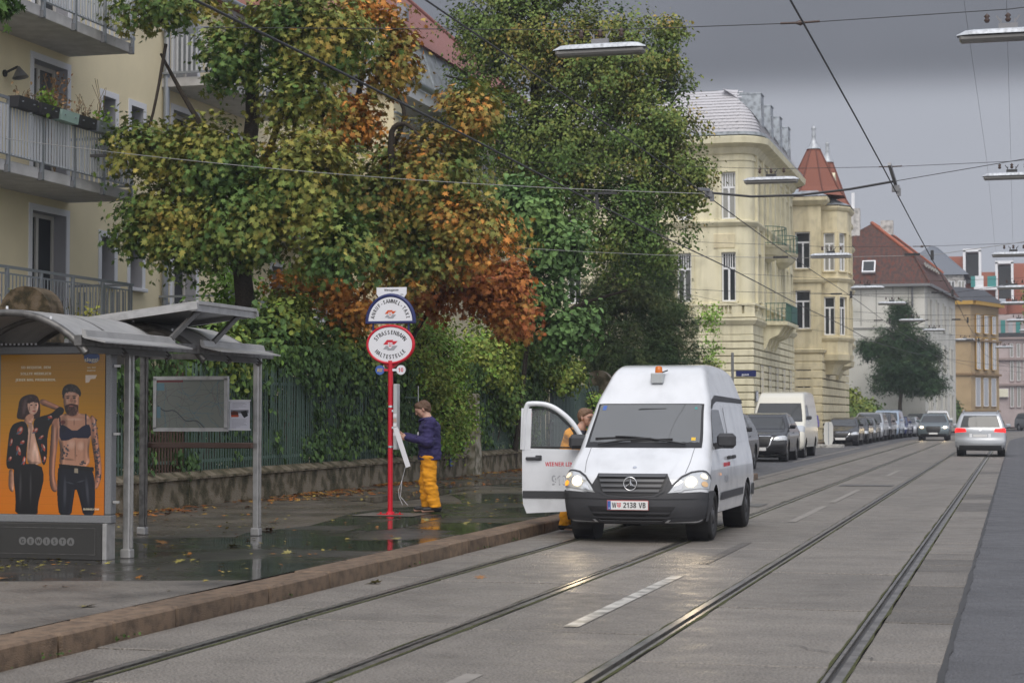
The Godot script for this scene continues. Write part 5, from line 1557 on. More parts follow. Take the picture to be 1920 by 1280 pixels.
	for k in 8: im.fill_rect(Rect2i(12, 82 + k * 5, [70, 64, 70, 58, 66, 70, 40, 20][k], 1), Color(0.5, 0.5, 0.55))
	panel(picture(im, 0.6), n, "sheet", Vector3.ZERO, 0.27, 0.37)
	for y in [-0.18, 0.18]: unit("tape", M.paper, n, Vector3(0, y, 0.003), Vector3(0.3, 0.018, 0.004))
	unit("bench", M.steel_dark, s, Vector3(-10.3, 0.62, -18.3), Vector3(0.34, 0.05, 0.8))

	# poster case closing the near end
	var C = Vector3(-9.69, 0.14, -17.55)
	var ad = thing("poster_case", "tall poster case with orange underwear poster closing the near end of the shelter", "poster case", C)
	b = MB.new()
	for y in [0.42, 2.17]: b.box(Vector3(0, y, 0.0), Vector3(1.36, 0.09, 0.13), Basis(), 0.012)
	for x in [-0.64, 0.64]: b.box(Vector3(x, 1.295, 0), Vector3(0.075, 1.66, 0.13), Basis(), 0.012)
	b.box(Vector3(0, 1.295, -0.02), Vector3(1.2, 1.66, 0.12))
	obj("frame", b, M.galv_dark, ad)
	var po = panel(picture(poster_image(), 0.3), ad, "poster", Vector3(0, 1.295, 0.062), 1.205, 1.66)
	var px = func(x, y): return Vector3((x - 312.5) / 609.0 * 1.205, 1.295 + (541.5 - y) / 953.0 * 1.66, 0.064)
	for q in [["SO BEQUEM, DEN", 215, 143, 0.026], ["SOLLTE WIRKLICH", 215, 180, 0.026], ["JEDER MAL PROBIEREN.", 215, 217, 0.026], ["SLOGGI.COM", 544, 984, 0.018], ["sloggi", 538, 100, 0.036], ["NEU. NUR", 538, 146, 0.013], ["KOMFORT", 538, 164, 0.013]]:
		text("lettering", q[0], q[3], M.poster_white, po, Transform3D(Basis(), px.call(q[1], q[2]) - Vector3(0, 1.295, 0.062)), 0.0015, "Droid Sans", 1.18)
	b = MB.new()
	b.box(Vector3(0, 1.295, 0.085), Vector3(1.2, 1.65, 0.005))
	b = MB.new()
	b.box(Vector3(-0.02, 0.19, 0), Vector3(1.24, 0.38, 0.22), Basis(), 0.01)
	var pln = obj("plinth", b, M.ad_dark, ad)
	b = MB.new()
	for q in [[0, 0.33, 1.1, 0.006], [0, 0.06, 1.1, 0.006]]: b.box(Vector3(q[0] - 0.02, q[1], 0.112), Vector3(q[2], q[3], 0.006))
	for x in [-0.57, 0.53]: b.box(Vector3(x, 0.195, 0.112), Vector3(0.006, 0.27, 0.006))
	obj("door_outline", b, M.steel_dark, pln)
	b = MB.new()
	b.box(Vector3(0.625, 0.19, 0), Vector3(0.05, 0.38, 0.2), Basis(), 0.008)
	obj("side_strip", b, M.steel, pln)
	for i in 7:
		b = MB.new()
		b.cyl(Vector3(-0.3 + i * 0.092, 0.19, 0.105), Vector3(-0.3 + i * 0.092, 0.19, 0.113), 0.043, 16)
		obj("round_badge", b, M.badge_grey, pln)
		text("letter", "GEWISTA"[i], 0.042, M.ad_dark, pln, Transform3D(Basis(), Vector3(-0.3 + i * 0.092, 0.188, 0.114)), 0.002)
	b = MB.new()
	for y in [0.6, 1.3, 2.0]: b.box(Vector3(0.72, y, 0.02), Vector3(0.07, 0.025, 0.025))
	obj("bracket", b, M.steel, ad)
	for i in 9: unit("vent_slot", M.paper, ad, Vector3(-0.62 + i * 0.05, 2.235, 0.02), Vector3(0.02, 0.02, 0.01))

func arc_text(s, cx, cy, rx, ry, a0, a1, size, m, parent, z, bottom = false):
	for i in s.length():
		var t = deg_to_rad(lerpf(a0, a1, i / float(s.length() - 1)))
		var p = Vector3(cx + rx * cos(t), cy + ry * sin(t), z)
		var nrm = Vector2(cos(t) / rx, sin(t) / ry).normalized()
		var ang = atan2(nrm.y, nrm.x) - PI / 2 if not bottom else atan2(nrm.y, nrm.x) + PI / 2
		text("letter", s[i], size, m, parent, Transform3D(Basis(Vector3.BACK, ang), p), 0.002, "Droid Sans", 0.82)
func emblem(parent, x, y, z, k, m_top):
	for q in [[m_top, [[-0.1, 0.0], [-0.045, 0.062], [0.045, 0.062], [0.03, 0.046], [0.105, 0.046], [0.06, 0.0]]], [M.flag_grey, [[-0.1, -0.062], [-0.06, -0.016], [0.105, -0.016], [0.05, -0.078], [-0.045, -0.078], [-0.03, -0.062]]]]:
		var b = MB.new()
		b.prism(q[1].map(func(p): return Vector2(p[0] * k, p[1] * k)), Transform3D(Basis(), Vector3(x, y, z)), 0.002)
		obj("emblem_flag", b, q[0], parent)
	var b = MB.new()
	b.prism([Vector2(-0.03, 0.028), Vector2(0.03, 0.028), Vector2(0.03, -0.02), Vector2(0.018, -0.044), Vector2(0, -0.054), Vector2(-0.018, -0.044), Vector2(-0.03, -0.02)].map(func(p): return p * k), Transform3D(Basis(), Vector3(x, y, z)), 0.004)
	obj("emblem_shield", b, M.sign_white, parent)
	b = MB.new()
	for sx in [-1, 1]:
		b.box(Vector3(x + sx * 0.013 * k, y + 0.012 * k, z + 0.004), Vector3(0.015, 0.014, 0.003) * k)
		b.box(Vector3(x + sx * 0.011 * k, y - 0.018 * k, z + 0.004), Vector3(0.012, 0.024, 0.003) * k)
	obj("emblem_field", b, m_top, parent)

func stop_sign():
	var s = thing("tram_stop_sign", "red tram stop pole with oval tram sign under a half-round taxi sign", "stop sign", Vector3(-9.05, 0.14, -26.47))
	var b = MB.new()
	b.cyl(Vector3(0, 0, 0), Vector3(0, 2.3, 0), 0.038, 14)
	var pole = obj("pole", b, M.red, s)
	b = MB.new()
	b.lathe([Vector2(0.2, 0.0), Vector2(0.2, 0.012), Vector2(0.2, 0.012), Vector2(0.06, 0.016), Vector2(0.05, 0.05), Vector2(0.0, 0.05)], Transform3D(), 18)
	for i in 4: b.cyl(Vector3(0.15 * cos(i * TAU / 4), 0.01, 0.15 * sin(i * TAU / 4)), Vector3(0.15 * cos(i * TAU / 4), 0.04, 0.15 * sin(i * TAU / 4)), 0.014, 6)
	obj("base_plate", b, M.red, pole)
	b = MB.new()
	b.cyl(Vector3(0, 1.6, 0), Vector3(0, 1.63, 0), 0.044, 12); b.cyl(Vector3(0, 1.0, 0), Vector3(0, 1.03, 0), 0.044, 12)
	obj("clamp_band", b, M.chrome, pole)
	# oval sign
	var ov = func(rx, ry, n = 40):
		var o = []
		for i in n: o.append(Vector2(rx * cos(TAU * i / n), ry * sin(TAU * i / n)))
		return o
	var cy = 2.54
	b = MB.new()
	b.prism(ov.call(0.345, 0.262), Transform3D(Basis(), Vector3(0, cy, -0.02)), 0.04)
	var os = obj("oval_sign", b, M.sign_white, s)
	b = MB.new()
	var rows = []
	for i in 48:
		var a = TAU * i / 48
		var row = []
		for j in 8:
			var t = TAU * j / 8
			row.append(Vector3((0.362 + 0.024 * cos(t)) * cos(a), cy + (0.279 + 0.024 * cos(t)) * sin(a), 0.034 * sin(t)))
		rows.append(row)
	rows.append(rows[0])
	b.grid(rows, true, true)
	obj("red_rim", b, M.red, os)
	arc_text("STRASSENBAHN", 0, cy - 0.015, 0.262, 0.196, 150, 30, 0.062, M.black, os, 0.021)
	arc_text("HALTESTELLE", 0, cy + 0.015, 0.262, 0.2, 216, 324, 0.062, M.black, os, 0.021, true)
	emblem(os, 0, cy + 0.0, 0.021, 1.12, M.red)
	b = MB.new()
	b.prism([Vector2(-0.2, 0.0), Vector2(0.2, 0.0), Vector2(0.04, -0.12), Vector2(-0.04, -0.12)], Transform3D(Basis(), Vector3(0, 2.31, -0.035)), 0.02)
	obj("gusset", b, M.red, pole)
	# half-round sign
	b = MB.new()
	var hr = []
	for i in 25: hr.append(Vector2(0.352 * cos(PI * i / 24), 0.375 * sin(PI * i / 24)))
	b.prism(hr, Transform3D(Basis(), Vector3(0, 2.885, -0.02)), 0.04)
	var hs = obj("half_round_sign", b, M.sign_white, s)
	b = MB.new()
	var path = []
	for i in 25: path.append(Vector3(0.37 * cos(PI * i / 24), 2.885 + 0.39 * sin(PI * i / 24), 0))
	b.tube(path, 0.032, 8)
	b.box(Vector3(0, 2.872, 0), Vector3(0.79, 0.042, 0.06), Basis(), 0.01)
	obj("blue_rim", b, M.navy, hs)
	arc_text("ANRUF-SAMMEL-TAXI", 0, 2.885, 0.283, 0.305, 168, 12, 0.058, M.black, hs, 0.021)
	emblem(hs, 0, 3.0, 0.021, 0.88, M.orange_red)
	b = MB.new()
	for x in [-0.28, 0.28]: b.cyl(Vector3(x, 2.7, -0.01), Vector3(x, 2.87, -0.01), 0.016, 8)
	obj("spacer_rod", b, M.navy, hs)
	b = MB.new()
	b.prism([Vector2(-0.235, 0.15), Vector2(-0.235, 0.05), Vector2(-0.2, 0), Vector2(0.2, 0), Vector2(0.235, 0.05), Vector2(0.235, 0.15)], Transform3D(Basis(), Vector3(0, 3.25, -0.05)), 0.02)
	var np = obj("name_plate", b, M.sign_white, s)
	text("lettering", "Wenzgasse", 0.032, M.black, np, Transform3D(Basis(), Vector3(0, 3.36, -0.029)))
	text("lettering", "10:58", 0.014, M.black, np, Transform3D(Basis(), Vector3(0.165, 3.29, -0.029)))
	# line roundels
	for q in [[0.165, M.sign_white, "10", M.red], [-0.165, M.tag_blue, "AST", M.yellow_paint]]:
		b = MB.new()
		b.cyl(Vector3(q[0], 2.16, -0.01), Vector3(q[0], 2.16, 0.012), 0.072, 24)
		var d = obj("line_roundel", b, q[1], s)
		text("lettering", q[2], 0.062 if q[0] > 0 else 0.05, q[3], d, Transform3D(Basis(), Vector3(q[0], 2.158, 0.013)), 0.002, "Droid Sans", 0.9 if q[0] > 0 else 0.75)
		b = MB.new()
		b.bar(Vector3(0, 2.16, 0), Vector3(q[0] * 0.62, 2.16, 0), 0.03, 0.035)
		obj("arm", b, M.red if q[0] < 0 else M.chrome, d)
	b = MB.new()
	b.box(Vector3(0.085, 1.46, -0.03), Vector3(0.06, 0.98, 0.14), Basis(), 0.008)
	var tc = obj("timetable_case", b, M.sign_grey, s)
	for y in [1.3, 1.55]: unit("bracket", M.chrome, tc, Vector3(0.05, y, 0), Vector3(0.04, 0.03, 0.06))
	for k in 5: unit("timetable_strip", [M.paper, M.clay_paper][k % 2], tc, Vector3(0.085, 1.2 + 0.07 * k, 0.042), Vector3(0.05, 0.05, 0.004))
	var st = thing("paper_strip", "long white paper strip the man is pulling out of the timetable case", "paper strip", Vector3(-8.93, 1.02, -26.4))
	var pts = []
	b = MB.new()
	var A = Vector3(0.0, 0.42, 0.02); var B = Vector3(0.2, -0.16, 0.08)
	b.box((A + B) / 2, Vector3(0.075, A.distance_to(B), 0.006), Basis(Vector3.BACK, atan2(B.x - A.x, A.y - B.y)))
	obj("strip", b, M.paper, st)
	for k in 2:
		b = MB.new()
		b.tube([B + Vector3(-0.03, 0.01, 0), B + Vector3(-0.08, -0.2, 0.02), B + Vector3(-0.13 + 0.04 * k, -0.34, 0.03), B + Vector3(-0.12 + 0.02 * k, -0.44, 0.03), B + Vector3(-0.07 + 0.08 * k, -0.56, 0.02)], 0.0035, 5)
		obj("cord", b, M.paper, st)

func street_lamp(label, p, L):
	var s = thing("street_lamp", label, "street lamp", p, 0.0, "long street lamps hung on wires over the tracks")
	var b = MB.new()
	var rows = []
	for i in 13:
		var t = i / 12.0
		var x = (t - 0.5) * L
		var e = pow(absf(t - 0.5) * 2.0, 10.0)
		var row = []
		for j in 9:
			var a = PI * j / 8.0
			row.append(Vector3(x, -0.03 + (0.1 * (1.0 - e * 0.8)) * pow(sin(a), 0.6) if j > 0 and j < 8 else -0.03, -cos(a) * 0.17 * (1.0 - e * 0.4)))
		rows.append(row)
	b.grid(rows)
	obj("housing", b, M.lamp_top, s)
	b = MB.new()
	b.box(Vector3(0, -0.075, 0), Vector3(L * 0.95, 0.11, 0.26), Basis(), 0.035)
	obj("diffuser", b, M.lamp_under, s)
	b = MB.new()
	b.box(Vector3(0, 0.11, 0), Vector3(0.3, 0.08, 0.08)); b.box(Vector3(-0.11, 0.17, 0), Vector3(0.02, 0.12, 0.03)); b.box(Vector3(0.11, 0.17, 0), Vector3(0.02, 0.12, 0.03))
	b.bar(Vector3(-0.11, 0.17, 0), Vector3(-0.18, 0.28, 0), 0.02, 0.02); b.bar(Vector3(0.11, 0.17, 0), Vector3(0.18, 0.28, 0), 0.02, 0.02)
	obj("hanger", b, M.clamp if p.z > -40 else M.iron, s)
	for x in [-0.33, 0.0, 0.37]:
		b = MB.new()
		b.lathe([Vector2(0.0, -0.08), Vector2(0.03, -0.07), Vector2(0.05, -0.03), Vector2(0.025, 0.0), Vector2(0.05, 0.03), Vector2(0.025, 0.06), Vector2(0.0, 0.08)], Transform3D(Basis(), Vector3(x, 0.25, 0)), 8)
		obj("insulator", b, M.insul, s)
func wire(called, label, pts, r, m, group = ""):
	var b = MB.new()
	b.tube(pts, r, 6)
	return tag(obj(called, b, m), label, "wire", group)
func catenary(a, b, sag, n = 12):
	var o = []
	for i in n + 1:
		var t = i / float(n)
		o.append(a.lerp(b, t) - Vector3(0, sag * 4.0 * t * (1.0 - t), 0))
	return o
func overhead():
	var path = func(x, y):
		var o = []
		for i in 46:
			var z = 2.0 - i * 5.0
			o.append(Vector3(x + bend(z), y - 0.03 * sin(i * 0.9), z))
		return o
	wire("contact_wire", "black tram contact wire above the left track, crossing the lime tree", path.call(-4.9, 5.22), 0.0085, M.wire, "contact wires over the two tracks")
	wire("contact_wire", "black tram contact wire above the right track, slanting across the open sky", path.call(-1.86, 5.22), 0.0105, M.wire, "contact wires over the two tracks")
	wire("feeder_cable", "thick black feeder cable slanting across the maple crowns", path.call(-8.5, 6.08), 0.017, M.wire)
	# span with insulated tube between the tracks
	var s = thing("span_wire", "span wire with thick insulated tube joining the two contact wires", "wire", Vector3.ZERO, 0.0, "span wires across the street")
	var b = MB.new()
	b.tube(catenary(Vector3(-18.7, 6.75, -29.4), Vector3(-4.95, 5.27, -30.4), 0.2, 16), 0.0065, 5)
	obj("pale_wire", b, M.wire_pale, s)
	b = MB.new()
	b.tube([Vector3(-4.9, 5.2, -30.6), Vector3(-4.86, 5.3, -30.6), Vector3(-4.6, 5.27, -30.6), Vector3(-4.2, 5.22, -30.6), Vector3(-3.4, 5.22, -30.6), Vector3(-2.6, 5.29, -30.6), Vector3(-1.86, 5.4, -30.6)], 0.02, 7)
	obj("insulated_tube", b, M.wire, s)
	b = MB.new()
	b.tube([Vector3(-1.86, 5.4, -30.6), Vector3(0.6, 5.75, -30.6), Vector3(9, 7.6, -30.6)], 0.006, 5)
	obj("thin_wire", b, M.wire, s)
	for x in [-4.9, -1.86]:
		b = MB.new()
		b.box(Vector3(x, 5.28, -30.6), Vector3(0.12, 0.1, 0.12)); b.box(Vector3(x + 0.05, 5.22, -30.6), Vector3(0.06, 0.12, 0.08)); b.bar(Vector3(x, 5.35, -30.6), Vector3(x - 0.06, 5.6 if x > -3 else 5.3, -30.0), 0.05, 0.05)
		obj("clamp", b, M.clamp, s)
	b = MB.new()
	b.bar(Vector3(-6.75, 5.33, -30.3), Vector3(-6.72, 5.05, -30.3), 0.03, 0.05); b.bar(Vector3(-6.95, 5.33, -30.3), Vector3(-6.4, 5.31, -30.3), 0.03, 0.04); b.box(Vector3(-15.6, 6.19, -29.7), Vector3(0.3, 0.05, 0.05))
	obj("insulator", b, M.iron, s)
	var k = 0
	for q in [[-44.0, 5.3, -4.9], [-58.0, 5.3, -4.9], [-76.0, 5.35, -4.9], [-98.0, 5.4, -4.9]]:
		s = thing("span_wire", ["thin span wire passing right of the green tree toward the yellow house", "thin span wire crossing before the yellow house's first floor", "thin span wire before the turret house", "thin far span wire before the white house"][k], "wire", Vector3.ZERO, 0.0, "span wires across the street")
		b = MB.new()
		b.tube(catenary(Vector3(-18.7 if k < 2 else -13.0, q[1] + 1.2, q[0]), Vector3(-4.9, q[1], q[0]), 0.2, 8), 0.007, 5)
		b.tube([Vector3(-4.9, q[1], q[0]), Vector3(-1.86, q[1], q[0]), Vector3(10, q[1] + 1.5, q[0])], 0.007, 5)
		obj("thin_wire", b, M.wire_pale if k == 0 else M.wire, s)
		b = MB.new()
		for x in [-4.9, -1.86]: b.box(Vector3(x, q[1], q[0]), Vector3(0.07, 0.22, 0.07)); b.box(Vector3(x - 0.45, q[1] + 0.03, q[0]), Vector3(0.35, 0.05, 0.05))
		obj("insulator", b, M.iron, s)
		k += 1
	var ord = ["first", "second", "third", "fourth", "fifth", "sixth", "seventh", "eighth", "ninth"]
	var zs = [-31.0, -54.0, -72.0, -90.0, -108.0, -124.0, -138.0, -154.0, -172.0]
	var ys = [7.9, 8.44, 7.72, 7.66, 7.95, 7.75, 7.7, 7.6, 7.6]
	for i in 9:
		var z = zs[i]; var y = ys[i]
		var sp = thing("lamp_span", "%s of the lamp suspension wires from the camera, carrying two long street lamps" % ord[i], "wire", Vector3.ZERO, 0.0, "lamp suspension wires")
		b = MB.new()
		var bx = bend(z)
		b.tube([Vector3(-14.2 if i < 3 else -12.8 + bx, y + 0.75, z), Vector3(-6.8 + bx, y + 0.3, z), Vector3(-3.4 + bx, y + 0.24, z), Vector3(-0.05 + bx, y + 0.28, z), Vector3(12 + bx, y + 1.2, z)], 0.008 if i < 4 else 0.012, 5)
		obj("thin_wire", b, M.wire, sp)
		b = MB.new()
		b.tube([Vector3(-3.75 + bx, y + 0.25, z), Vector3(-3.5 + bx, y + 0.245, z), Vector3(-3.42 + bx, y + 0.24, z), Vector3(-3.34 + bx, y + 0.245, z), Vector3(-3.1 + bx, y + 0.25, z)], [0.02, 0.02, 0.05, 0.02, 0.02], 6)
		obj("insulator", b, M.insul, sp)
		street_lamp("%s from the camera of the long grey street lamps over the left track" % ord[i], Vector3(-6.83 + bx, y, z), 1.62)
		street_lamp("%s from the camera of the long grey street lamps over the right track" % ord[i], Vector3(-0.08 + bx, y - 0.1, z), 1.62)
	for x in [-0.75, -0.1]:
		b = MB.new()
		b.tube([Vector3(x, 8.25, 2), Vector3(x, 8.2, -31.0), Vector3(x, 8.7, -54.0), Vector3(x, 8.0, -72.0), Vector3(x, 7.9, -90.0)], 0.0028, 4)
		tag(obj("lamp_cable", b, M.wire), "hair-thin cable running along the street %s the right-hand street lamps" % ["past the left ends of", "over the middle of"][0 if x < -0.5 else 1], "wire")
	# island and keep-side board by the parked cars
	b = MB.new()
	b.prism(blob(0, 0, 0.95, 1.2, 61, 20, 0.02).map(func(q): return Vector2(q[0], q[1])), Transform3D(Basis(Vector3.RIGHT, -PI / 2), Vector3.ZERO), 0.14)
	var isl = thing("traffic_island", "low white-edged traffic island beside the parked black saloon", "traffic island", Vector3(-9.1, 0.0, -92.0))
	obj("kerb_ring", b, M.paint_white, isl)
	var bo = thing("bollard", "white two-winged bollard standing on the traffic island", "bollard", Vector3(-8.9, 0.14, -92.0))
	for x in [-0.12, 0.12]:
		b = MB.new()
		b.prism([Vector2(-0.1, 0.2), Vector2(-0.03, 0.0), Vector2(0.1, 0.0), Vector2(0.1, 1.1), Vector2(-0.03, 1.1), Vector2(-0.1, 0.9)].map(func(v): return Vector2(v.x * (1.0 if x < 0 else -1.0), v.y)), Transform3D(Basis(), Vector3(x, 0, -0.05)), 0.1)
		obj("wing", b, M.concrete_pale, bo)
	unit("core", M.galv, bo, Vector3(0, 0.55, 0), Vector3(0.05, 1.1, 0.06))

class Car:
	var L; var hw; var r; var prof = []; var nor = []; var wid; var bf; var br; var top_i; var wr; var wheels
	func _init(sp):
		L = sp.L; hw = sp.hw; r = sp.get("r", 0.1); wid = sp.wid; bf = sp.get("bf", 0.2); br = sp.get("br", 0.1); wr = sp.wr; wheels = sp.wheels
		var p = []
		for q in sp.prof: p.append(Vector2(q[0], q[1]))
		for k in 2:
			var q = [p[0]]
			for i in p.size() - 1:
				q.append(p[i].lerp(p[i + 1], 0.2)); q.append(p[i].lerp(p[i + 1], 0.8))
			q.append(p[-1])
			p = q
		prof = p
		top_i = 0
		for i in p.size():
			var t = (p[mini(i + 1, p.size() - 1)] - p[maxi(i - 1, 0)]).normalized()
			nor.append(Vector2(-t.y, t.x))
			if p[i].y > p[top_i].y: top_i = i
	func tx(y):
		if y <= wid[0][0]: return wid[0][1]
		for i in wid.size() - 1:
			if y <= wid[i + 1][0]: return lerpf(wid[i][1], wid[i + 1][1], smoothstep(0, 1, (y - wid[i][0]) / (wid[i + 1][0] - wid[i][0])) * 0.5 + 0.5 * (y - wid[i][0]) / (wid[i + 1][0] - wid[i][0]))
		return wid[-1][1]
	func D(x, s, y):
		var e = pow(minf(absf(x) / hw, 1.2), 2.4)
		var s2 = s + bf * e * clampf(1.0 - s / 1.4, 0.0, 1.0) - br * e * clampf(1.0 - (L - s) / 1.0, 0.0, 1.0)
		return Vector3(x * tx(y), y, L / 2 - s2)
	func at_y(y, rear):
		var lo = top_i if not rear else top_i
		if not rear:
			for i in range(0, top_i):
				if y <= prof[i + 1].y: 
					var t = clampf((y - prof[i].y) / maxf(prof[i + 1].y - prof[i].y, 1e-5), 0, 1)
					return [prof[i].lerp(prof[i + 1], t), nor[i].lerp(nor[i + 1], t).normalized()]
			return [prof[top_i], nor[top_i]]
		for i in range(prof.size() - 1, top_i, -1):
			if y <= prof[i - 1].y:
				var t = clampf((y - prof[i].y) / maxf(prof[i - 1].y - prof[i].y, 1e-5), 0, 1)
				return [prof[i].lerp(prof[i - 1], t), nor[i].lerp(nor[i - 1], t).normalized()]
		return [prof[top_i], nor[top_i]]
	func skin(p, n, x, off):
		var a = absf(x) - (hw - r)
		if a <= 0.0: return D(x, p.x + n.x * off, p.y + n.y * off)
		var th = minf(a / r, PI / 2)
		var q = p - n * r + n * (r + off) * cos(th)
		return D(signf(x) * (hw - r + (r + off) * sin(th)), q.x, q.y)
	func end(x, y, off, rear):
		var k = at_y(y, rear)
		return skin(k[0], k[1], x, off)
	func side(s, y, sg, off): return D(sg * (hw + off), s, y)
	func patch(b, poly, f, cell, sgn):
		var P = PackedVector2Array(poly)
		var lo = P[0]; var hi = P[0]
		for p in P:
			lo = Vector2(minf(lo.x, p.x), minf(lo.y, p.y)); hi = Vector2(maxf(hi.x, p.x), maxf(hi.y, p.y))
		var e = 0.004
		var nx = maxi(1, ceili((hi.x - lo.x) / cell)); var ny = maxi(1, ceili((hi.y - lo.y) / cell))
		var cx = (hi.x - lo.x) / nx; var cy = (hi.y - lo.y) / ny
		for i in nx:
			for j in ny:
				var o = lo + Vector2(i * cx, j * cy)
				var cellp = PackedVector2Array([o, o + Vector2(cx, 0), o + Vector2(cx, cy), o + Vector2(0, cy)])
				for q in Geometry2D.intersect_polygons(P, cellp):
					var t = Geometry2D.triangulate_polygon(q)
					var V = []; var N = []
					for w in q:
						var a = f.call(w.x, w.y)
						V.append(a)
						N.append(((f.call(w.x + e, w.y) - f.call(w.x - e, w.y)).cross(f.call(w.x, w.y + e) - f.call(w.x, w.y - e)) * sgn).normalized())
					for k in range(0, t.size(), 3):
						var a = t[k]; var c = t[k + 1]; var d = t[k + 2]
						if (V[c] - V[a]).cross(V[d] - V[a]).dot(N[a]) < 0:
							var w = c; c = d; d = w
						b.tris(V[a], V[c], V[d], N[a], N[c], N[d])
	func front(poly, off, cell = 0.12, rear = false):
		var b = MB.new()
		patch(b, poly.map(func(q): return Vector2(q[0], q[1])), func(x, y): return end(x, y, off, rear), cell, -1.0 if rear else 1.0)
		return b
	func flank(poly, sg, off, cell = 0.16, b = null):
		if b == null: b = MB.new()
		patch(b, poly.map(func(q): return Vector2(q[0], q[1])), func(s, y): return side(s, y, sg, off), cell, float(sg))
		return b
	func body(xseg = 8):
		var b = MB.new()
		var xs = []
		for i in 5: xs.append(-(hw - r) - r * PI / 2 * (1.0 - i / 4.0))
		for i in range(1, xseg): xs.append(lerpf(-(hw - r), hw - r, i / float(xseg)))
		for i in 5: xs.append(hw - r + r * PI / 2 * i / 4.0)
		var rows = []
		for i in prof.size():
			rows.append(xs.map(func(x): return skin(prof[i], nor[i], x, 0.0)))
		b.grid(rows)
		var poly = PackedVector2Array()
		for i in prof.size(): poly.append(prof[i] - nor[i] * r)
		var list = [poly]
		for w in wheels:
			var c = PackedVector2Array()
			for k in 24: c.append(Vector2(w + wr * 1.16 * cos(TAU * k / 24), wr + wr * 1.16 * sin(TAU * k / 24)))
			var nl = []
			for q in list: nl.append_array(Geometry2D.clip_polygons(q, c))
			list = nl
		for q in list:
			if absf(MB.poly_area(q)) < 0.01: continue
			for sg in [-1, 1]: flank(Array(q).map(func(v): return [v.x, v.y]), sg, 0.0, 0.2, b)
		return b
	func arches():
		var b = MB.new()
		for w in wheels:
			for sg in [-1.0, 1.0]:
				var R = wr * 1.17
				for k in 24:
					var a0 = TAU * k / 24; var a1 = TAU * (k + 1) / 24
					var f = func(a, x, rr): return Vector3(sg * x * tx(wr), wr + rr * sin(a), L / 2 - w - rr * cos(a))
					b.quad(f.call(a0, hw - 0.015, R), f.call(a1, hw - 0.015, R), f.call(a1, hw - 0.3, R), f.call(a0, hw - 0.3, R))
					b.tri(f.call(a0, hw - 0.3, R), f.call(a1, hw - 0.3, R), f.call(0, hw - 0.3, 0.0))
		return b

func wheel(t, p, r, w, sg, m_rim):
	var b = MB.new()
	var X = Transform3D(Basis(Vector3(0, -sg, 0), Vector3(sg, 0, 0), Vector3(0, 0, 1)), p)
	b.lathe([Vector2(r * 0.62, -w), Vector2(r * 0.9, -w), Vector2(r, -w * 0.8), Vector2(r, -w * 0.15), Vector2(r * 0.93, 0.0), Vector2(r * 0.68, 0.0), Vector2(r * 0.66, -0.02)], X, 26)
	var ty = obj("wheel", b, M.tyre, t)
	b = MB.new()
	b.lathe([Vector2(r * 0.67, -0.03), Vector2(r * 0.64, -0.02), Vector2(r * 0.58, -0.045), Vector2(r * 0.2, -0.02), Vector2(r * 0.18, -0.005), Vector2(0, -0.005)], X, 20)
	obj("rim", b, m_rim, ty)
	b = MB.new()
	for k in 7:
		var a = TAU * k / 7
		var c = X * Vector3(r * 0.44 * cos(a), -0.022, r * 0.44 * sin(a))
		b.cyl(c, X * Vector3(r * 0.44 * cos(a), -0.036, r * 0.44 * sin(a)), r * 0.1, 8)
	obj("rim_opening", b, M.black, ty)
	return ty

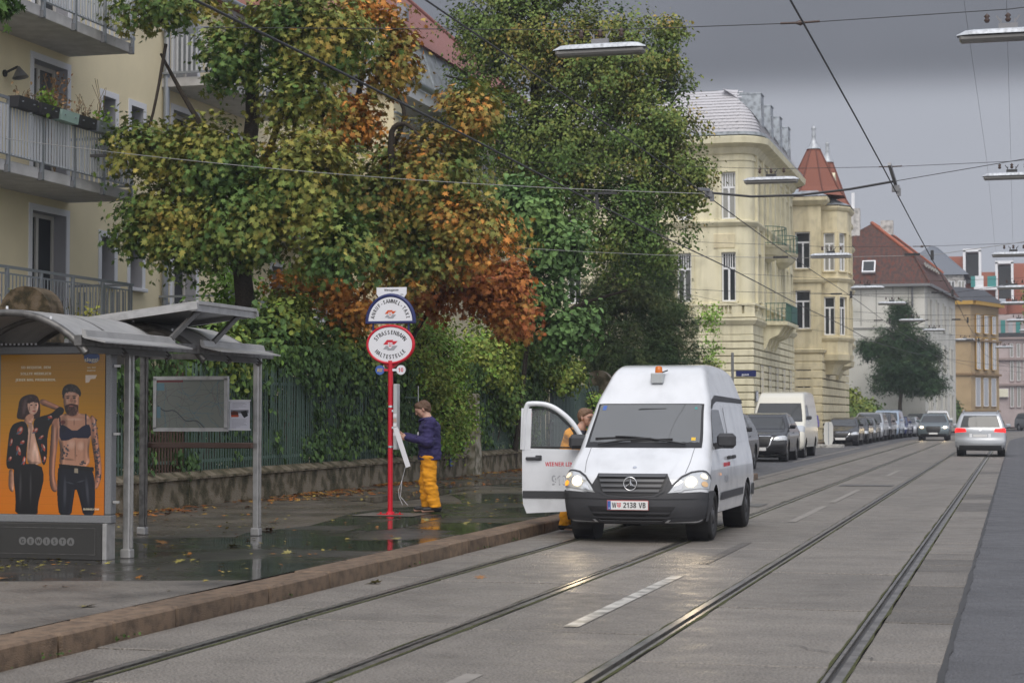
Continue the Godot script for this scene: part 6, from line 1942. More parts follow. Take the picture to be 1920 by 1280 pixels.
var SPEC := {
	"sedan": {"L": 4.6, "hw": 0.9, "r": 0.1, "wr": 0.32, "wheels": [0.85, 3.6], "bf": 0.28, "br": 0.2,
		"prof": [[0.2, 0.2], [0.03, 0.28], [0.0, 0.5], [0.06, 0.66], [0.2, 0.76], [0.8, 0.9], [1.3, 0.98], [1.95, 1.34], [2.3, 1.43], [2.9, 1.45], [3.4, 1.36], [4.0, 1.06], [4.5, 0.98], [4.58, 0.8], [4.6, 0.5], [4.45, 0.22]],
		"wid": [[0.2, 0.95], [0.55, 1.0], [0.85, 0.99], [0.98, 0.93], [1.45, 0.7]], "ws": [1.0, 1.38], "rw": [1.05, 1.36], "sw": [[1.6, 1.0], [2.2, 1.33], [3.2, 1.34], [3.8, 1.06], [3.75, 0.98]], "hl": [0.55, 0.72], "tl": [0.72, 0.9], "gr": [0.42, 0.66]},
	"suv": {"L": 4.5, "hw": 0.94, "r": 0.1, "wr": 0.36, "wheels": [0.85, 3.55], "bf": 0.26, "br": 0.14,
		"prof": [[0.2, 0.26], [0.04, 0.34], [0.0, 0.6], [0.05, 0.82], [0.18, 0.94], [0.8, 1.05], [1.2, 1.1], [1.8, 1.54], [2.1, 1.64], [2.9, 1.67], [3.7, 1.62], [4.2, 1.3], [4.4, 1.05], [4.5, 0.8], [4.5, 0.5], [4.4, 0.28]],
		"wid": [[0.25, 0.96], [0.6, 1.0], [1.0, 0.99], [1.12, 0.94], [1.67, 0.73]], "ws": [1.13, 1.58], "rw": [1.16, 1.55], "sw": [[1.5, 1.12], [2.0, 1.52], [3.6, 1.53], [4.0, 1.25], [3.95, 1.13]], "hl": [0.72, 0.9], "tl": [0.85, 1.1], "gr": [0.5, 0.86]},
	"mpv": {"L": 4.85, "hw": 0.95, "r": 0.1, "wr": 0.33, "wheels": [0.95, 3.87], "bf": 0.3, "br": 0.13,
		"prof": [[0.2, 0.22], [0.03, 0.3], [0.0, 0.55], [0.05, 0.75], [0.3, 0.9], [1.0, 1.08], [1.9, 1.6], [2.3, 1.7], [3.3, 1.73], [4.3, 1.68], [4.52, 1.6], [4.72, 1.15], [4.78, 1.0], [4.8, 0.75], [4.85, 0.6], [4.85, 0.4], [4.75, 0.26]],
		"wid": [[0.25, 0.95], [0.6, 1.0], [1.0, 0.99], [1.15, 0.95], [1.73, 0.76]], "ws": [1.12, 1.62], "rw": [1.12, 1.56], "sw": [[1.4, 1.1], [2.1, 1.56], [4.2, 1.57], [4.45, 1.15]], "hl": [0.66, 0.85], "tl": [0.92, 1.1], "gr": [0.5, 0.7]},
	"van": {"L": 5.5, "hw": 1.03, "r": 0.12, "wr": 0.35, "wheels": [0.95, 4.4], "bf": 0.3, "br": 0.05,
		"prof": [[0.2, 0.28], [0.03, 0.35], [0.0, 0.6], [0.05, 0.85], [0.2, 1.05], [0.62, 1.25], [0.95, 1.38], [1.5, 2.02], [1.75, 2.3], [2.1, 2.45], [3.0, 2.5], [5.2, 2.48], [5.45, 2.35], [5.5, 1.5], [5.5, 0.6], [5.4, 0.32]],
		"wid": [[0.25, 0.95], [0.6, 1.0], [1.2, 0.99], [1.5, 0.96], [2.5, 0.82]], "ws": [1.36, 2.02], "rw": [1.4, 2.0], "sw": [[1.15, 1.42], [1.6, 1.95], [2.3, 1.98], [2.3, 1.36]], "hl": [0.95, 1.2], "tl": [0.9, 1.3], "gr": [0.6, 0.9]},
	"small_van": {"L": 4.4, "hw": 0.92, "r": 0.1, "wr": 0.32, "wheels": [0.85, 3.5], "bf": 0.25, "br": 0.06,
		"prof": [[0.2, 0.25], [0.03, 0.32], [0.0, 0.6], [0.06, 0.8], [0.25, 0.95], [0.9, 1.12], [1.5, 1.66], [1.8, 1.83], [2.6, 1.9], [4.1, 1.87], [4.32, 1.75], [4.4, 1.2], [4.4, 0.5], [4.3, 0.28]],
		"wid": [[0.25, 0.95], [0.6, 1.0], [1.0, 0.99], [1.2, 0.96], [1.9, 0.82]], "ws": [1.17, 1.68], "rw": [1.2, 1.65], "sw": [[1.2, 1.15], [1.65, 1.6], [2.4, 1.65], [2.4, 1.12]], "hl": [0.7, 0.95], "tl": [0.8, 1.2], "gr": [0.5, 0.75]},
}
var KIT := {}
func kit(type):
	if KIT.has(type): return KIT[type]
	var sp = SPEC[type]
	var c = Car.new(sp)
	var hw = c.hw
	var k = {"car": c, "body": c.body().mesh(), "arches": c.arches().mesh()}
	var w0 = hw - 0.14; var w1 = hw - 0.17
	var ws = sp.ws; var rw = sp.rw
	k.seal = c.front([[-w0 - 0.03, ws[0] - 0.02], [w0 + 0.03, ws[0] - 0.02], [w1 + 0.03, ws[1] + 0.02], [-w1 - 0.03, ws[1] + 0.02]], 0.003).mesh()
	k.windscreen = c.front([[-w0, ws[0]], [w0, ws[0]], [w1, ws[1]], [-w1, ws[1]]], 0.006).mesh()
	k.rear_window = c.front([[-w0 + 0.04, rw[0]], [w0 - 0.04, rw[0]], [w1 - 0.02, rw[1]], [-w1 + 0.02, rw[1]]], 0.006, 0.12, true).mesh()
	k.side = []
	for sg in [-1, 1]: k.side.append(c.flank(sp.sw, sg, 0.005).mesh())
	k.pillar = []
	var s0 = sp.sw[1][0] + 0.55
	for sg in [-1, 1]: k.pillar.append(c.flank([[s0, sp.sw[0][1] - 0.02], [s0 + 0.1, sp.sw[0][1] - 0.02], [s0 + 0.1, sp.sw[1][1] + 0.02], [s0, sp.sw[1][1] + 0.02]], sg, 0.008).mesh())
	var h0 = sp.hl[0]; var h1 = sp.hl[1]; var ex = hw + 0.04
	k.head = []; k.lens = []; k.tail = []
	for sg in [-1.0, 1.0]:
		k.head.append(c.front([[sg * 0.5, h0 + 0.02], [sg * 0.62, h0], [sg * ex, h0 + 0.04], [sg * ex, h1], [sg * 0.75, h1 - 0.01], [sg * 0.58, h1 - 0.05]], 0.008, 0.08).mesh())
		k.lens.append(c.front(oval(sg * 0.7, (h0 + h1) / 2, 0.1, (h1 - h0) * 0.36), 0.014, 0.08).mesh())
		k.tail.append(c.front([[sg * 0.52, sp.tl[0] + 0.03], [sg * ex, sp.tl[0]], [sg * ex, sp.tl[1]], [sg * 0.56, sp.tl[1] - 0.03]], 0.008, 0.08, true).mesh())
	var g0 = sp.gr[0]; var g1 = sp.gr[1]
	k.grille = c.front([[-0.36, g0 + 0.06], [-0.28, g0], [0.28, g0], [0.36, g0 + 0.06], [0.44, g1 - 0.02], [0.38, g1], [-0.38, g1], [-0.44, g1 - 0.02]], 0.006).mesh()
	k.grille_rim = c.front([[-0.39, g0 + 0.05], [-0.3, g0 - 0.03], [0.3, g0 - 0.03], [0.39, g0 + 0.05], [0.48, g1 - 0.02], [0.41, g1 + 0.025], [-0.41, g1 + 0.025], [-0.48, g1 - 0.02]], 0.003).mesh()
	k.intake = c.front([[-0.6, g0 - 0.2], [0.6, g0 - 0.2], [0.7, g0 - 0.08], [-0.7, g0 - 0.08]], 0.006).mesh()
	k.bumper = c.front([[-ex - 0.03, 0.24], [ex + 0.03, 0.24], [ex + 0.03, 0.42], [-ex - 0.03, 0.42]], 0.007).mesh()
	k.rear_bumper = c.front([[-ex - 0.03, 0.26], [ex + 0.03, 0.26], [ex + 0.03, 0.44], [-ex - 0.03, 0.44]], 0.007, 0.12, true).mesh()
	k.plate = MB.new()
	k.plate.box(Vector3.ZERO, Vector3(0.52, 0.11, 0.012))
	k.plate = k.plate.mesh()
	var b = MB.new()
	b.box(Vector3(0, 0.38, 0), Vector3(2 * (hw - 0.32), 0.3, c.L - 0.5))
	k.under = b.mesh()
	k.mirror = []
	for sg in [-1, 1]:
		b = MB.new()
		var mp = c.side(sp.sw[0][0] + 0.12, sp.sw[0][1] + 0.03, sg, 0.0)
		b.box(mp + Vector3(sg * 0.12, 0.04, 0.02), Vector3(0.2, 0.14, 0.1), Basis(), 0.035)
		b.bar(mp, mp + Vector3(sg * 0.1, 0, 0.02), 0.06, 0.04)
		k.mirror.append(b.mesh())
	k.line = c.flank([[sp.sw[1][0] + 0.6, 0.45], [sp.sw[1][0] + 0.608, 0.45], [sp.sw[1][0] + 0.608, sp.sw[0][1] - 0.03], [sp.sw[1][0] + 0.6, sp.sw[0][1] - 0.03]], 1, 0.003).mesh()
	k.handle = MB.new()
	k.handle.box(c.side(sp.sw[1][0] + 0.42, sp.sw[0][1] - 0.14, 1, 0.012), Vector3(0.03, 0.03, 0.2), Basis(), 0.008)
	k.handle = k.handle.mesh()
	KIT[type] = k
	return k
func car(type, called, label, cat, m, p, turn = 0.0, o = {}):
	var k = kit(type); var c = k.car
	var t = thing(called, label, cat, p, turn, o.get("group", ""))
	obj("body", k.body, m, t); obj("wheel_arch", k.arches, M.black, t); obj("underbody", k.under, M.black, t)
	var w = obj("windscreen", k.windscreen, M.glass, t)
	obj("seal", k.seal, M.black, w)
	obj("rear_window", k.rear_window, o.get("rear_glass", M.glass), t)
	for i in 2:
		obj("side_window", k.side[i], M.glass, t); obj("window_pillar", k.pillar[i], M.black, t)
		obj("headlight", k.head[i], M.lamp_glass, t)
		obj("headlight_lens", k.lens[i], M.head_lit if o.get("lit", false) else M.chrome, t)
		obj("tail_light", k.tail[i], M.tail_lit if o.get("tail_lit", false) else M.tail, t)
		obj("mirror", k.mirror[i], m if o.get("mirror", true) else M.plastic, t)
	var g = obj("grille", k.grille, M.black, t)
	obj("grille_rim", k.grille_rim, M.chrome if o.get("chrome", false) else M.black, g)
	obj("air_intake", k.intake, M.black, t)
	if o.get("dark_bumper", false):
		obj("bumper", k.bumper, M.plastic, t)
	obj("rear_bumper", k.rear_bumper, M.plastic, t)
	obj("door_line", k.line, M.black, t); obj("door_handle", k.handle, m, t)
	var gy = SPEC[type].gr[0]
	obj("licence_plate", k.plate, M.plate_white, t, Transform3D(Basis(), c.end(0, gy - 0.06 if type != "van" else 0.5, 0.012, false)))
	obj("licence_plate", k.plate, M.plate_white, t, Transform3D(Basis(), c.end(0, o.get("rear_plate", 0.62), 0.012, true)))
	for s in c.wheels:
		for sg in [-1.0, 1.0]:
			wheel(t, Vector3(sg * (c.hw * c.tx(c.wr) - 0.012), c.wr, c.L / 2 - s), c.wr, 0.2, sg, o.get("rim", M.rim))
	if o.get("rails", false):
		for sg in [-1, 1]:
			var b = MB.new()
			b.tube([Vector3(sg * c.hw * 0.66, 1.68, 0.5), Vector3(sg * c.hw * 0.68, 1.77, 0.3), Vector3(sg * c.hw * 0.68, 1.76, -1.7), Vector3(sg * c.hw * 0.66, 1.66, -1.95)], 0.02, 6)
			obj("roof_rail", b, M.steel, t)
	if o.get("lit", false):
		for sg in [-1.0, 1.0]:
			var l = SpotLight3D.new()
			l.name = "headlight_beam"
			l.light_color = Color(1.0, 0.9, 0.72); l.light_energy = 0.7; l.spot_angle = 28.0; l.spot_range = 60.0; l.spot_attenuation = 2.0; l.light_size = 0.08; l.shadow_enabled = true
			t.add_child(l, true)
			l.position = c.end(sg * 0.7, (SPEC[type].hl[0] + SPEC[type].hl[1]) / 2, 0.06, false)
			l.rotation = Vector3(deg_to_rad(-5.0), PI, 0)
	return t

func paint(r, g, b, rough = 0.25, metal = 0.0):
	var m = mat(r, g, b, rough, metal)
	m.clearcoat_enabled = true; m.clearcoat = 0.6; m.clearcoat_roughness = 0.06
	return m
func traffic():
	var black = paint(0.012, 0.012, 0.014); var white = paint(0.74, 0.75, 0.77); var silver = paint(0.45, 0.47, 0.5, 0.3, 0.5)
	var grey = paint(0.12, 0.125, 0.13, 0.3, 0.3); var bluegrey = paint(0.16, 0.2, 0.22, 0.3, 0.4); var pale_blue = paint(0.32, 0.4, 0.52); var navy = paint(0.02, 0.03, 0.1)
	var g = "cars parked along the left kerb"
	car("suv", "parked_car", "black parked car whose flank shows just right of the white van's rear", "car", black, Vector3(-8.5, 0, -54.6), 0, {"group": g})
	car("suv", "parked_car", "black parked car with bright-framed grille before the tall cream van", "car", black, Vector3(-8.55, 0, -66.0), 0, {"group": g, "chrome": true})
	var v = car("van", "parked_van", "tall cream-white parked van with dark bumper behind the black car", "van", paint(0.72, 0.7, 0.62), Vector3(-8.72, 0, -72.6), 0, {"dark_bumper": true, "mirror": false})
	car("sedan", "parked_car", "black parked saloon behind the white two-winged bollard", "car", black, Vector3(-8.75, 0, -98.8), 0, {"group": g, "chrome": true})
	var row = [["sedan", black, "black parked saloon next behind the saloon at the traffic island"], ["sedan", grey, "dark grey parked car, third behind the traffic island"], ["mpv", silver, "silver parked car amid the dark parked row"], ["mpv", black, "black parked car behind the silver one in the row"], ["small_van", pale_blue, "pale blue tall parked car under the hedge"], ["sedan", navy, "dark blue parked car behind the pale blue one"], ["sedan", silver, "silver-grey parked saloon far down the row near the pine"], ["suv", grey, "grey parked car near the far end of the row"], ["sedan", silver, "last small silver car of the parked row"]]
	for i in row.size():
		var z = -104.6 - i * 5.6
		car(row[i][0], "parked_car", row[i][2], "car", row[i][1], Vector3(-8.7 + bend(z) * 0.9, 0, z), -atan(0.0032 * minf(0, z + 112.0)) * -0.9, {"group": g})
	car("small_van", "parked_van", "white van half hidden behind the oncoming grey car", "van", white, Vector3(-5.9, 0, -146), 0.1, {})
	car("suv", "oncoming_car", "grey-blue off-road car driving toward the camera with headlights on", "car", bluegrey, Vector3(-4.95, 0, -118.6), 0, {"lit": true, "dark_bumper": true})
	var s = car("mpv", "driving_car", "silver people carrier driving away with red tail lights lit", "car", silver, Vector3(-1.38, 0, -76.0), PI, {"tail_lit": true, "rails": true, "rear_plate": 0.8})
	var c = kit("mpv").car
	var b = c.front([[-0.86, 0.5], [0.86, 0.5], [0.9, 0.6], [-0.9, 0.6]], 0.012, 0.12, true)
	obj("bumper_ledge", b, silver, s)
	for sg in [-1, 1]: obj("plate_reflector", c.front([[sg * 0.3, 0.74], [sg * 0.4, 0.74], [sg * 0.4, 0.88], [sg * 0.3, 0.88]], 0.008, 0.1, true), M.white, s)
	obj("badge", c.front(oval(0, 1.0, 0.05, 0.05), 0.012, 0.1, true), M.chrome, s)
	car("sedan", "parked_car", "dark grey car between the oncoming car and the silver people carrier, far off", "car", grey, Vector3(-3.2, 0, -168), 0.3, {})
	car("mpv", "parked_car", "grey car just right of the silver people carrier's roof", "car", grey, Vector3(1.6, 0, -186), 0.5, {"group": "cars parked at the far bend"})
	car("mpv", "parked_car", "white parked car beneath the person with the umbrella", "car", white, Vector3(2.9, 0, -196), 0.5, {"group": "cars parked at the far bend"})
	car("suv", "parked_car", "white parked car at the right edge by the pink house", "car", white, Vector3(5.0, 0, -203), 0.5, {"group": "cars parked at the far bend"})

func service_van():
	var sp = {"L": 4.8, "hw": 0.94, "r": 0.11, "wr": 0.335, "wheels": [0.93, 4.02], "bf": 0.3, "br": 0.06,
		"prof": [[0.2, 0.24], [0.05, 0.27], [0.0, 0.42], [0.015, 0.6], [0.06, 0.74], [0.11, 0.83], [0.22, 0.9], [0.46, 1.05], [0.74, 1.19], [0.86, 1.25], [1.4, 1.72], [1.47, 1.79], [1.53, 1.84], [1.9, 2.17], [2.1, 2.28], [2.35, 2.325], [3.1, 2.34], [4.25, 2.3], [4.58, 2.17], [4.7, 1.75], [4.78, 1.0], [4.8, 0.5], [4.7, 0.28]],
		"wid": [[0.2, 0.94], [0.5, 0.99], [0.75, 1.0], [1.0, 0.985], [1.22, 0.93], [1.78, 0.83], [2.15, 0.715], [2.34, 0.64]]}
	var c = Car.new(sp)
	var white = surf(paint(0.73, 0.75, 0.79, 0.2), 0.3, ntex(26, 0.01, [[0.0, grey(0.86)], [0.5, grey(0.96)], [1.0, grey(1.0)]], 5))
	var t = thing("service_van", "white high-roofed service van facing the camera with its kerbside door open", "van", Vector3(-4.76, 0, -25.72))
	obj("body", c.body(12), white, t); obj("wheel_arch", c.arches(), M.black, t)
	var b = MB.new()
	b.box(Vector3(0, 0.37, 0), Vector3(1.26, 0.26, 4.3))
	obj("underbody", b, M.black, t)
	for s in sp.wheels:
		for sg in [-1.0, 1.0]: wheel(t, Vector3(sg * 0.925, 0.335, 2.4 - s), 0.335, 0.22, sg, M.rim_dark)
	# dark bumper round the nose, grille
	var e = 0.95 + 0.05
	var bp = obj("bumper", c.front([[-e, 0.25], [e, 0.25], [e, 0.66], [0.6, 0.64], [0.52, 0.74], [0.46, 0.85], [0.4, 0.862], [-0.4, 0.862], [-0.46, 0.85], [-0.52, 0.74], [-0.6, 0.64], [-e, 0.66]], 0.012, 0.07), M.plastic, t)
	for sg in [-1, 1]: obj("bumper_corner", c.flank([[0.1, 0.27], [0.52, 0.27], [0.54, 0.42], [0.58, 0.52], [0.64, 0.6], [0.62, 0.655], [0.1, 0.655]], sg, 0.012, 0.08), M.plastic, bp)
	obj("bumper_crease", c.front([[-e, 0.565], [e, 0.565], [e, 0.585], [-e, 0.585]], 0.026, 0.1), M.plastic, bp)
	obj("air_intake", c.front([[-0.42, 0.3], [0.42, 0.3], [0.5, 0.36], [0.58, 0.47], [-0.58, 0.47], [-0.5, 0.36]], 0.016, 0.08), M.black, bp)
	for y in [0.33, 0.385]: obj("intake_bar", c.front([[-0.47 - y * 0.1, y], [0.47 + y * 0.1, y], [0.48 + y * 0.1, y + 0.022], [-0.48 - y * 0.1, y + 0.022]], 0.034, 0.1), M.plastic, bp)
	obj("intake_rim", c.front([[-0.44, 0.275], [0.44, 0.275], [0.54, 0.345], [0.62, 0.48], [0.59, 0.48], [0.51, 0.36], [0.42, 0.3], [-0.42, 0.3], [-0.51, 0.36], [-0.59, 0.48], [-0.62, 0.48], [-0.54, 0.345]], 0.026, 0.08), M.plastic, bp)
	for sg in [-1, 1]: obj("lower_lip", c.front([[sg * 0.5, 0.29], [sg * e, 0.3], [sg * e, 0.325], [sg * 0.55, 0.33]], 0.03, 0.08), M.plastic, bp)
	var gr = obj("grille", c.front([[-0.3, 0.615], [0, 0.595], [0.3, 0.615], [0.4, 0.67], [0.44, 0.8], [0.43, 0.835], [-0.43, 0.835], [-0.44, 0.8], [-0.4, 0.67]], 0.018, 0.08), M.black, t)
	for y in [0.645, 0.705, 0.765, 0.82]: obj("grille_slat", c.front([[-0.36 - (y - 0.64) * 0.4, y], [0.36 + (y - 0.64) * 0.4, y], [0.37 + (y - 0.64) * 0.4, y + 0.03], [-0.37 - (y - 0.64) * 0.4, y + 0.03]], 0.036, 0.1), M.slat_grey, gr)
	obj("grille_rim", c.front([[-0.32, 0.59], [0, 0.57], [0.32, 0.59], [0.43, 0.65], [0.475, 0.8], [0.455, 0.86], [-0.455, 0.86], [-0.475, 0.8], [-0.43, 0.65], [-0.42, 0.67], [-0.455, 0.8], [-0.44, 0.84], [0.44, 0.84], [0.455, 0.8], [0.42, 0.67], [0.31, 0.61], [0, 0.59], [-0.31, 0.61], [-0.42, 0.67], [-0.43, 0.65]], 0.03, 0.08), M.plastic, gr)
	# round three-pointed emblem
	var ep = c.end(0, 0.735, 0.06, false)
	b = MB.new()
	var rows = []
	for i in 33:
		var a = TAU * i / 32
		var row = []
		for j in 6:
			var q = TAU * j / 6
			row.append(ep + Vector3((0.083 + 0.008 * cos(q)) * cos(a), (0.083 + 0.008 * cos(q)) * sin(a), 0.008 * sin(q)))
		rows.append(row)
	b.grid(rows, true, true)
	for k in 3:
		var a = PI / 2 + TAU * k / 3
		var d = Vector3(cos(a), sin(a), 0); var n = Vector3(-sin(a), cos(a), 0)
		var tip = ep + d * 0.08; var z = Vector3(0, 0, 0.016)
		b.tri(ep + n * 0.018, ep + z, tip); b.tri(ep + z, ep - n * 0.018, tip)
		b.tri(ep + z, ep + n * 0.018, tip); b.tri(ep - n * 0.018, ep + z, tip)
	obj("emblem", b, M.chrome, gr)
	obj("hood_badge", c.front(oval(0, 0.955, 0.026, 0.014), 0.006, 0.1), M.chrome, t)
	for sg in [-1, 1]:
		obj("hood_seam", c.front([[sg * 0.66, 0.885], [sg * 0.668, 0.885], [sg * 0.745, 1.2], [sg * 0.737, 1.2]], 0.003, 0.06), M.gap_grey, t)
		obj("hood_crease", c.front([[sg * 0.46, 0.87], [sg * 0.475, 0.87], [sg * 0.58, 1.1]], 0.004, 0.06), white, t)
	# headlights
	for sg in [-1.0, 1.0]:
		var f = func(l): return l.map(func(q): return [sg * q[0], q[1]])
		obj("headlight", c.front(f.call([[0.47, 0.638], [0.53, 0.735], [0.63, 0.83], [0.74, 0.882], [0.9, 0.91], [1.005, 0.9], [1.005, 0.71], [0.8, 0.69], [0.67, 0.675], [0.63, 0.65]]), 0.016, 0.05), M.lamp_glass, t)
		var hl = obj("headlight_rim", c.front(f.call([[0.455, 0.63], [0.52, 0.738], [0.622, 0.838], [0.735, 0.893], [0.9, 0.92], [1.01, 0.91], [1.01, 0.89], [0.9, 0.9], [0.745, 0.874], [0.64, 0.82], [0.545, 0.73], [0.49, 0.65]]), 0.02, 0.05), M.plastic, t)
		obj("headlight_lens", c.front(oval(sg * 0.75, 0.77, 0.065, 0.055), 0.03, 0.05), M.head_lit, t)
		obj("indicator_lens", c.front(oval(sg * 0.9, 0.75, 0.036, 0.034), 0.026, 0.05), M.amber_lit if sg < 0 else M.amber_dull, t)
		obj("parking_lens", c.front(oval(sg * 0.89, 0.845, 0.038, 0.03), 0.026, 0.05), M.head_soft, t)
		obj("reflector", c.front(f.call([[0.54, 0.66], [0.64, 0.68], [0.66, 0.76], [0.58, 0.72]]), 0.024, 0.05), M.chrome, t)
		var l = SpotLight3D.new()
		l.name = "headlight_beam"
		l.light_color = Color(1.0, 0.9, 0.74); l.light_energy = 0.7; l.spot_angle = 30.0; l.spot_range = 40.0; l.spot_attenuation = 2.0; l.light_size = 0.08; l.shadow_enabled = true
		t.add_child(l, true)
		l.position = c.end(sg * 0.745, 0.77, 0.06, false)
		l.rotation = Vector3(deg_to_rad(-5.5), PI, 0)
	# licence plate
	var pp = c.end(0, 0.485, 0.05, false) + Vector3(-0.02, 0, 0.01)
	b = MB.new()
	b.box(pp, Vector3(0.535, 0.125, 0.014), Basis(), 0.003)
	var pl = obj("licence_plate", b, M.plate_red, t)
	b = MB.new()
	b.box(pp + Vector3(0.002, 0, 0.006), Vector3(0.52, 0.11, 0.012))
	obj("plate_face", b, M.plate_white, pl)
	b = MB.new()
	b.box(pp + Vector3(-0.237, 0, 0.0075), Vector3(0.042, 0.108, 0.012))
	obj("blue_band", b, M.tag_blue, pl)
	var tz = pp + Vector3(0, 0, 0.013)
	text("lettering", "A", 0.018, M.white, pl, Transform3D(Basis(), tz + Vector3(-0.237, -0.035, 0.001)), 0.001)
	text("lettering", "W", 0.068, M.black, pl, Transform3D(Basis(), tz + Vector3(-0.172, 0, 0)), 0.001, "Droid Sans", 0.68)
	text("lettering", "2138", 0.068, M.black, pl, Transform3D(Basis(), tz + Vector3(0.028, 0, 0)), 0.001, "Droid Sans", 0.85)
	text("lettering", "VB", 0.068, M.black, pl, Transform3D(Basis(), tz + Vector3(0.19, 0, 0)), 0.001, "Droid Sans", 0.8)
	b = MB.new()
	b.prism([Vector2(-0.024, 0.03), Vector2(0.024, 0.03), Vector2(0.022, -0.012), Vector2(0, -0.036), Vector2(-0.022, -0.012)], Transform3D(Basis(), tz + Vector3(-0.11, 0, -0.001)), 0.0015)
	obj("crest", b, M.crest_red, pl)
	b = MB.new()
	b.box(tz + Vector3(-0.11, 0.008, 0.0005), Vector3(0.05, 0.008, 0.002)); b.box(tz + Vector3(-0.11, 0.0, 0.0005), Vector3(0.008, 0.066, 0.002))
	obj("crest_cross", b, M.plate_white, pl)
	# windscreen with its dark edge, wipers, sticker
	var w = obj("windscreen", c.front([[-0.795, 1.235], [0.795, 1.235], [0.83, 1.755], [0.8, 1.765], [-0.8, 1.765], [-0.83, 1.755]], 0.007, 0.1), M.screen, t)
	obj("seal", c.front([[-0.835, 1.2], [0.835, 1.2], [0.865, 1.78], [-0.865, 1.78]], 0.004, 0.1), M.black, w)
	obj("sticker", c.front([[-0.78, 1.69], [-0.72, 1.69], [-0.72, 1.75], [-0.78, 1.75]], 0.009, 0.1), M.tag_blue, w)
	obj("sticker", c.front([[0.72, 1.7], [0.76, 1.7], [0.76, 1.73], [0.72, 1.73]], 0.009, 0.1), M.teal, w)
	obj("sticker", c.front([[0.68, 1.29], [0.74, 1.29], [0.74, 1.33], [0.68, 1.33]], 0.009, 0.1), M.yellow_paint, w)
	obj("inside_mirror", c.front([[-0.18, 1.69], [0.26, 1.705], [0.26, 1.715], [0.05, 1.712], [-0.14, 1.712], [-0.2, 1.7]], 0.009, 0.1), M.black, w)
	for q in [[-0.65, 1.215, 0.12, 1.295], [0.62, 1.22, -0.42, 1.32]]:
		b = MB.new()
		var pts = []
		for k in 9: pts.append(c.end(lerpf(q[0], q[2], k / 8.0), lerpf(q[1], q[3], sin(k / 8.0 * PI / 2)), 0.035, false))
		b.tube(pts, 0.012, 5)
		var pa = c.end(q[2] - 0.3, q[3] - 0.02, 0.02, false); var pb = c.end(q[2] + 0.3, q[3] + 0.0, 0.02, false)
		b.bar(pa, pb, 0.02, 0.03)
		obj("wiper", b, M.black, t)
	# roof line, beacon
	var sg2 = [-1, 1]
	for sg in sg2: obj("roof_seal", c.flank([[1.58, 1.74], [1.72, 1.83], [2.1, 1.9], [4.6, 1.86], [4.62, 1.8], [2.1, 1.82], [1.77, 1.77], [1.62, 1.7]], sg, 0.008, 0.12), M.plastic, t)
	var bq = c.end(0.03, 2.12, 0.0, false)
	b = MB.new()
	b.box(bq + Vector3(0, 0.01, 0.02), Vector3(0.17, 0.14, 0.2), Basis(), 0.01)
	for x in [-0.07, 0.07]: b.cyl(bq + Vector3(x, -0.1, 0.08), bq + Vector3(x, -0.05, 0.08), 0.008, 6)
	var bx = obj("beacon_box", b, M.sign_grey, t)
	b = MB.new()
	b.lathe([Vector2(0.052, 0), Vector2(0.052, 0.01), Vector2(0.052, 0.01), Vector2(0.047, 0.075), Vector2(0.03, 0.09), Vector2(0, 0.092)], Transform3D(Basis(), bq + Vector3(0.01, 0.085, 0.02)), 14)
	obj("amber_beacon", b, M.amber, t)
	b = MB.new()
	b.bar(bq + Vector3(0.05, 0.09, 0), bq + Vector3(0.12, 0.12, -0.05), 0.015, 0.015)
	obj("beacon_cable", b, M.black, bx)
	# flanks
	for sg in [-1, 1]:
		obj("side_window", c.flank([[1.1, 1.21], [1.16, 1.3], [1.48, 1.62], [1.58, 1.7], [2.2, 1.7], [2.34, 1.3], [2.32, 1.2]], sg, 0.006, 0.1), M.glass, t)
		obj("side_moulding", c.flank([[1.42, 0.5], [3.5, 0.5], [3.52, 0.6], [1.46, 0.6]], sg, 0.014, 0.2), M.plastic, t)
		obj("side_moulding", c.flank([[4.46, 0.45], [4.7, 0.45], [4.7, 0.62], [4.44, 0.62]], sg, 0.014, 0.2), M.plastic, t)
		obj("panel_pressing", c.flank([[2.55, 1.24], [4.3, 1.24], [4.36, 1.4], [4.2, 1.7], [4.05, 1.74], [2.6, 1.74]], sg, 0.006, 0.15), white, t)
		obj("door_seam", c.flank([[2.43, 0.4], [2.438, 0.4], [2.438, 1.76], [2.43, 1.76]], sg, 0.003, 0.2), M.gap_grey, t)
		obj("door_seam", c.flank([[1.3, 0.62], [1.308, 0.62], [1.34, 1.18], [1.33, 1.18]], sg, 0.003, 0.1), M.gap_grey, t)
		obj("sliding_rail", c.flank([[3.0, 1.16], [4.55, 1.16], [4.55, 1.175], [3.0, 1.175]], sg, 0.004, 0.2), M.gap_grey, t)
		obj("side_marker", c.flank([[1.37, 0.83], [1.42, 0.83], [1.42, 0.86], [1.37, 0.86]], sg, 0.012, 0.1), M.amber_lit, t)
	b = MB.new()
	b.box(c.side(2.25, 1.05, 1, 0.02), Vector3(0.04, 0.05, 0.2), Basis(), 0.012)
	b.box(c.side(2.65, 1.05, 1, 0.02), Vector3(0.04, 0.05, 0.2), Basis(), 0.012)
	obj("door_handle", b, M.plastic, t)
	b = MB.new()
	var mp = c.side(1.3, 1.24, 1, 0.0)
	b.box(mp + Vector3(0.17, 0.05, 0.05), Vector3(0.25, 0.2, 0.14), Basis(Vector3.UP, -0.15), 0.045)
	b.bar(mp + Vector3(-0.03, -0.03, 0), mp + Vector3(0.14, 0.0, 0.05), 0.1, 0.08)
	obj("mirror", b, M.plastic, t)
	text("lettering", "WIENER LINIEN", 0.055, M.red, t, Transform3D(Basis(Vector3.UP, PI / 2), c.side(2.05, 0.96, 1, 0.004)), 0.002)
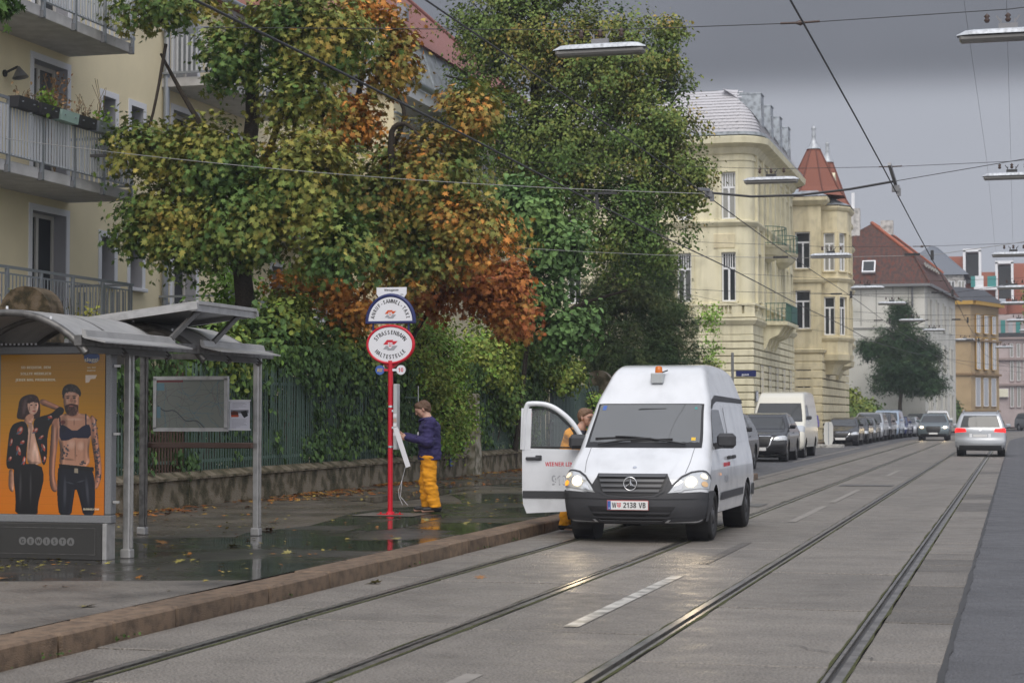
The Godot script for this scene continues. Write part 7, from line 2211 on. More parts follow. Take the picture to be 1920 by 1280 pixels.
	text("lettering", "9104", 0.11, M.flag_grey, t, Transform3D(Basis(Vector3.UP, PI / 2), c.side(1.95, 0.77, 1, 0.004)), 0.002)
	# open kerbside door, hinged at the front pillar
	var D = Transform3D(Basis(Vector3.UP, deg_to_rad(4.0)) * Basis.from_scale(Vector3(0.88, 1, 1)), Vector3(-0.86, 0, 1.12))
	b = MB.new()
	var outl = [Vector2(-0.02, 0.45), Vector2(-0.1, 0.34), Vector2(-0.93, 0.3), Vector2(-0.985, 0.42), Vector2(-1.0, 0.6), Vector2(-1.0, 1.18), Vector2(0.02, 1.16), Vector2(0.03, 0.9)]
	b.prism(outl, D * Transform3D(Basis(), Vector3(0, 0, -0.05)), 0.07)
	var door = obj("open_door", b, white, t)
	b = MB.new()
	var fr = [Vector3(-0.985, 1.16, 0), Vector3(-0.965, 1.5, 0), Vector3(-0.93, 1.74, 0), Vector3(-0.86, 1.78, 0), Vector3(-0.62, 1.765, 0), Vector3(-0.42, 1.68, 0), Vector3(-0.2, 1.5, 0), Vector3(0.0, 1.2, 0)]
	var fs = []
	for i in fr.size() - 1:
		for k in 6: fs.append(fr[i].cubic_interpolate(fr[i + 1], fr[maxi(i - 1, 0)], fr[mini(i + 2, fr.size() - 1)], k / 6.0))
	fs.append(fr[-1])
	b.tube(fs.map(func(p): return D * p), 0.037, 10)
	b.bar(D * Vector3(-0.95, 1.16, 0), D * Vector3(-0.93, 1.72, 0), 0.14, 0.045, D.basis * Vector3(0, 0, 1))
	obj("window_frame", b, white, door)
	b = MB.new()
	var gl = [Vector3(-0.885, 1.19, 0.012), Vector3(-0.865, 1.7, 0.012), Vector3(-0.64, 1.715, 0.012), Vector3(-0.45, 1.635, 0.012), Vector3(-0.24, 1.46, 0.012), Vector3(-0.04, 1.19, 0.012)]
	for i in gl.size(): b.bar(D * gl[i], D * gl[(i + 1) % gl.size()], 0.022, 0.012, D.basis * Vector3(0, 0, 1))
	obj("window_seal", b, M.black, door)
	b = MB.new()
	b.prism(gl.map(func(p): return Vector2(p.x, p.y)), D * Transform3D(Basis(), Vector3(0, 0, -0.004)), 0.005)
	obj("window_glass", b, M.clear, door)
	b = MB.new()
	b.prism([Vector2(-0.2, 1.47), Vector2(-0.2, 1.19), Vector2(-0.02, 1.19)], D * Transform3D(Basis(), Vector3(0, 0, 0.0)), 0.02)
	obj("quarter_panel", b, M.black, door)
	b = MB.new()
	b.box(D * Vector3(-0.5, 0.555, 0.025), Vector3(0.98, 0.1, 0.02), D.basis, 0.006)
	obj("side_moulding", b, M.plastic, door)
	b = MB.new()
	b.box(D * Vector3(-0.83, 1.04, 0.045), Vector3(0.22, 0.045, 0.03), D.basis, 0.012); b.box(D * Vector3(-0.74, 1.05, 0.03), Vector3(0.1, 0.07, 0.02), D.basis, 0.008)
	obj("door_handle", b, M.plastic, door)
	b = MB.new()
	b.box(D * Vector3(-0.5, 0.86, 0.0195), Vector3(0.98, 0.012, 0.004), D.basis); b.box(D * Vector3(-0.5, 1.13, 0.0195), Vector3(0.98, 0.01, 0.004), D.basis)
	obj("door_crease", b, white, door)
	b = MB.new()
	b.box(D * Vector3(-0.1, 1.27, 0.13), Vector3(0.29, 0.2, 0.14), D.basis, 0.05); b.bar(D * Vector3(0.0, 1.22, 0.02), D * Vector3(-0.05, 1.24, 0.12), 0.08, 0.1)
	obj("door_mirror", b, M.plastic, t)
	text("lettering", "WIENER LINIEN", 0.056, M.red, door, D * Transform3D(Basis(), Vector3(-0.35, 0.965, 0.021)), 0.002)
	text("lettering", "9104", 0.135, M.flag_grey, door, D * Transform3D(Basis(), Vector3(-0.38, 0.745, 0.0205)), 0.002, "Droid Sans", 0.8)
	text("lettering_fill", "9104", 0.1, white, door, D * Transform3D(Basis(), Vector3(-0.38, 0.745, 0.0215)), 0.002, "Droid Sans", 0.84)

# surface nets over a smooth union of tapered capsules: bones are [a, b, ra, rb]
func nets(b, bones, cell, k = 0.03, wrinkle = 0.0, wfreq = 9.0, cut = -9.0):
	var lo = Vector3.ONE * 1e9; var hi = -lo
	for q in bones:
		var r = maxf(q[2], q[3])
		for p in [q[0], q[1]]:
			lo = lo.min(p - Vector3.ONE * r); hi = hi.max(p + Vector3.ONE * r)
	var pad = cell * 3.0 + wrinkle
	lo -= Vector3.ONE * pad; hi += Vector3.ONE * pad
	var nx = ceili((hi.x - lo.x) / cell) + 1; var ny = ceili((hi.y - lo.y) / cell) + 1; var nz = ceili((hi.z - lo.z) / cell) + 1
	var F = PackedFloat32Array()
	F.resize(nx * ny * nz); F.fill(1.0)
	var sy = nx; var sz = nx * ny
	for q in bones:
		var a: Vector3 = q[0]; var c: Vector3 = q[1]; var ra: float = q[2]; var rb: float = q[3]
		var m = maxf(ra, rb) + k + cell * 2.0
		var l0 = (a.min(c) - Vector3.ONE * m - lo) / cell; var l1 = (a.max(c) + Vector3.ONE * m - lo) / cell
		var ab = c - a
		var inv = 1.0 / maxf(ab.length_squared(), 1e-9)
		for z in range(maxi(0, floori(l0.z)), mini(nz, ceili(l1.z) + 1)):
			for y in range(maxi(0, floori(l0.y)), mini(ny, ceili(l1.y) + 1)):
				var base = z * sz + y * sy
				for x in range(maxi(0, floori(l0.x)), mini(nx, ceili(l1.x) + 1)):
					var p = lo + Vector3(x, y, z) * cell
					var t = clampf((p - a).dot(ab) * inv, 0.0, 1.0)
					var d = p.distance_to(a + ab * t) - (ra + (rb - ra) * t)
					var o = F[base + x]
					var h = maxf(k - absf(o - d), 0.0) / k
					F[base + x] = minf(o, d) - h * h * k * 0.25
	if wrinkle > 0.0:
		var f = noise(91, wfreq, 3)
		for z in nz:
			for y in ny:
				for x in nx:
					var i = z * sz + y * sy + x
					if absf(F[i]) < 0.06:
						var p = lo + Vector3(x, y, z) * cell
						F[i] += wrinkle * f.get_noise_3d(p.x * 0.8, p.y * 1.7, p.z * 0.8)
	if cut > -8.0:
		for z in nz:
			for y in ny:
				var dc = cut - (lo.y + y * cell)
				for x in nx:
					var i = z * sz + y * sy + x
					if dc > F[i]: F[i] = dc
	var vid = {}
	var P = []; var N = []
	for z in nz - 1:
		for y in ny - 1:
			for x in nx - 1:
				var i = z * sz + y * sy + x
				if absf(F[i]) > cell * 2.2: continue
				var s = 0
				var f8 = [F[i], F[i + 1], F[i + sy], F[i + sy + 1], F[i + sz], F[i + sz + 1], F[i + sz + sy], F[i + sz + sy + 1]]
				for v in f8: if v < 0.0: s += 1
				if s == 0 or s == 8: continue
				var sum = Vector3.ZERO; var cnt = 0
				for e in [[0, 1], [2, 3], [4, 5], [6, 7], [0, 2], [1, 3], [4, 6], [5, 7], [0, 4], [1, 5], [2, 6], [3, 7]]:
					var va = f8[e[0]]; var vb = f8[e[1]]
					if (va < 0.0) != (vb < 0.0):
						var t = va / (va - vb)
						var pa = Vector3(e[0] & 1, (e[0] >> 1) & 1, e[0] >> 2); var pb = Vector3(e[1] & 1, (e[1] >> 1) & 1, e[1] >> 2)
						sum += pa.lerp(pb, t); cnt += 1
				vid[i] = P.size()
				P.append(lo + (Vector3(x, y, z) + sum / cnt) * cell)
				N.append(Vector3(f8[1] + f8[3] + f8[5] + f8[7] - f8[0] - f8[2] - f8[4] - f8[6], f8[2] + f8[3] + f8[6] + f8[7] - f8[0] - f8[1] - f8[4] - f8[5], f8[4] + f8[5] + f8[6] + f8[7] - f8[0] - f8[1] - f8[2] - f8[3]).normalized())
	var off = [1, sy, sz]
	for i in vid:
		for ax in 3:
			var a0 = F[i]; var a1 = F[i + off[ax]]
			if (a0 < 0.0) == (a1 < 0.0): continue
			var u = off[(ax + 1) % 3]; var w = off[(ax + 2) % 3]
			if not (vid.has(i - u) and vid.has(i - w) and vid.has(i - u - w)): continue
			var q = [vid[i - u - w], vid[i - w], vid[i], vid[i - u]]
			if a0 > 0.0: q.reverse()
			b.tris(P[q[0]], P[q[1]], P[q[2]], N[q[0]], N[q[1]], N[q[2]])
			b.tris(P[q[0]], P[q[2]], P[q[3]], N[q[0]], N[q[2]], N[q[3]])
	return b

func hand_bones(w, d, n, s, curl):
	# w wrist, d along the hand, n out of its back, s towards the thumb
	var o = [[w, w + d * 0.05, 0.024, 0.024]]
	for j in 4: o.append([w + d * 0.03 + s * (0.022 - 0.0145 * j), w + d * 0.088 + s * (0.031 - 0.0205 * j), 0.015, 0.0125])
	for j in 4:
		var p = w + d * 0.09 + s * (0.032 - 0.021 * j)
		var l = [0.9, 1.0, 0.95, 0.75][j]
		var a = 0.0
		for k in 3:
			a += curl * [0.55, 0.8, 0.5][k] * (1.0 + 0.12 * j)
			var e = p + (d * cos(a) - n * sin(a) + s * 0.05 * (1.5 - j)) * [0.043, 0.027, 0.02][k] * l
			o.append([p, e, 0.0098 - 0.001 * k, 0.0088 - 0.001 * k])
			p = e
	var t = w + d * 0.025 + s * 0.026
	var t1 = t + (d * 0.6 + s * 0.7 - n * 0.25) * 0.042
	var t2 = t1 + (d * 0.9 + s * 0.2 - n * 0.45) * 0.032
	o.append([t, t1, 0.014, 0.011]); o.append([t1, t2, 0.011, 0.0085])
	return o
func head_bones(X):
	var f = func(x, y, z): return X * Vector3(x, y, z)
	return [[f.call(0, 0.025, -0.035), f.call(0, 0.022, 0.018), 0.087, 0.084], [f.call(0, 0.0, 0.03), f.call(0, -0.065, 0.045), 0.066, 0.047], [f.call(-0.02, -0.09, 0.058), f.call(0.02, -0.09, 0.058), 0.026, 0.026],
		[f.call(0, 0.012, 0.094), f.call(0, -0.026, 0.117), 0.011, 0.0145], [f.call(-0.034, 0.03, 0.083), f.call(0.034, 0.03, 0.083), 0.014, 0.014], [f.call(-0.018, -0.06, 0.091), f.call(0.018, -0.06, 0.091), 0.0085, 0.0085], [f.call(-0.016, -0.074, 0.088), f.call(0.016, -0.074, 0.088), 0.009, 0.009],
		[f.call(-0.083, 0.008, -0.012), f.call(-0.087, -0.028, -0.006), 0.016, 0.01], [f.call(0.083, 0.008, -0.012), f.call(0.087, -0.028, -0.006), 0.016, 0.01], [f.call(0.045, -0.02, 0.05), f.call(0.04, -0.06, 0.05), 0.035, 0.03], [f.call(-0.045, -0.02, 0.05), f.call(-0.04, -0.06, 0.05), 0.035, 0.03]]
func ramps(l, add): return l.map(func(q): return [q[0], q[1], q[2] + add, q[3] + add])

# joints: hips, knees, ankles, toes, shoulders, elbows, wrists as [left, right]; pelvis, waist, chest, neck; head transform
func person(label, at, turn, J, C, cell):
	var t = thing("person", label, "person", at, turn)
	var HX = J.head
	var legs = []; var arms = []; var torso = []
	for i in 2:
		legs.append([J.hip[i], J.knee[i], 0.083, 0.056]); legs.append([J.knee[i], J.ankle[i], 0.055, 0.038]); legs.append([J.ankle[i] - Vector3(0, 0.04, 0.02), J.toe[i], 0.038, 0.03])
		arms.append([J.shoulder[i], J.elbow[i], 0.05, 0.04]); arms.append([J.elbow[i], J.wrist[i], 0.041, 0.027])
		torso.append([J.chest, J.shoulder[i], 0.085, 0.062]); torso.append([J.pelvis, J.hip[i], 0.1, 0.09])
	torso.append([J.pelvis, J.waist, 0.115, 0.108]); torso.append([J.waist, J.chest, 0.108, 0.118])
	var neck = [[J.neck, HX * Vector3(0, -0.05, -0.025), 0.057, 0.05], [J.chest, J.neck, 0.09, 0.06]]
	var fine = cell < 0.02
	var b = MB.new()
	var all = []
	all.append_array(torso); all.append_array(arms); all.append_array(legs); all.append_array(neck); 
	if not fine: all.append_array(head_bones(HX))
	nets(b, all, cell, 0.04)
	if fine:
		var hb = head_bones(HX)
		hb.append([HX * Vector3(0, -0.05, -0.025), J.neck, 0.05, 0.056])
		nets(b, hb, 0.0045, 0.018)
		for h in J.get("hands", []): nets(b, hand_bones(h[0], h[1].normalized(), h[2].normalized(), h[3].normalized(), h[4]), 0.0036, 0.008)
	obj("body", b, M.skin, t)
	b = MB.new()
	var jk = ramps(torso.slice(0, 0), 0.0)
	for i in 2:
		jk.append([J.shoulder[i], J.elbow[i], 0.084, 0.074]); jk.append([J.elbow[i], J.elbow[i].lerp(J.wrist[i], 0.93), 0.074, 0.052])
		jk.append([J.chest, J.shoulder[i], 0.115, 0.08])
		jk.append([J.waist + Vector3((0.05 if i == 0 else -0.05), -0.24, 0.01), J.chest + Vector3((0.06 if i == 0 else -0.06), 0, 0), 0.158, 0.145])
	jk.append([J.chest, J.neck - (J.neck - J.chest) * 0.1, 0.11, 0.068])
	obj("jacket", nets(b, jk, cell, 0.05, 0.022 if fine else 0.0, 6.0, J.pelvis.y - 0.1), C.jacket, t)
	b = MB.new()
	var tr = []
	for i in 2:
		tr.append([J.pelvis, J.hip[i], 0.135, 0.12]); tr.append([J.hip[i], J.knee[i], 0.112, 0.09]); tr.append([J.knee[i], J.ankle[i] + Vector3(0, 0.0, 0), 0.09, 0.082])
	obj("trousers", nets(b, tr, cell, 0.03, 0.026 if fine else 0.0, 5.0, J.toe[0].y + 0.045), C.trousers, t)
	for i in 2:
		b = MB.new()
		var d = (J.toe[i] - J.ankle[i]); d.y = 0; d = d.normalized()
		var a = J.ankle[i]; var g = J.toe[i].y - 0.012
		nets(b, [[a + Vector3(0, 0.0, 0), Vector3(a.x, g + 0.045, a.z) - d * 0.04, 0.05, 0.045], [Vector3(a.x, g + 0.042, a.z) - d * 0.05, Vector3(a.x, g + 0.032, a.z) + d * 0.15, 0.042, 0.036]], maxf(0.009, cell * 0.6), 0.03)
		obj("shoe", b, M.black, t)
	b = MB.new()
	var f = func(x, y, z): return HX * Vector3(x, y, z)
	nets(b, [[f.call(0, 0.045, -0.04), f.call(0, 0.048, 0.01), 0.087, 0.082], [f.call(0, 0.0, -0.055), f.call(0, -0.035, -0.055), 0.074, 0.06], [f.call(-0.04, 0.086, 0.045), f.call(0.045, 0.086, 0.04), 0.032, 0.03], [f.call(-0.07, 0.05, 0.02), f.call(-0.075, -0.01, -0.035), 0.025, 0.02], [f.call(0.07, 0.05, 0.02), f.call(0.075, -0.01, -0.035), 0.025, 0.02]], 0.006 if fine else 0.02, 0.03, 0.005 if fine else 0.0, 26.0)
	obj("hair", b, C.hair, t)
	if fine:
		for sg in [-1, 1]:
			b = MB.new()
			b.lathe([Vector2(0, -0.009), Vector2(0.008, -0.004), Vector2(0.009, 0.002), Vector2(0, 0.008)], Transform3D(HX.basis, f.call(sg * 0.033, 0.008, 0.09)), 10)
			obj("eye", b, M.black, t)
			b = MB.new()
			b.bar(f.call(sg * 0.02, 0.03, 0.099), f.call(sg * 0.05, 0.028, 0.09), 0.008, 0.007)
			obj("eyebrow", b, C.hair, t)
		b = MB.new()
		b.bar(f.call(-0.02, -0.067, 0.1), f.call(0.02, -0.067, 0.1), 0.004, 0.003)
		obj("mouth", b, M.lip, t)
	return t

func people():
	var man = {"hip": [Vector3(0.09, 0.86, -0.02), Vector3(-0.09, 0.86, -0.02)], "knee": [Vector3(0.1, 0.47, -0.03), Vector3(-0.1, 0.47, 0.04)], "ankle": [Vector3(0.1, 0.1, -0.1), Vector3(-0.11, 0.1, 0.02)], "toe": [Vector3(0.11, 0.035, 0.06), Vector3(-0.13, 0.035, 0.18)],
		"shoulder": [Vector3(0.175, 1.36, -0.03), Vector3(-0.175, 1.36, -0.01)], "elbow": [Vector3(0.23, 1.08, 0.0), Vector3(-0.22, 1.1, 0.06)], "wrist": [Vector3(0.1, 1.14, 0.29), Vector3(-0.08, 1.17, 0.34)],
		"pelvis": Vector3(0, 0.9, -0.03), "waist": Vector3(0, 1.06, -0.035), "chest": Vector3(0, 1.27, -0.02), "neck": Vector3(0, 1.43, 0.01), "head": Transform3D(Basis(Vector3.RIGHT, 0.5).scaled(Vector3.ONE * 0.95), Vector3(0, 1.57, 0.075))}
	man.hands = [[man.wrist[0], Vector3(-0.25, 0.0, 1.0), Vector3(1, 0.3, 0.25), Vector3(0, 1, 0), 0.6], [man.wrist[1], Vector3(0.1, 0.05, 1.0), Vector3(-1, 0.35, 0.1), Vector3(0, 1, 0), 0.75]]
	var at = Vector3(-8.66, 0.145, -27.1)
	var p = person("man in purple work jacket and orange trousers bending his head over the timetable case", at, atan2(-0.965, 0.261), man, {"jacket": M.purple, "trousers": M.orange_cloth, "hair": M.hair_brown}, 0.015)
	p.scale = Vector3(1.08, 1.0, 1.1)
	var b = MB.new()
	b.tube([Vector3(0.06, 1.4, -0.05), Vector3(0.085, 1.43, 0.02), Vector3(0.05, 1.41, 0.1), Vector3(0, 1.385, 0.12), Vector3(-0.05, 1.41, 0.1), Vector3(-0.085, 1.43, 0.02), Vector3(-0.06, 1.4, -0.05)], 0.022, 7)
	obj("collar", b, M.purple, p)
	b = MB.new()
	b.box(Vector3(0.07, 1.2, 0.135), Vector3(0.04, 0.05, 0.02), Basis(), 0.006)
	obj("badge", b, M.paper, p)
	# driver leaning into the open door
	var d = {"hip": [Vector3(0.09, 0.87, -0.1), Vector3(-0.09, 0.87, -0.1)], "knee": [Vector3(0.1, 0.47, -0.03), Vector3(-0.1, 0.47, 0.0)], "ankle": [Vector3(0.1, 0.1, -0.08), Vector3(-0.12, 0.1, -0.04)], "toe": [Vector3(0.11, 0.035, 0.08), Vector3(-0.14, 0.035, 0.12)],
		"shoulder": [Vector3(0.18, 1.36, 0.1), Vector3(-0.18, 1.36, 0.08)], "elbow": [Vector3(0.22, 1.14, 0.3), Vector3(-0.25, 1.12, 0.22)], "wrist": [Vector3(0.14, 1.18, 0.52), Vector3(-0.2, 1.14, 0.46)],
		"pelvis": Vector3(0, 0.92, -0.1), "waist": Vector3(0, 1.07, -0.05), "chest": Vector3(0, 1.27, 0.06), "neck": Vector3(0, 1.43, 0.16), "head": Transform3D(Basis(Vector3.RIGHT, 0.1) * Basis(Vector3.UP, -0.25), Vector3(0, 1.585, 0.235))}
	d.hands = [[d.wrist[0], Vector3(0, 0, 1), Vector3(1, 0.3, 0), Vector3(0, 1, 0), 0.5], [d.wrist[1], Vector3(0, -0.1, 1), Vector3(-1, 0.3, 0), Vector3(0, 1, 0), 0.5]]
	p = person("man in glasses and orange work jacket leaning into the open door of the white van", Vector3(-6.06, 0.01, -25.5), PI / 2 - 0.1, d, {"jacket": M.orange_cloth, "trousers": M.orange_cloth, "hair": M.hair_light}, 0.015)
	b = MB.new()
	var HX = d.head
	for sg in [-1, 1]:
		var ring = []
		for i in 13: ring.append(HX * Vector3(sg * 0.034 + 0.024 * cos(TAU * i / 12), 0.005 + 0.018 * sin(TAU * i / 12), 0.108))
		b.tube(ring, 0.003, 5, false)
		b.bar(HX * Vector3(sg * 0.058, 0.01, 0.108), HX * Vector3(sg * 0.088, 0.008, -0.02), 0.005, 0.006)
	b.bar(HX * Vector3(-0.012, 0.008, 0.11), HX * Vector3(0.012, 0.008, 0.11), 0.004, 0.004)
	obj("glasses", b, M.black, p)
	b = MB.new()
	nets(b, [[Vector3(0.05, 1.12, 0.15), Vector3(0.07, 1.36, 0.2), 0.06, 0.045], [Vector3(-0.05, 1.12, 0.15), Vector3(-0.07, 1.36, 0.2), 0.06, 0.045], [Vector3(0.07, 1.38, 0.12), Vector3(-0.07, 1.38, 0.12), 0.058, 0.058]], 0.014, 0.03)
	obj("dark_vest", b, M.vest, p)
	# far walkers
	var w = man.duplicate()
	w.elbow = [Vector3(0.24, 1.1, -0.02), Vector3(-0.24, 1.1, -0.02)]; w.wrist = [Vector3(0.24, 0.85, 0.08), Vector3(-0.24, 0.85, 0.06)]
	w.head = Transform3D(Basis(), Vector3(0, 1.58, 0.03))
	person("woman with reddish hair in a blue and red coat beside the black parked saloon", Vector3(-10.15, 0.12, -97.0), 0.4, w, {"jacket": M.coat_blue, "trousers": M.black, "hair": M.hair_red}, 0.032)
	var u = w.duplicate()
	u.wrist = [Vector3(0.1, 1.35, 0.2), Vector3(-0.24, 0.85, 0.06)]
	person("dark clothed person under a black umbrella before the pink house", Vector3(3.1, 0.0, -216.0), 0.3, u, {"jacket": M.vest, "trousers": M.black, "hair": M.hair_brown}, 0.035)
	var um = thing("umbrella", "open black umbrella held by the dark clothed person before the pink house", "umbrella", Vector3(3.2, 1.3, -215.8))
	b = MB.new()
	b.lathe([Vector2(0.6, 0.62), Vector2(0.45, 0.78), Vector2(0.22, 0.88), Vector2(0.0, 0.93)], Transform3D(), 8)
	obj("canopy", b, M.black, um)
	b = MB.new()
	b.cyl(Vector3(0, 0, 0), Vector3(0, 0.95, 0), 0.012, 6)
	obj("shaft", b, M.black, um)

# Trees: tapered trunk and limbs, leaves set on twig tips through the crown's volume
func limb(b, pts, r0, r1):
	var q = []
	for i in pts.size() - 1:
		for k in 4:
			var t = k / 4.0
			var p0 = pts[maxi(i - 1, 0)]; var p3 = pts[mini(i + 2, pts.size() - 1)]
			q.append(pts[i].cubic_interpolate(pts[i + 1], p0, p3, t) + Vector3(rng.randfn(0, r0 * 0.12), 0, rng.randfn(0, r0 * 0.12)))
	q.append(pts[-1])
	var rad = []
	for i in q.size(): rad.append(lerpf(r0, r1, pow(i / float(q.size() - 1), 0.8)))
	b.tube(q, rad, 9)
func mixc(pal, t):
	var x = clampf(t, 0.0, 0.999) * (pal.size() - 1)
	return pal[int(x)].lerp(pal[int(x) + 1], x - int(x))
# blobs: [center, radii, clusters, palette offset]
func crown(t, blobs, kind, size, per, spread, pal, shell, m, singles = 0):
	var xs = []; var cs = []
	var tw = MB.new()
	var f = noise(rng.randi() % 9999, 0.45, 3)
	for B in blobs:
		for i in B[2]:
			var d = Vector3(rng.randfn(), rng.randfn(), rng.randfn()).normalized()
			var rr = pow(rng.randf(), shell)
			var c = B[0] + d * rr * B[1] * (1.0 + 0.45 * f.get_noise_3dv((B[0] + d * B[1]) * 1.6))
			var tone = 0.56 + 0.55 * f.get_noise_3dv(c * 1.3) + B[3] + rng.randfn(0, 0.07)
			if i % 3 == 0: tw.tube([c - d * spread * 2.2 + Vector3(0, -0.1, 0), c - d * spread * 0.8, c + d * spread * 0.2], [0.016, 0.01, 0.004], 4, false)
			var n = int(per * rng.randf_range(0.6, 1.4))
			for k in n:
				var p = c + Vector3(rng.randfn(), rng.randfn() * 0.75, rng.randfn()) * spread * 0.95
				var out = (d * 0.8 + Vector3(rng.randfn(0, 0.45), 0.55 + rng.randfn(0, 0.35), rng.randfn(0, 0.45))).normalized()
				var a = Vector3(rng.randfn(), rng.randfn() - 0.8, rng.randfn())
				var z = (a - out * a.dot(out)).normalized()
				var s = size * rng.randf_range(0.5, 1.3)
				xs.append(Transform3D(Basis(out.cross(z) * s, out * s, z * s), p))
				cs.append(mixc(pal, tone + rng.randfn(0, 0.1)) * rng.randf_range(1.5, 3.0))
	if singles > 0:                       # the leaves that show largest are pieces of their own
		var order = range(xs.size())
		var near = Vector3(0, 1.65, 0) - t.position
		var key = {}
		for i in xs.size(): key[i] = xs[i].origin.distance_to(near) - xs[i].basis.x.length() * 4.0
		order.sort_custom(func(a, b): return key[a] < key[b])
		var pick = {}
		for i in order:
			if pick.size() >= singles: break
			if rng.randf() < 0.5: pick[i] = true
		var mats = {}
		var rx = []; var rc = []
		for i in xs.size():
			if not pick.has(i):
				rx.append(xs[i]); rc.append(cs[i])
				continue
			var key2 = Vector2i(roundi(cs[i].r * 24), roundi(cs[i].g * 24))
			if not mats.has(key2):
				var lm = M.leaf.duplicate()
				lm.vertex_color_use_as_albedo = false
				lm.albedo_color = Color(cs[i].r, cs[i].g, cs[i].b).linear_to_srgb()
				mats[key2] = lm
			obj("leaf", LEAF[kind], mats[key2], t, xs[i])
		xs = rx; cs = rc
	tag(leaves("crown", t, xs, cs, kind, m), "", "", "", "stuff")
	if tw.v.size() > 0: tag(obj("twigs", tw, M.bark, t), "", "", "", "stuff")
	return xs.size()
func trees():
	var green = Color(0.05, 0.085, 0.022); var dgreen = Color(0.026, 0.05, 0.016); var ygreen = Color(0.13, 0.145, 0.03); var olive = Color(0.1, 0.085, 0.022); var orange = Color(0.26, 0.1, 0.022); var rust = Color(0.17, 0.05, 0.02); var gold = Color(0.3, 0.2, 0.045); var lime = Color(0.11, 0.19, 0.035)
	# first maple
	var o = Vector3(-14.4, 0.2, -34.0)
	var t = thing("maple_tree", "large maple with green leaves turning yellow and brown, nearest the shelter roof", "tree", o)
	var b = MB.new()
	limb(b, [Vector3(-0.2, 0, 0), Vector3(-0.2, 2.0, 0), Vector3(-0.2, 4.2, 0.1), Vector3(-0.15, 6.5, 0.0), Vector3(-0.05, 9.5, 0)], 0.27, 0.12)
	obj("trunk", b, M.bark, t)
	for q in [[Vector3(-0.2, 4.6, 0), Vector3(-1.0, 5.3, 0.5), Vector3(-2.0, 5.6, 0.6)], [Vector3(-0.2, 5.0, 0), Vector3(1.0, 6.4, 0.5), Vector3(1.8, 7.4, 0.6)], [Vector3(0.1, 5.2, 0), Vector3(-1.2, 7.4, 0.4), Vector3(-2.0, 8.6, 0.2)], [Vector3(0.1, 6.2, 0), Vector3(1.0, 7.6, 0.8), Vector3(1.8, 8.4, 1.2)], [Vector3(-1.7, 8.7, 0.6), Vector3(-1.75, 7.6, 0.9), Vector3(-2.0, 6.4, 1.0)]]:
		b = MB.new()
		limb(b, q, 0.09 if q[0].x > -1.5 else 0.035, 0.025)
		obj("limb", b, M.bark, t)
	var pal = [dgreen, green, Color(0.085, 0.098, 0.024), Color(0.12, 0.11, 0.026), Color(0.165, 0.13, 0.03), Color(0.24, 0.13, 0.03)]
	crown(t, [[Vector3(-1.69, 5.24, 0.80), Vector3(1.04, 0.68, 0.64), 110, -0.30], [Vector3(-1.99, 6.61, 0.80), Vector3(0.83, 0.57, 0.53), 55, -0.20], [Vector3(-0.58, 6.35, 0.80), Vector3(1.03, 0.88, 0.72), 120, -0.22], [Vector3(0.10, 5.09, 0.80), Vector3(1.13, 0.92, 0.77), 140, -0.25], [Vector3(-0.25, 8.31, 0.80), Vector3(0.62, 0.88, 0.56), 60, -0.22], [Vector3(-1.73, 9.38, 0.80), Vector3(1.15, 0.37, 0.57), 40, -0.20], [Vector3(1.40, 8.74, 0.80), Vector3(1.22, 0.82, 0.76), 110, -0.15], [Vector3(1.18, 7.52, 0.80), Vector3(0.92, 0.71, 0.61), 60, -0.20], [Vector3(1.19, 5.98, 0.80), Vector3(1.02, 1.12, 0.80), 130, -0.12], [Vector3(0.9, 9.30, 0.30), Vector3(0.7, 0.62, 0.69), 24, -0.1], [Vector3(1.85, 4.53, 0.80), Vector3(0.91, 0.71, 0.61), 70, -0.20], [Vector3(-1.12, 4.50, 0.80), Vector3(0.52, 0.31, 0.50), 20, -0.30]], "maple", 0.118, 36, 0.2, pal, 0.5, M.leaf, 260)
	# second maple, turning orange on its right
	o = Vector3(-14.3, 0.2, -37.4)
	t = thing("maple_tree", "maple turning orange and red, its bright right side above the tram sign", "tree", o)
	b = MB.new()
	limb(b, [Vector3(-0.55, 0, 0), Vector3(-0.5, 2.0, 0), Vector3(-0.3, 4.2, 0.1), Vector3(0.4, 6.5, 0.0), Vector3(0.9, 9.0, 0)], 0.15, 0.06)
	obj("trunk", b, M.bark, t)
	for q in [[Vector3(-0.4, 2.6, 0), Vector3(0.4, 3.6, 0.3), Vector3(1.4, 4.2, 0.4)], [Vector3(-0.2, 4.6, 0), Vector3(1.4, 5.0, 0.3), Vector3(3.2, 5.0, 0.3)], [Vector3(0.1, 5.4, 0), Vector3(1.6, 6.8, 0.6), Vector3(2.1, 7.6, 0.9), Vector3(1.9, 8.1, 0.9)], [Vector3(0.4, 6.5, 0), Vector3(1.2, 8.4, 0.3), Vector3(2.0, 9.3, 0.3)], [Vector3(2.0, 6.4, 1.3), Vector3(2.0, 7.2, 1.4), Vector3(2.3, 7.35, 1.4), Vector3(2.6, 7.1, 1.4)]]:
		b = MB.new()
		limb(b, q, 0.085, 0.028)
		obj("limb", b, M.bark, t)
	pal = [dgreen, green, Color(0.08, 0.094, 0.025), Color(0.115, 0.104, 0.026), Color(0.155, 0.1, 0.026), orange, Color(0.3, 0.14, 0.035)]
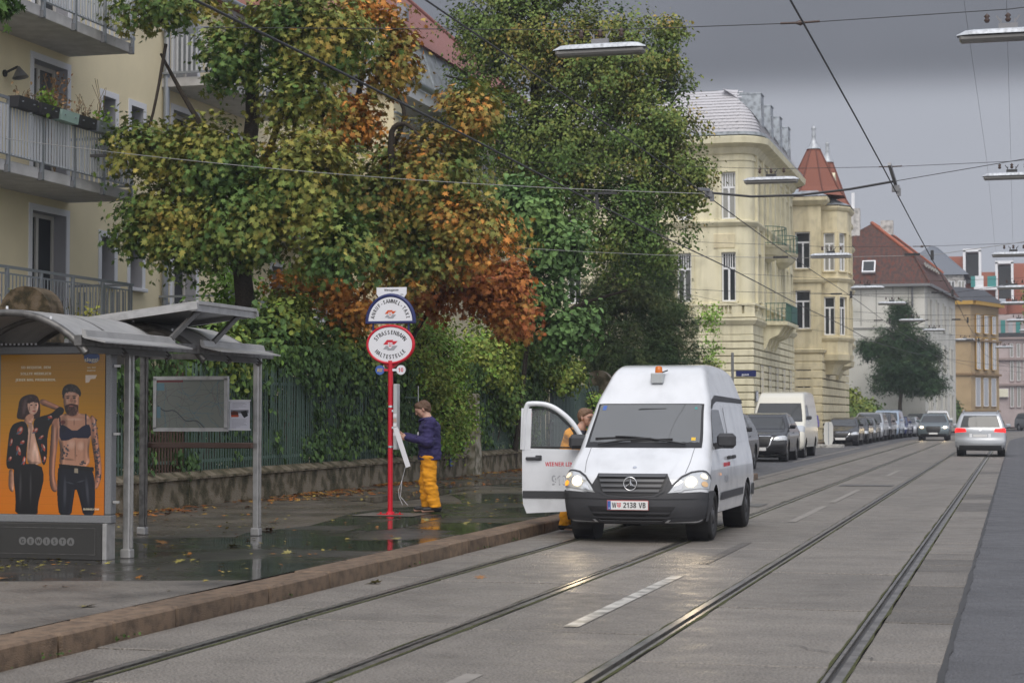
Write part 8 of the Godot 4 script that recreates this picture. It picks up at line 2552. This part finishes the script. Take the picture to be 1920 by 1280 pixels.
	crown(t, [[Vector3(1.17, 5.73, 0.80), Vector3(1.33, 1.22, 0.96), 180, -0.12], [Vector3(2.56, 6.35, 0.80), Vector3(1.21, 1.21, 0.91), 150, -0.08], [Vector3(3.48, 7.53, 0.80), Vector3(0.60, 0.77, 0.51), 50, 0.02], [Vector3(1.80, 8.83, 0.80), Vector3(0.53, 1.00, 0.57), 60, 0.00], [Vector3(0.81, 7.53, 0.80), Vector3(0.84, 0.67, 0.56), 50, 0.30], [Vector3(3.48, 5.22, 0.80), Vector3(0.98, 0.87, 0.70), 110, 0.05], [Vector3(2.10, 4.70, 0.80), Vector3(1.21, 0.77, 0.74), 110, -0.15], [Vector3(0.68, 9.22, 0.80), Vector3(0.56, 0.90, 0.55), 40, -0.10], [Vector3(1.39, 9.86, 0.80), Vector3(0.67, 0.45, 0.50), 24, 0.15], [Vector3(0.23, 4.02, 0.80), Vector3(1.00, 0.45, 0.54), 50, 0.25], [Vector3(0.94, 3.50, 0.80), Vector3(0.67, 0.33, 0.50), 30, 0.30]], "maple", 0.118, 36, 0.2, pal, 0.5, M.leaf, 200)
	o = Vector3(-12.7, 0.2, -39.6)
	t = thing("maple_tree", "small bright orange-red maple behind the tram sign, right of the larger maples", "tree", o)
	b = MB.new()
	limb(b, [Vector3(-0.8, 0, 0), Vector3(-0.7, 2.0, 0), Vector3(0.0, 3.6, 0.1), Vector3(1.2, 4.6, 0)], 0.08, 0.03)
	obj("trunk", b, M.bark, t)
	pal = [rust, Color(0.2, 0.07, 0.02), Color(0.21, 0.085, 0.02), rust, Color(0.2, 0.12, 0.03)]
	crown(t, [[Vector3(1.67, 4.20, 0.20), Vector3(0.88, 0.76, 0.61), 120, 0.00], [Vector3(0.81, 4.69, 0.20), Vector3(0.94, 0.53, 0.55), 70, -0.05], [Vector3(2.03, 3.61, 0.20), Vector3(0.64, 0.47, 0.50), 50, 0.10], [Vector3(0.07, 3.99, 0.20), Vector3(0.83, 0.41, 0.50), 40, 0.10]], "maple", 0.13, 30, 0.17, pal, 0.55, M.leaf)
	# tall lime
	o = Vector3(-14.4, 0.2, -56.0)
	t = thing("lime_tree", "tall full lime tree rising above the frame, brown seed clusters among green", "tree", o)
	b = MB.new()
	limb(b, [Vector3(-0.2, 0, 0), Vector3(-0.1, 4.0, 0), Vector3(0.0, 8.0, 0.1), Vector3(0.0, 13.0, 0.0), Vector3(0.1, 17, 0)], 0.36, 0.1)
	obj("trunk", b, M.bark, t)
	for i in 14:
		b = MB.new()
		var a = i * 2.4; var y = 4.0 + i * 0.75
		var d = Vector3(cos(a), 0.35, sin(a) * 0.7)
		limb(b, [Vector3(0, y, 0), Vector3(0, y + 0.3, 0) + d * 1.3, Vector3(0, y + 0.2, 0) + d * 2.9], 0.12, 0.03)
		obj("limb", b, M.bark, t)
	pal = [dgreen, green, Color(0.055, 0.085, 0.022), Color(0.075, 0.1, 0.026), Color(0.1, 0.11, 0.028), Color(0.15, 0.105, 0.03)]
	crown(t, [[Vector3(-0.60, 13.25, 0.60), Vector3(2.15, 1.82, 1.49), 230, 0.00], [Vector3(2.10, 12.12, 0.60), Vector3(2.45, 1.96, 1.65), 300, 0.08], [Vector3(-1.63, 10.64, 0.60), Vector3(1.49, 1.66, 1.18), 140, -0.05], [Vector3(0.93, 9.54, 0.60), Vector3(2.45, 1.96, 1.66), 300, -0.02], [Vector3(3.92, 9.76, 0.60), Vector3(1.45, 2.26, 1.39), 230, 0.00], [Vector3(3.09, 7.19, 0.60), Vector3(1.78, 1.62, 1.27), 180, -0.20], [Vector3(-0.09, 7.44, 0.60), Vector3(1.81, 1.31, 1.17), 120, -0.20], [Vector3(0.93, 15.15, 0.60), Vector3(2.46, 1.15, 1.35), 110, 0.05], [Vector3(4.89, 8.43, 0.60), Vector3(0.64, 1.12, 0.66), 40, 0.05], [Vector3(4.25, 12.99, 0.60), Vector3(0.48, 0.65, 0.50), 14, 0.05], [Vector3(4.25, 12.01, 0.60), Vector3(0.65, 0.65, 0.50), 20, 0.05]], "oval", 0.108, 66, 0.23, pal, 0.5, M.leaf, 40)
	# bright green tree between
	o = Vector3(-12.9, 0.2, -48.5)
	t = thing("ailanthus_tree", "slender fresh green tree with drooping leaves before the tall lime", "tree", o)
	b = MB.new()
	limb(b, [Vector3(-0.2, 0, 0), Vector3(0.1, 2.5, 0), Vector3(0.3, 5.0, 0.1), Vector3(0.0, 7.4, 0)], 0.09, 0.03)
	obj("trunk", b, M.bark, t)
	pal = [dgreen, Color(0.04, 0.075, 0.026), Color(0.06, 0.105, 0.035), Color(0.09, 0.14, 0.04)]
	crown(t, [[Vector3(0.44, 6.80, 0.30), Vector3(0.78, 1.00, 0.67), 100, 0.10], [Vector3(1.17, 5.78, 0.30), Vector3(0.78, 0.85, 0.61), 100, 0.10], [Vector3(0.44, 4.51, 0.30), Vector3(1.00, 0.85, 0.69), 110, 0.00], [Vector3(1.32, 3.64, 0.30), Vector3(0.92, 0.78, 0.64), 100, -0.05], [Vector3(-0.15, 7.39, 0.30), Vector3(0.43, 0.57, 0.50), 30, 0.20]], "oval", 0.16, 22, 0.2, pal, 0.55, M.leaf)
	# dark yews at the garden's end
	for q in [[Vector3(-13.6, 0.2, -66.0), "dark green conifer with drooping boughs left of the white van roof", [[Vector3(-0.83, 5.20, 0.20), Vector3(1.54, 1.73, 1.23), 150, -0.05], [Vector3(0.55, 6.33, 0.20), Vector3(1.53, 1.72, 1.22), 170, 0.10], [Vector3(-0.24, 3.46, 0.20), Vector3(1.92, 1.34, 1.22), 150, -0.15]], 5.2], [Vector3(-13.2, 0.2, -70.5), "dense blue-green spruce at the garden corner before the yellow house", [[Vector3(0.18, 5.01, 0.20), Vector3(1.32, 1.94, 1.22), 190, -0.15], [Vector3(-0.53, 7.28, 0.20), Vector3(1.13, 1.43, 0.96), 90, -0.05], [Vector3(0.08, 3.18, 0.20), Vector3(1.73, 1.22, 1.11), 150, -0.20]], 6.4]]:
		t = thing("conifer", q[1], "tree", q[0])
		b = MB.new()
		limb(b, [Vector3(0, 0, 0), Vector3(0.05, 2, 0), Vector3(0, q[3], 0)], 0.16, 0.04)
		obj("trunk", b, M.bark, t)
		crown(t, q[2], "needle", 0.24, 56, 0.22, [Color(0.016, 0.03, 0.014), Color(0.025, 0.042, 0.018), Color(0.042, 0.058, 0.024), Color(0.07, 0.075, 0.03)], 0.5, M.needle)
	t = thing("garden_shrub", "light green shrub peeping out beside the dark spruce", "shrub", Vector3(-12.3, 0.14, -75.4))
	crown(t, [[Vector3(0.3, 3.2, 0), Vector3(0.5, 1.3, 0.5), 40, 0.2], [Vector3(0.2, 5.4, -0.4), Vector3(0.4, 1.0, 0.4), 22, 0.3], [Vector3(0.3, 1.4, 0), Vector3(0.6, 1.0, 0.6), 40, 0.1]], "oval", 0.12, 22, 0.2, [green, ygreen, lime], 0.6, M.leaf)
	# branch tip hanging in from the upper left
	t = thing("maple_branch", "dark maple leaves hanging into the upper left corner", "branch", Vector3(-14.45, 7.62, -24.5))
	b = MB.new()
	limb(b, [Vector3(-1.6, 0.9, 0), Vector3(-0.7, 0.5, 0), Vector3(0.0, 0.2, 0)], 0.03, 0.01)
	obj("bough", b, M.bark, t)
	crown(t, [[Vector3(-0.15, -0.02, 0), Vector3(0.32, 0.25, 0.3), 9, -0.3]], "maple", 0.17, 18, 0.1, [dgreen, green, ygreen], 0.8, M.leaf)

	t = thing("garden_hedge", "dark overgrown hedge standing close behind the green picket fence", "hedge", Vector3(-14.3, 0.2, -38.0))
	var hb = []
	for i in 14: hb.append([Vector3(rng.randfn(0, 0.15), 1.2, 12.0 - i * 1.9), Vector3(0.45, 1.25, 1.3), 60, -0.15])
	crown(t, hb, "oval", 0.15, 24, 0.2, [dgreen, dgreen, Color(0.035, 0.06, 0.02), green], 0.5, M.leaf)
	b = MB.new()
	for i in 40: limb(b, [Vector3(0, 0, 12.5 - i * 0.65), Vector3(rng.randfn(0, 0.15), 1.0, 12.5 - i * 0.65), Vector3(rng.randfn(0, 0.25), 2.1, 12.5 - i * 0.65 + rng.randfn(0, 0.2))], 0.03, 0.01)
	tag(obj("stems", b, M.bark, t), "", "", "", "stuff")
	# ivy on the fence: patchy, thicker toward its top
	t = thing("ivy", "ivy climbing through the green picket fence in patches", "ivy", Vector3(-13.1, 0.6, -40.0))
	var xs = []; var cs = []
	var f = noise(123, 0.55, 4)
	for i in 36000:
		var z = rng.randf_range(-58.0, -24.5); var y = rng.randf_range(0.55, 2.9)
		var dens = 0.3 + 1.3 * f.get_noise_2d(z * 1.1, y * 1.6) + 0.42 * smoothstep(1.7, 2.5, y)
		if z > -34.0 and z < -28.6: dens -= 0.4 * (1.0 - smoothstep(2.0, 2.6, y))
		elif z > -36.8 and z < -34.0: dens += 0.25
		elif z < -37.8 and z > -44.0: dens += 0.6
		elif z < -47.5 and z > -51.0: dens += 0.1
		elif z < -52.3: dens -= 0.55
		if y < 0.75: dens -= 0.35
		if rng.randf() > dens: continue
		var d = absf(rng.randfn(0, 0.09)) * (1.0 + 0.7 * smoothstep(1.5, 2.6, y))
		var out = Vector3(1, 0.35 + rng.randfn(0, 0.3), rng.randfn(0, 0.5)).normalized()
		var a = Vector3(rng.randfn() * 0.3, -1, rng.randfn() * 0.6)
		var zz = (a - out * a.dot(out)).normalized()
		var s = rng.randf_range(0.06, 0.14)
		xs.append(Transform3D(Basis(out.cross(zz) * s, out * s, zz * s), Vector3(-0.12 + d, y - 0.6, z + 40.0)))
		cs.append(mixc([dgreen, dgreen, Color(0.035, 0.065, 0.022), green, lime], 0.45 + 0.5 * f.get_noise_2d(z * 2.1 + 50.0, y * 2.0) + rng.randfn(0, 0.13)) * rng.randf_range(1.25, 2.3))
	tag(leaves("leaves", t, xs, cs, "oval", M.leaf), "", "", "", "stuff")
	b = MB.new()
	for i in 60:
		var z = rng.randf_range(-17.0, 15.0)
		limb(b, [Vector3(-0.13, 0.1, z), Vector3(-0.1, 0.8, z + rng.randfn(0, 0.2)), Vector3(-0.12, 1.7, z + rng.randfn(0, 0.5))], 0.012, 0.005)
	tag(obj("stems", b, M.bark, t), "", "", "", "stuff")
	# shrubs that stand above and behind the fence
	var sh = [
		[Vector3(-13.7, 0.2, -29.8), "loose pale green shrub above the shelter's far roof", [[Vector3(0.2, 2.5, 0), Vector3(0.5, 0.7, 1.2), 80, 0.0]], 0.12],
		[Vector3(-13.9, 0.2, -33.2), "dense dark laurel behind the fence right of the shelter", [[Vector3(0, 2.7, 0), Vector3(0.6, 0.8, 1.5), 150, -0.2], [Vector3(0.2, 3.2, -0.6), Vector3(0.5, 0.6, 0.9), 70, 0.0]], 0.13],
		[Vector3(-13.8, 0.2, -36.8), "dark shrub directly behind the tram stop signs", [[Vector3(0.1, 2.6, 0), Vector3(0.6, 0.9, 1.6), 160, -0.2]], 0.12],
		[Vector3(-13.3, 0.2, -41.4), "large olive green privet bulging over the wall behind the man", [[Vector3(0.25, 2.6, 0.4), Vector3(0.6, 1.0, 1.7), 230, 0.25], [Vector3(0.35, 1.5, -0.6), Vector3(0.5, 1.0, 1.2), 170, 0.2], [Vector3(0.1, 3.4, 0.3), Vector3(0.5, 0.5, 1.2), 80, 0.3]], 0.085],
		[Vector3(-13.4, 0.2, -46.8), "fresh green shrub right of the concrete pillar", [[Vector3(0.2, 2.9, 0.4), Vector3(0.6, 0.9, 1.6), 190, 0.15], [Vector3(0.2, 2.0, -0.8), Vector3(0.5, 0.9, 0.9), 110, 0.0]], 0.12],
		[Vector3(-13.4, 0.2, -51.6), "dark overhanging shrub above the open van door", [[Vector3(0.2, 3.1, 0.4), Vector3(0.7, 1.0, 2.0), 210, 0.0], [Vector3(0.5, 2.6, -1.6), Vector3(0.6, 0.6, 1.4), 110, 0.05]], 0.12],
		[Vector3(-12.8, 0.2, -57.2), "yellow-green shoots growing before the grey-green gate", [[Vector3(0.1, 1.6, 0), Vector3(0.25, 0.8, 0.5), 26, 0.4]], 0.1],
		[Vector3(-15.4, 0.2, -36.5), "yellowing young shrub before the apartment house corner", [[Vector3(-0.6, 3.8, 0), Vector3(0.7, 0.9, 0.8), 50, 0.6]], 0.11]]
	for q in sh:
		t = thing("garden_shrub", q[1], "shrub", q[0])
		crown(t, q[2], "oval", q[3], 30, 0.17, [dgreen, dgreen, green, Color(0.07, 0.095, 0.022), ygreen, lime], 0.5, M.leaf)
		b = MB.new()
		for k in 5: limb(b, [Vector3(0, 0, rng.randfn(0, 0.2)), Vector3(rng.randfn(0, 0.15), 1.2, rng.randfn(0, 0.4)), Vector3(rng.randfn(0, 0.2), 2.4, rng.randfn(0, 0.7))], 0.03, 0.01)
		obj("stem", b, M.bark, t)
	for q in [[Vector3(-17.2, 0.2, -29.6), "thin leafy sprigs before the lowest balcony, left"], [Vector3(-17.1, 0.2, -32.2), "thin leafy sprigs before the lowest balcony, beside the shelter plate"]]:
		t = thing("garden_shrub", q[1], "shrub", q[0])
		crown(t, [[Vector3(0, 3.2, 0), Vector3(0.3, 0.45, 0.4), 14, 0.1]], "oval", 0.1, 12, 0.14, [green, ygreen, olive], 0.8, M.leaf)
		b = MB.new()
		for k in 4: limb(b, [Vector3(0, 0, 0), Vector3(rng.randfn(0, 0.2), 1.8, rng.randfn(0, 0.2)), Vector3(rng.randfn(0, 0.3), 3.6, rng.randfn(0, 0.4))], 0.02, 0.005)
		obj("stem", b, M.bark, t)
	# hedge and pine before the white house
	t = thing("far_hedge", "trimmed green hedge with loose yellow-green top before the white house", "hedge", Vector3(-11.2, 0.1, -140))
	crown(t, [[Vector3(0.2, 1.2, -3), Vector3(1.0, 1.2, 11), 330, 0.0], [Vector3(-0.6, 2.4, 4), Vector3(0.9, 0.9, 3), 70, 0.35]], "oval", 0.3, 22, 0.32, [dgreen, green, Color(0.07, 0.095, 0.022), ygreen], 0.5, M.leaf)
	t = thing("pine_tree", "dark green spreading pine before the white house wall", "tree", Vector3(-8.75, 0.1, -146.5))
	b = MB.new()
	limb(b, [Vector3(0, 0, 0), Vector3(0.1, 3.0, 0), Vector3(0.2, 6.0, 0), Vector3(0.15, 9.6, 0)], 0.2, 0.06)
	obj("trunk", b, M.bark, t)
	for i in 9:
		b = MB.new()
		var a = i * 2.4
		limb(b, [Vector3(0.1, 3.2 + i * 0.6, 0), Vector3(0.1 + cos(a) * 1.2, 3.4 + i * 0.62, sin(a) * 0.8), Vector3(cos(a) * 2.4, 3.8 + i * 0.62, sin(a) * 1.2)], 0.08, 0.03)
		obj("limb", b, M.bark, t)
	crown(t, [[Vector3(0.25, 9.15, 0.00), Vector3(0.90, 1.23, 0.80), 90, 0.00], [Vector3(0.15, 7.09, 0.00), Vector3(1.85, 1.44, 1.23), 180, 0.00], [Vector3(-1.47, 6.28, 0.00), Vector3(1.57, 0.91, 0.93), 100, 0.00], [Vector3(0.53, 5.03, 0.00), Vector3(2.67, 1.23, 1.46), 220, 0.00], [Vector3(1.95, 6.25, 0.00), Vector3(1.23, 1.23, 0.92), 90, 0.00], [Vector3(-0.68, 4.01, 0.00), Vector3(1.85, 0.90, 1.03), 110, 0.00], [Vector3(1.93, 3.72, 0.00), Vector3(1.55, 0.98, 0.95), 130, 0.00], [Vector3(-2.48, 6.79, 0.00), Vector3(0.66, 0.41, 0.50), 24, 0.00]], "needle", 0.4, 24, 0.26, [Color(0.01, 0.022, 0.012), Color(0.017, 0.034, 0.016), Color(0.03, 0.046, 0.02)], 0.5, M.needle)
	t = thing("garden_shrub", "round dark bush between the white house and the tan house", "shrub", Vector3(-6.2, 0.1, -186))
	crown(t, [[Vector3(0, 1.6, 0), Vector3(0.9, 1.3, 0.9), 60, -0.1]], "oval", 0.3, 22, 0.3, [dgreen, green], 0.6, M.leaf)
	t = thing("garden_shrub", "green tree sprays at the right edge before the modern house", "shrub", Vector3(1.7, 0.1, -205))
	crown(t, [[Vector3(0, 13.5, 0), Vector3(0.9, 2.2, 0.9), 60, 0.1]], "oval", 0.3, 20, 0.35, [dgreen, green, ygreen], 0.7, M.leaf)
	b = MB.new()
	limb(b, [Vector3(0.5, 0, 0), Vector3(0.4, 6, 0), Vector3(0.2, 13, 0)], 0.2, 0.05)
	obj("trunk", b, M.bark, t)

func _ready():
	rng.seed = 20
	setup()
	materials()
	ground()
	apartments()
	corner_house()
	turret_house()
	far_houses()
	garden_edge()
	trees()
	overhead()
	shelter()
	stop_sign()
	service_van()
	traffic()
	people()
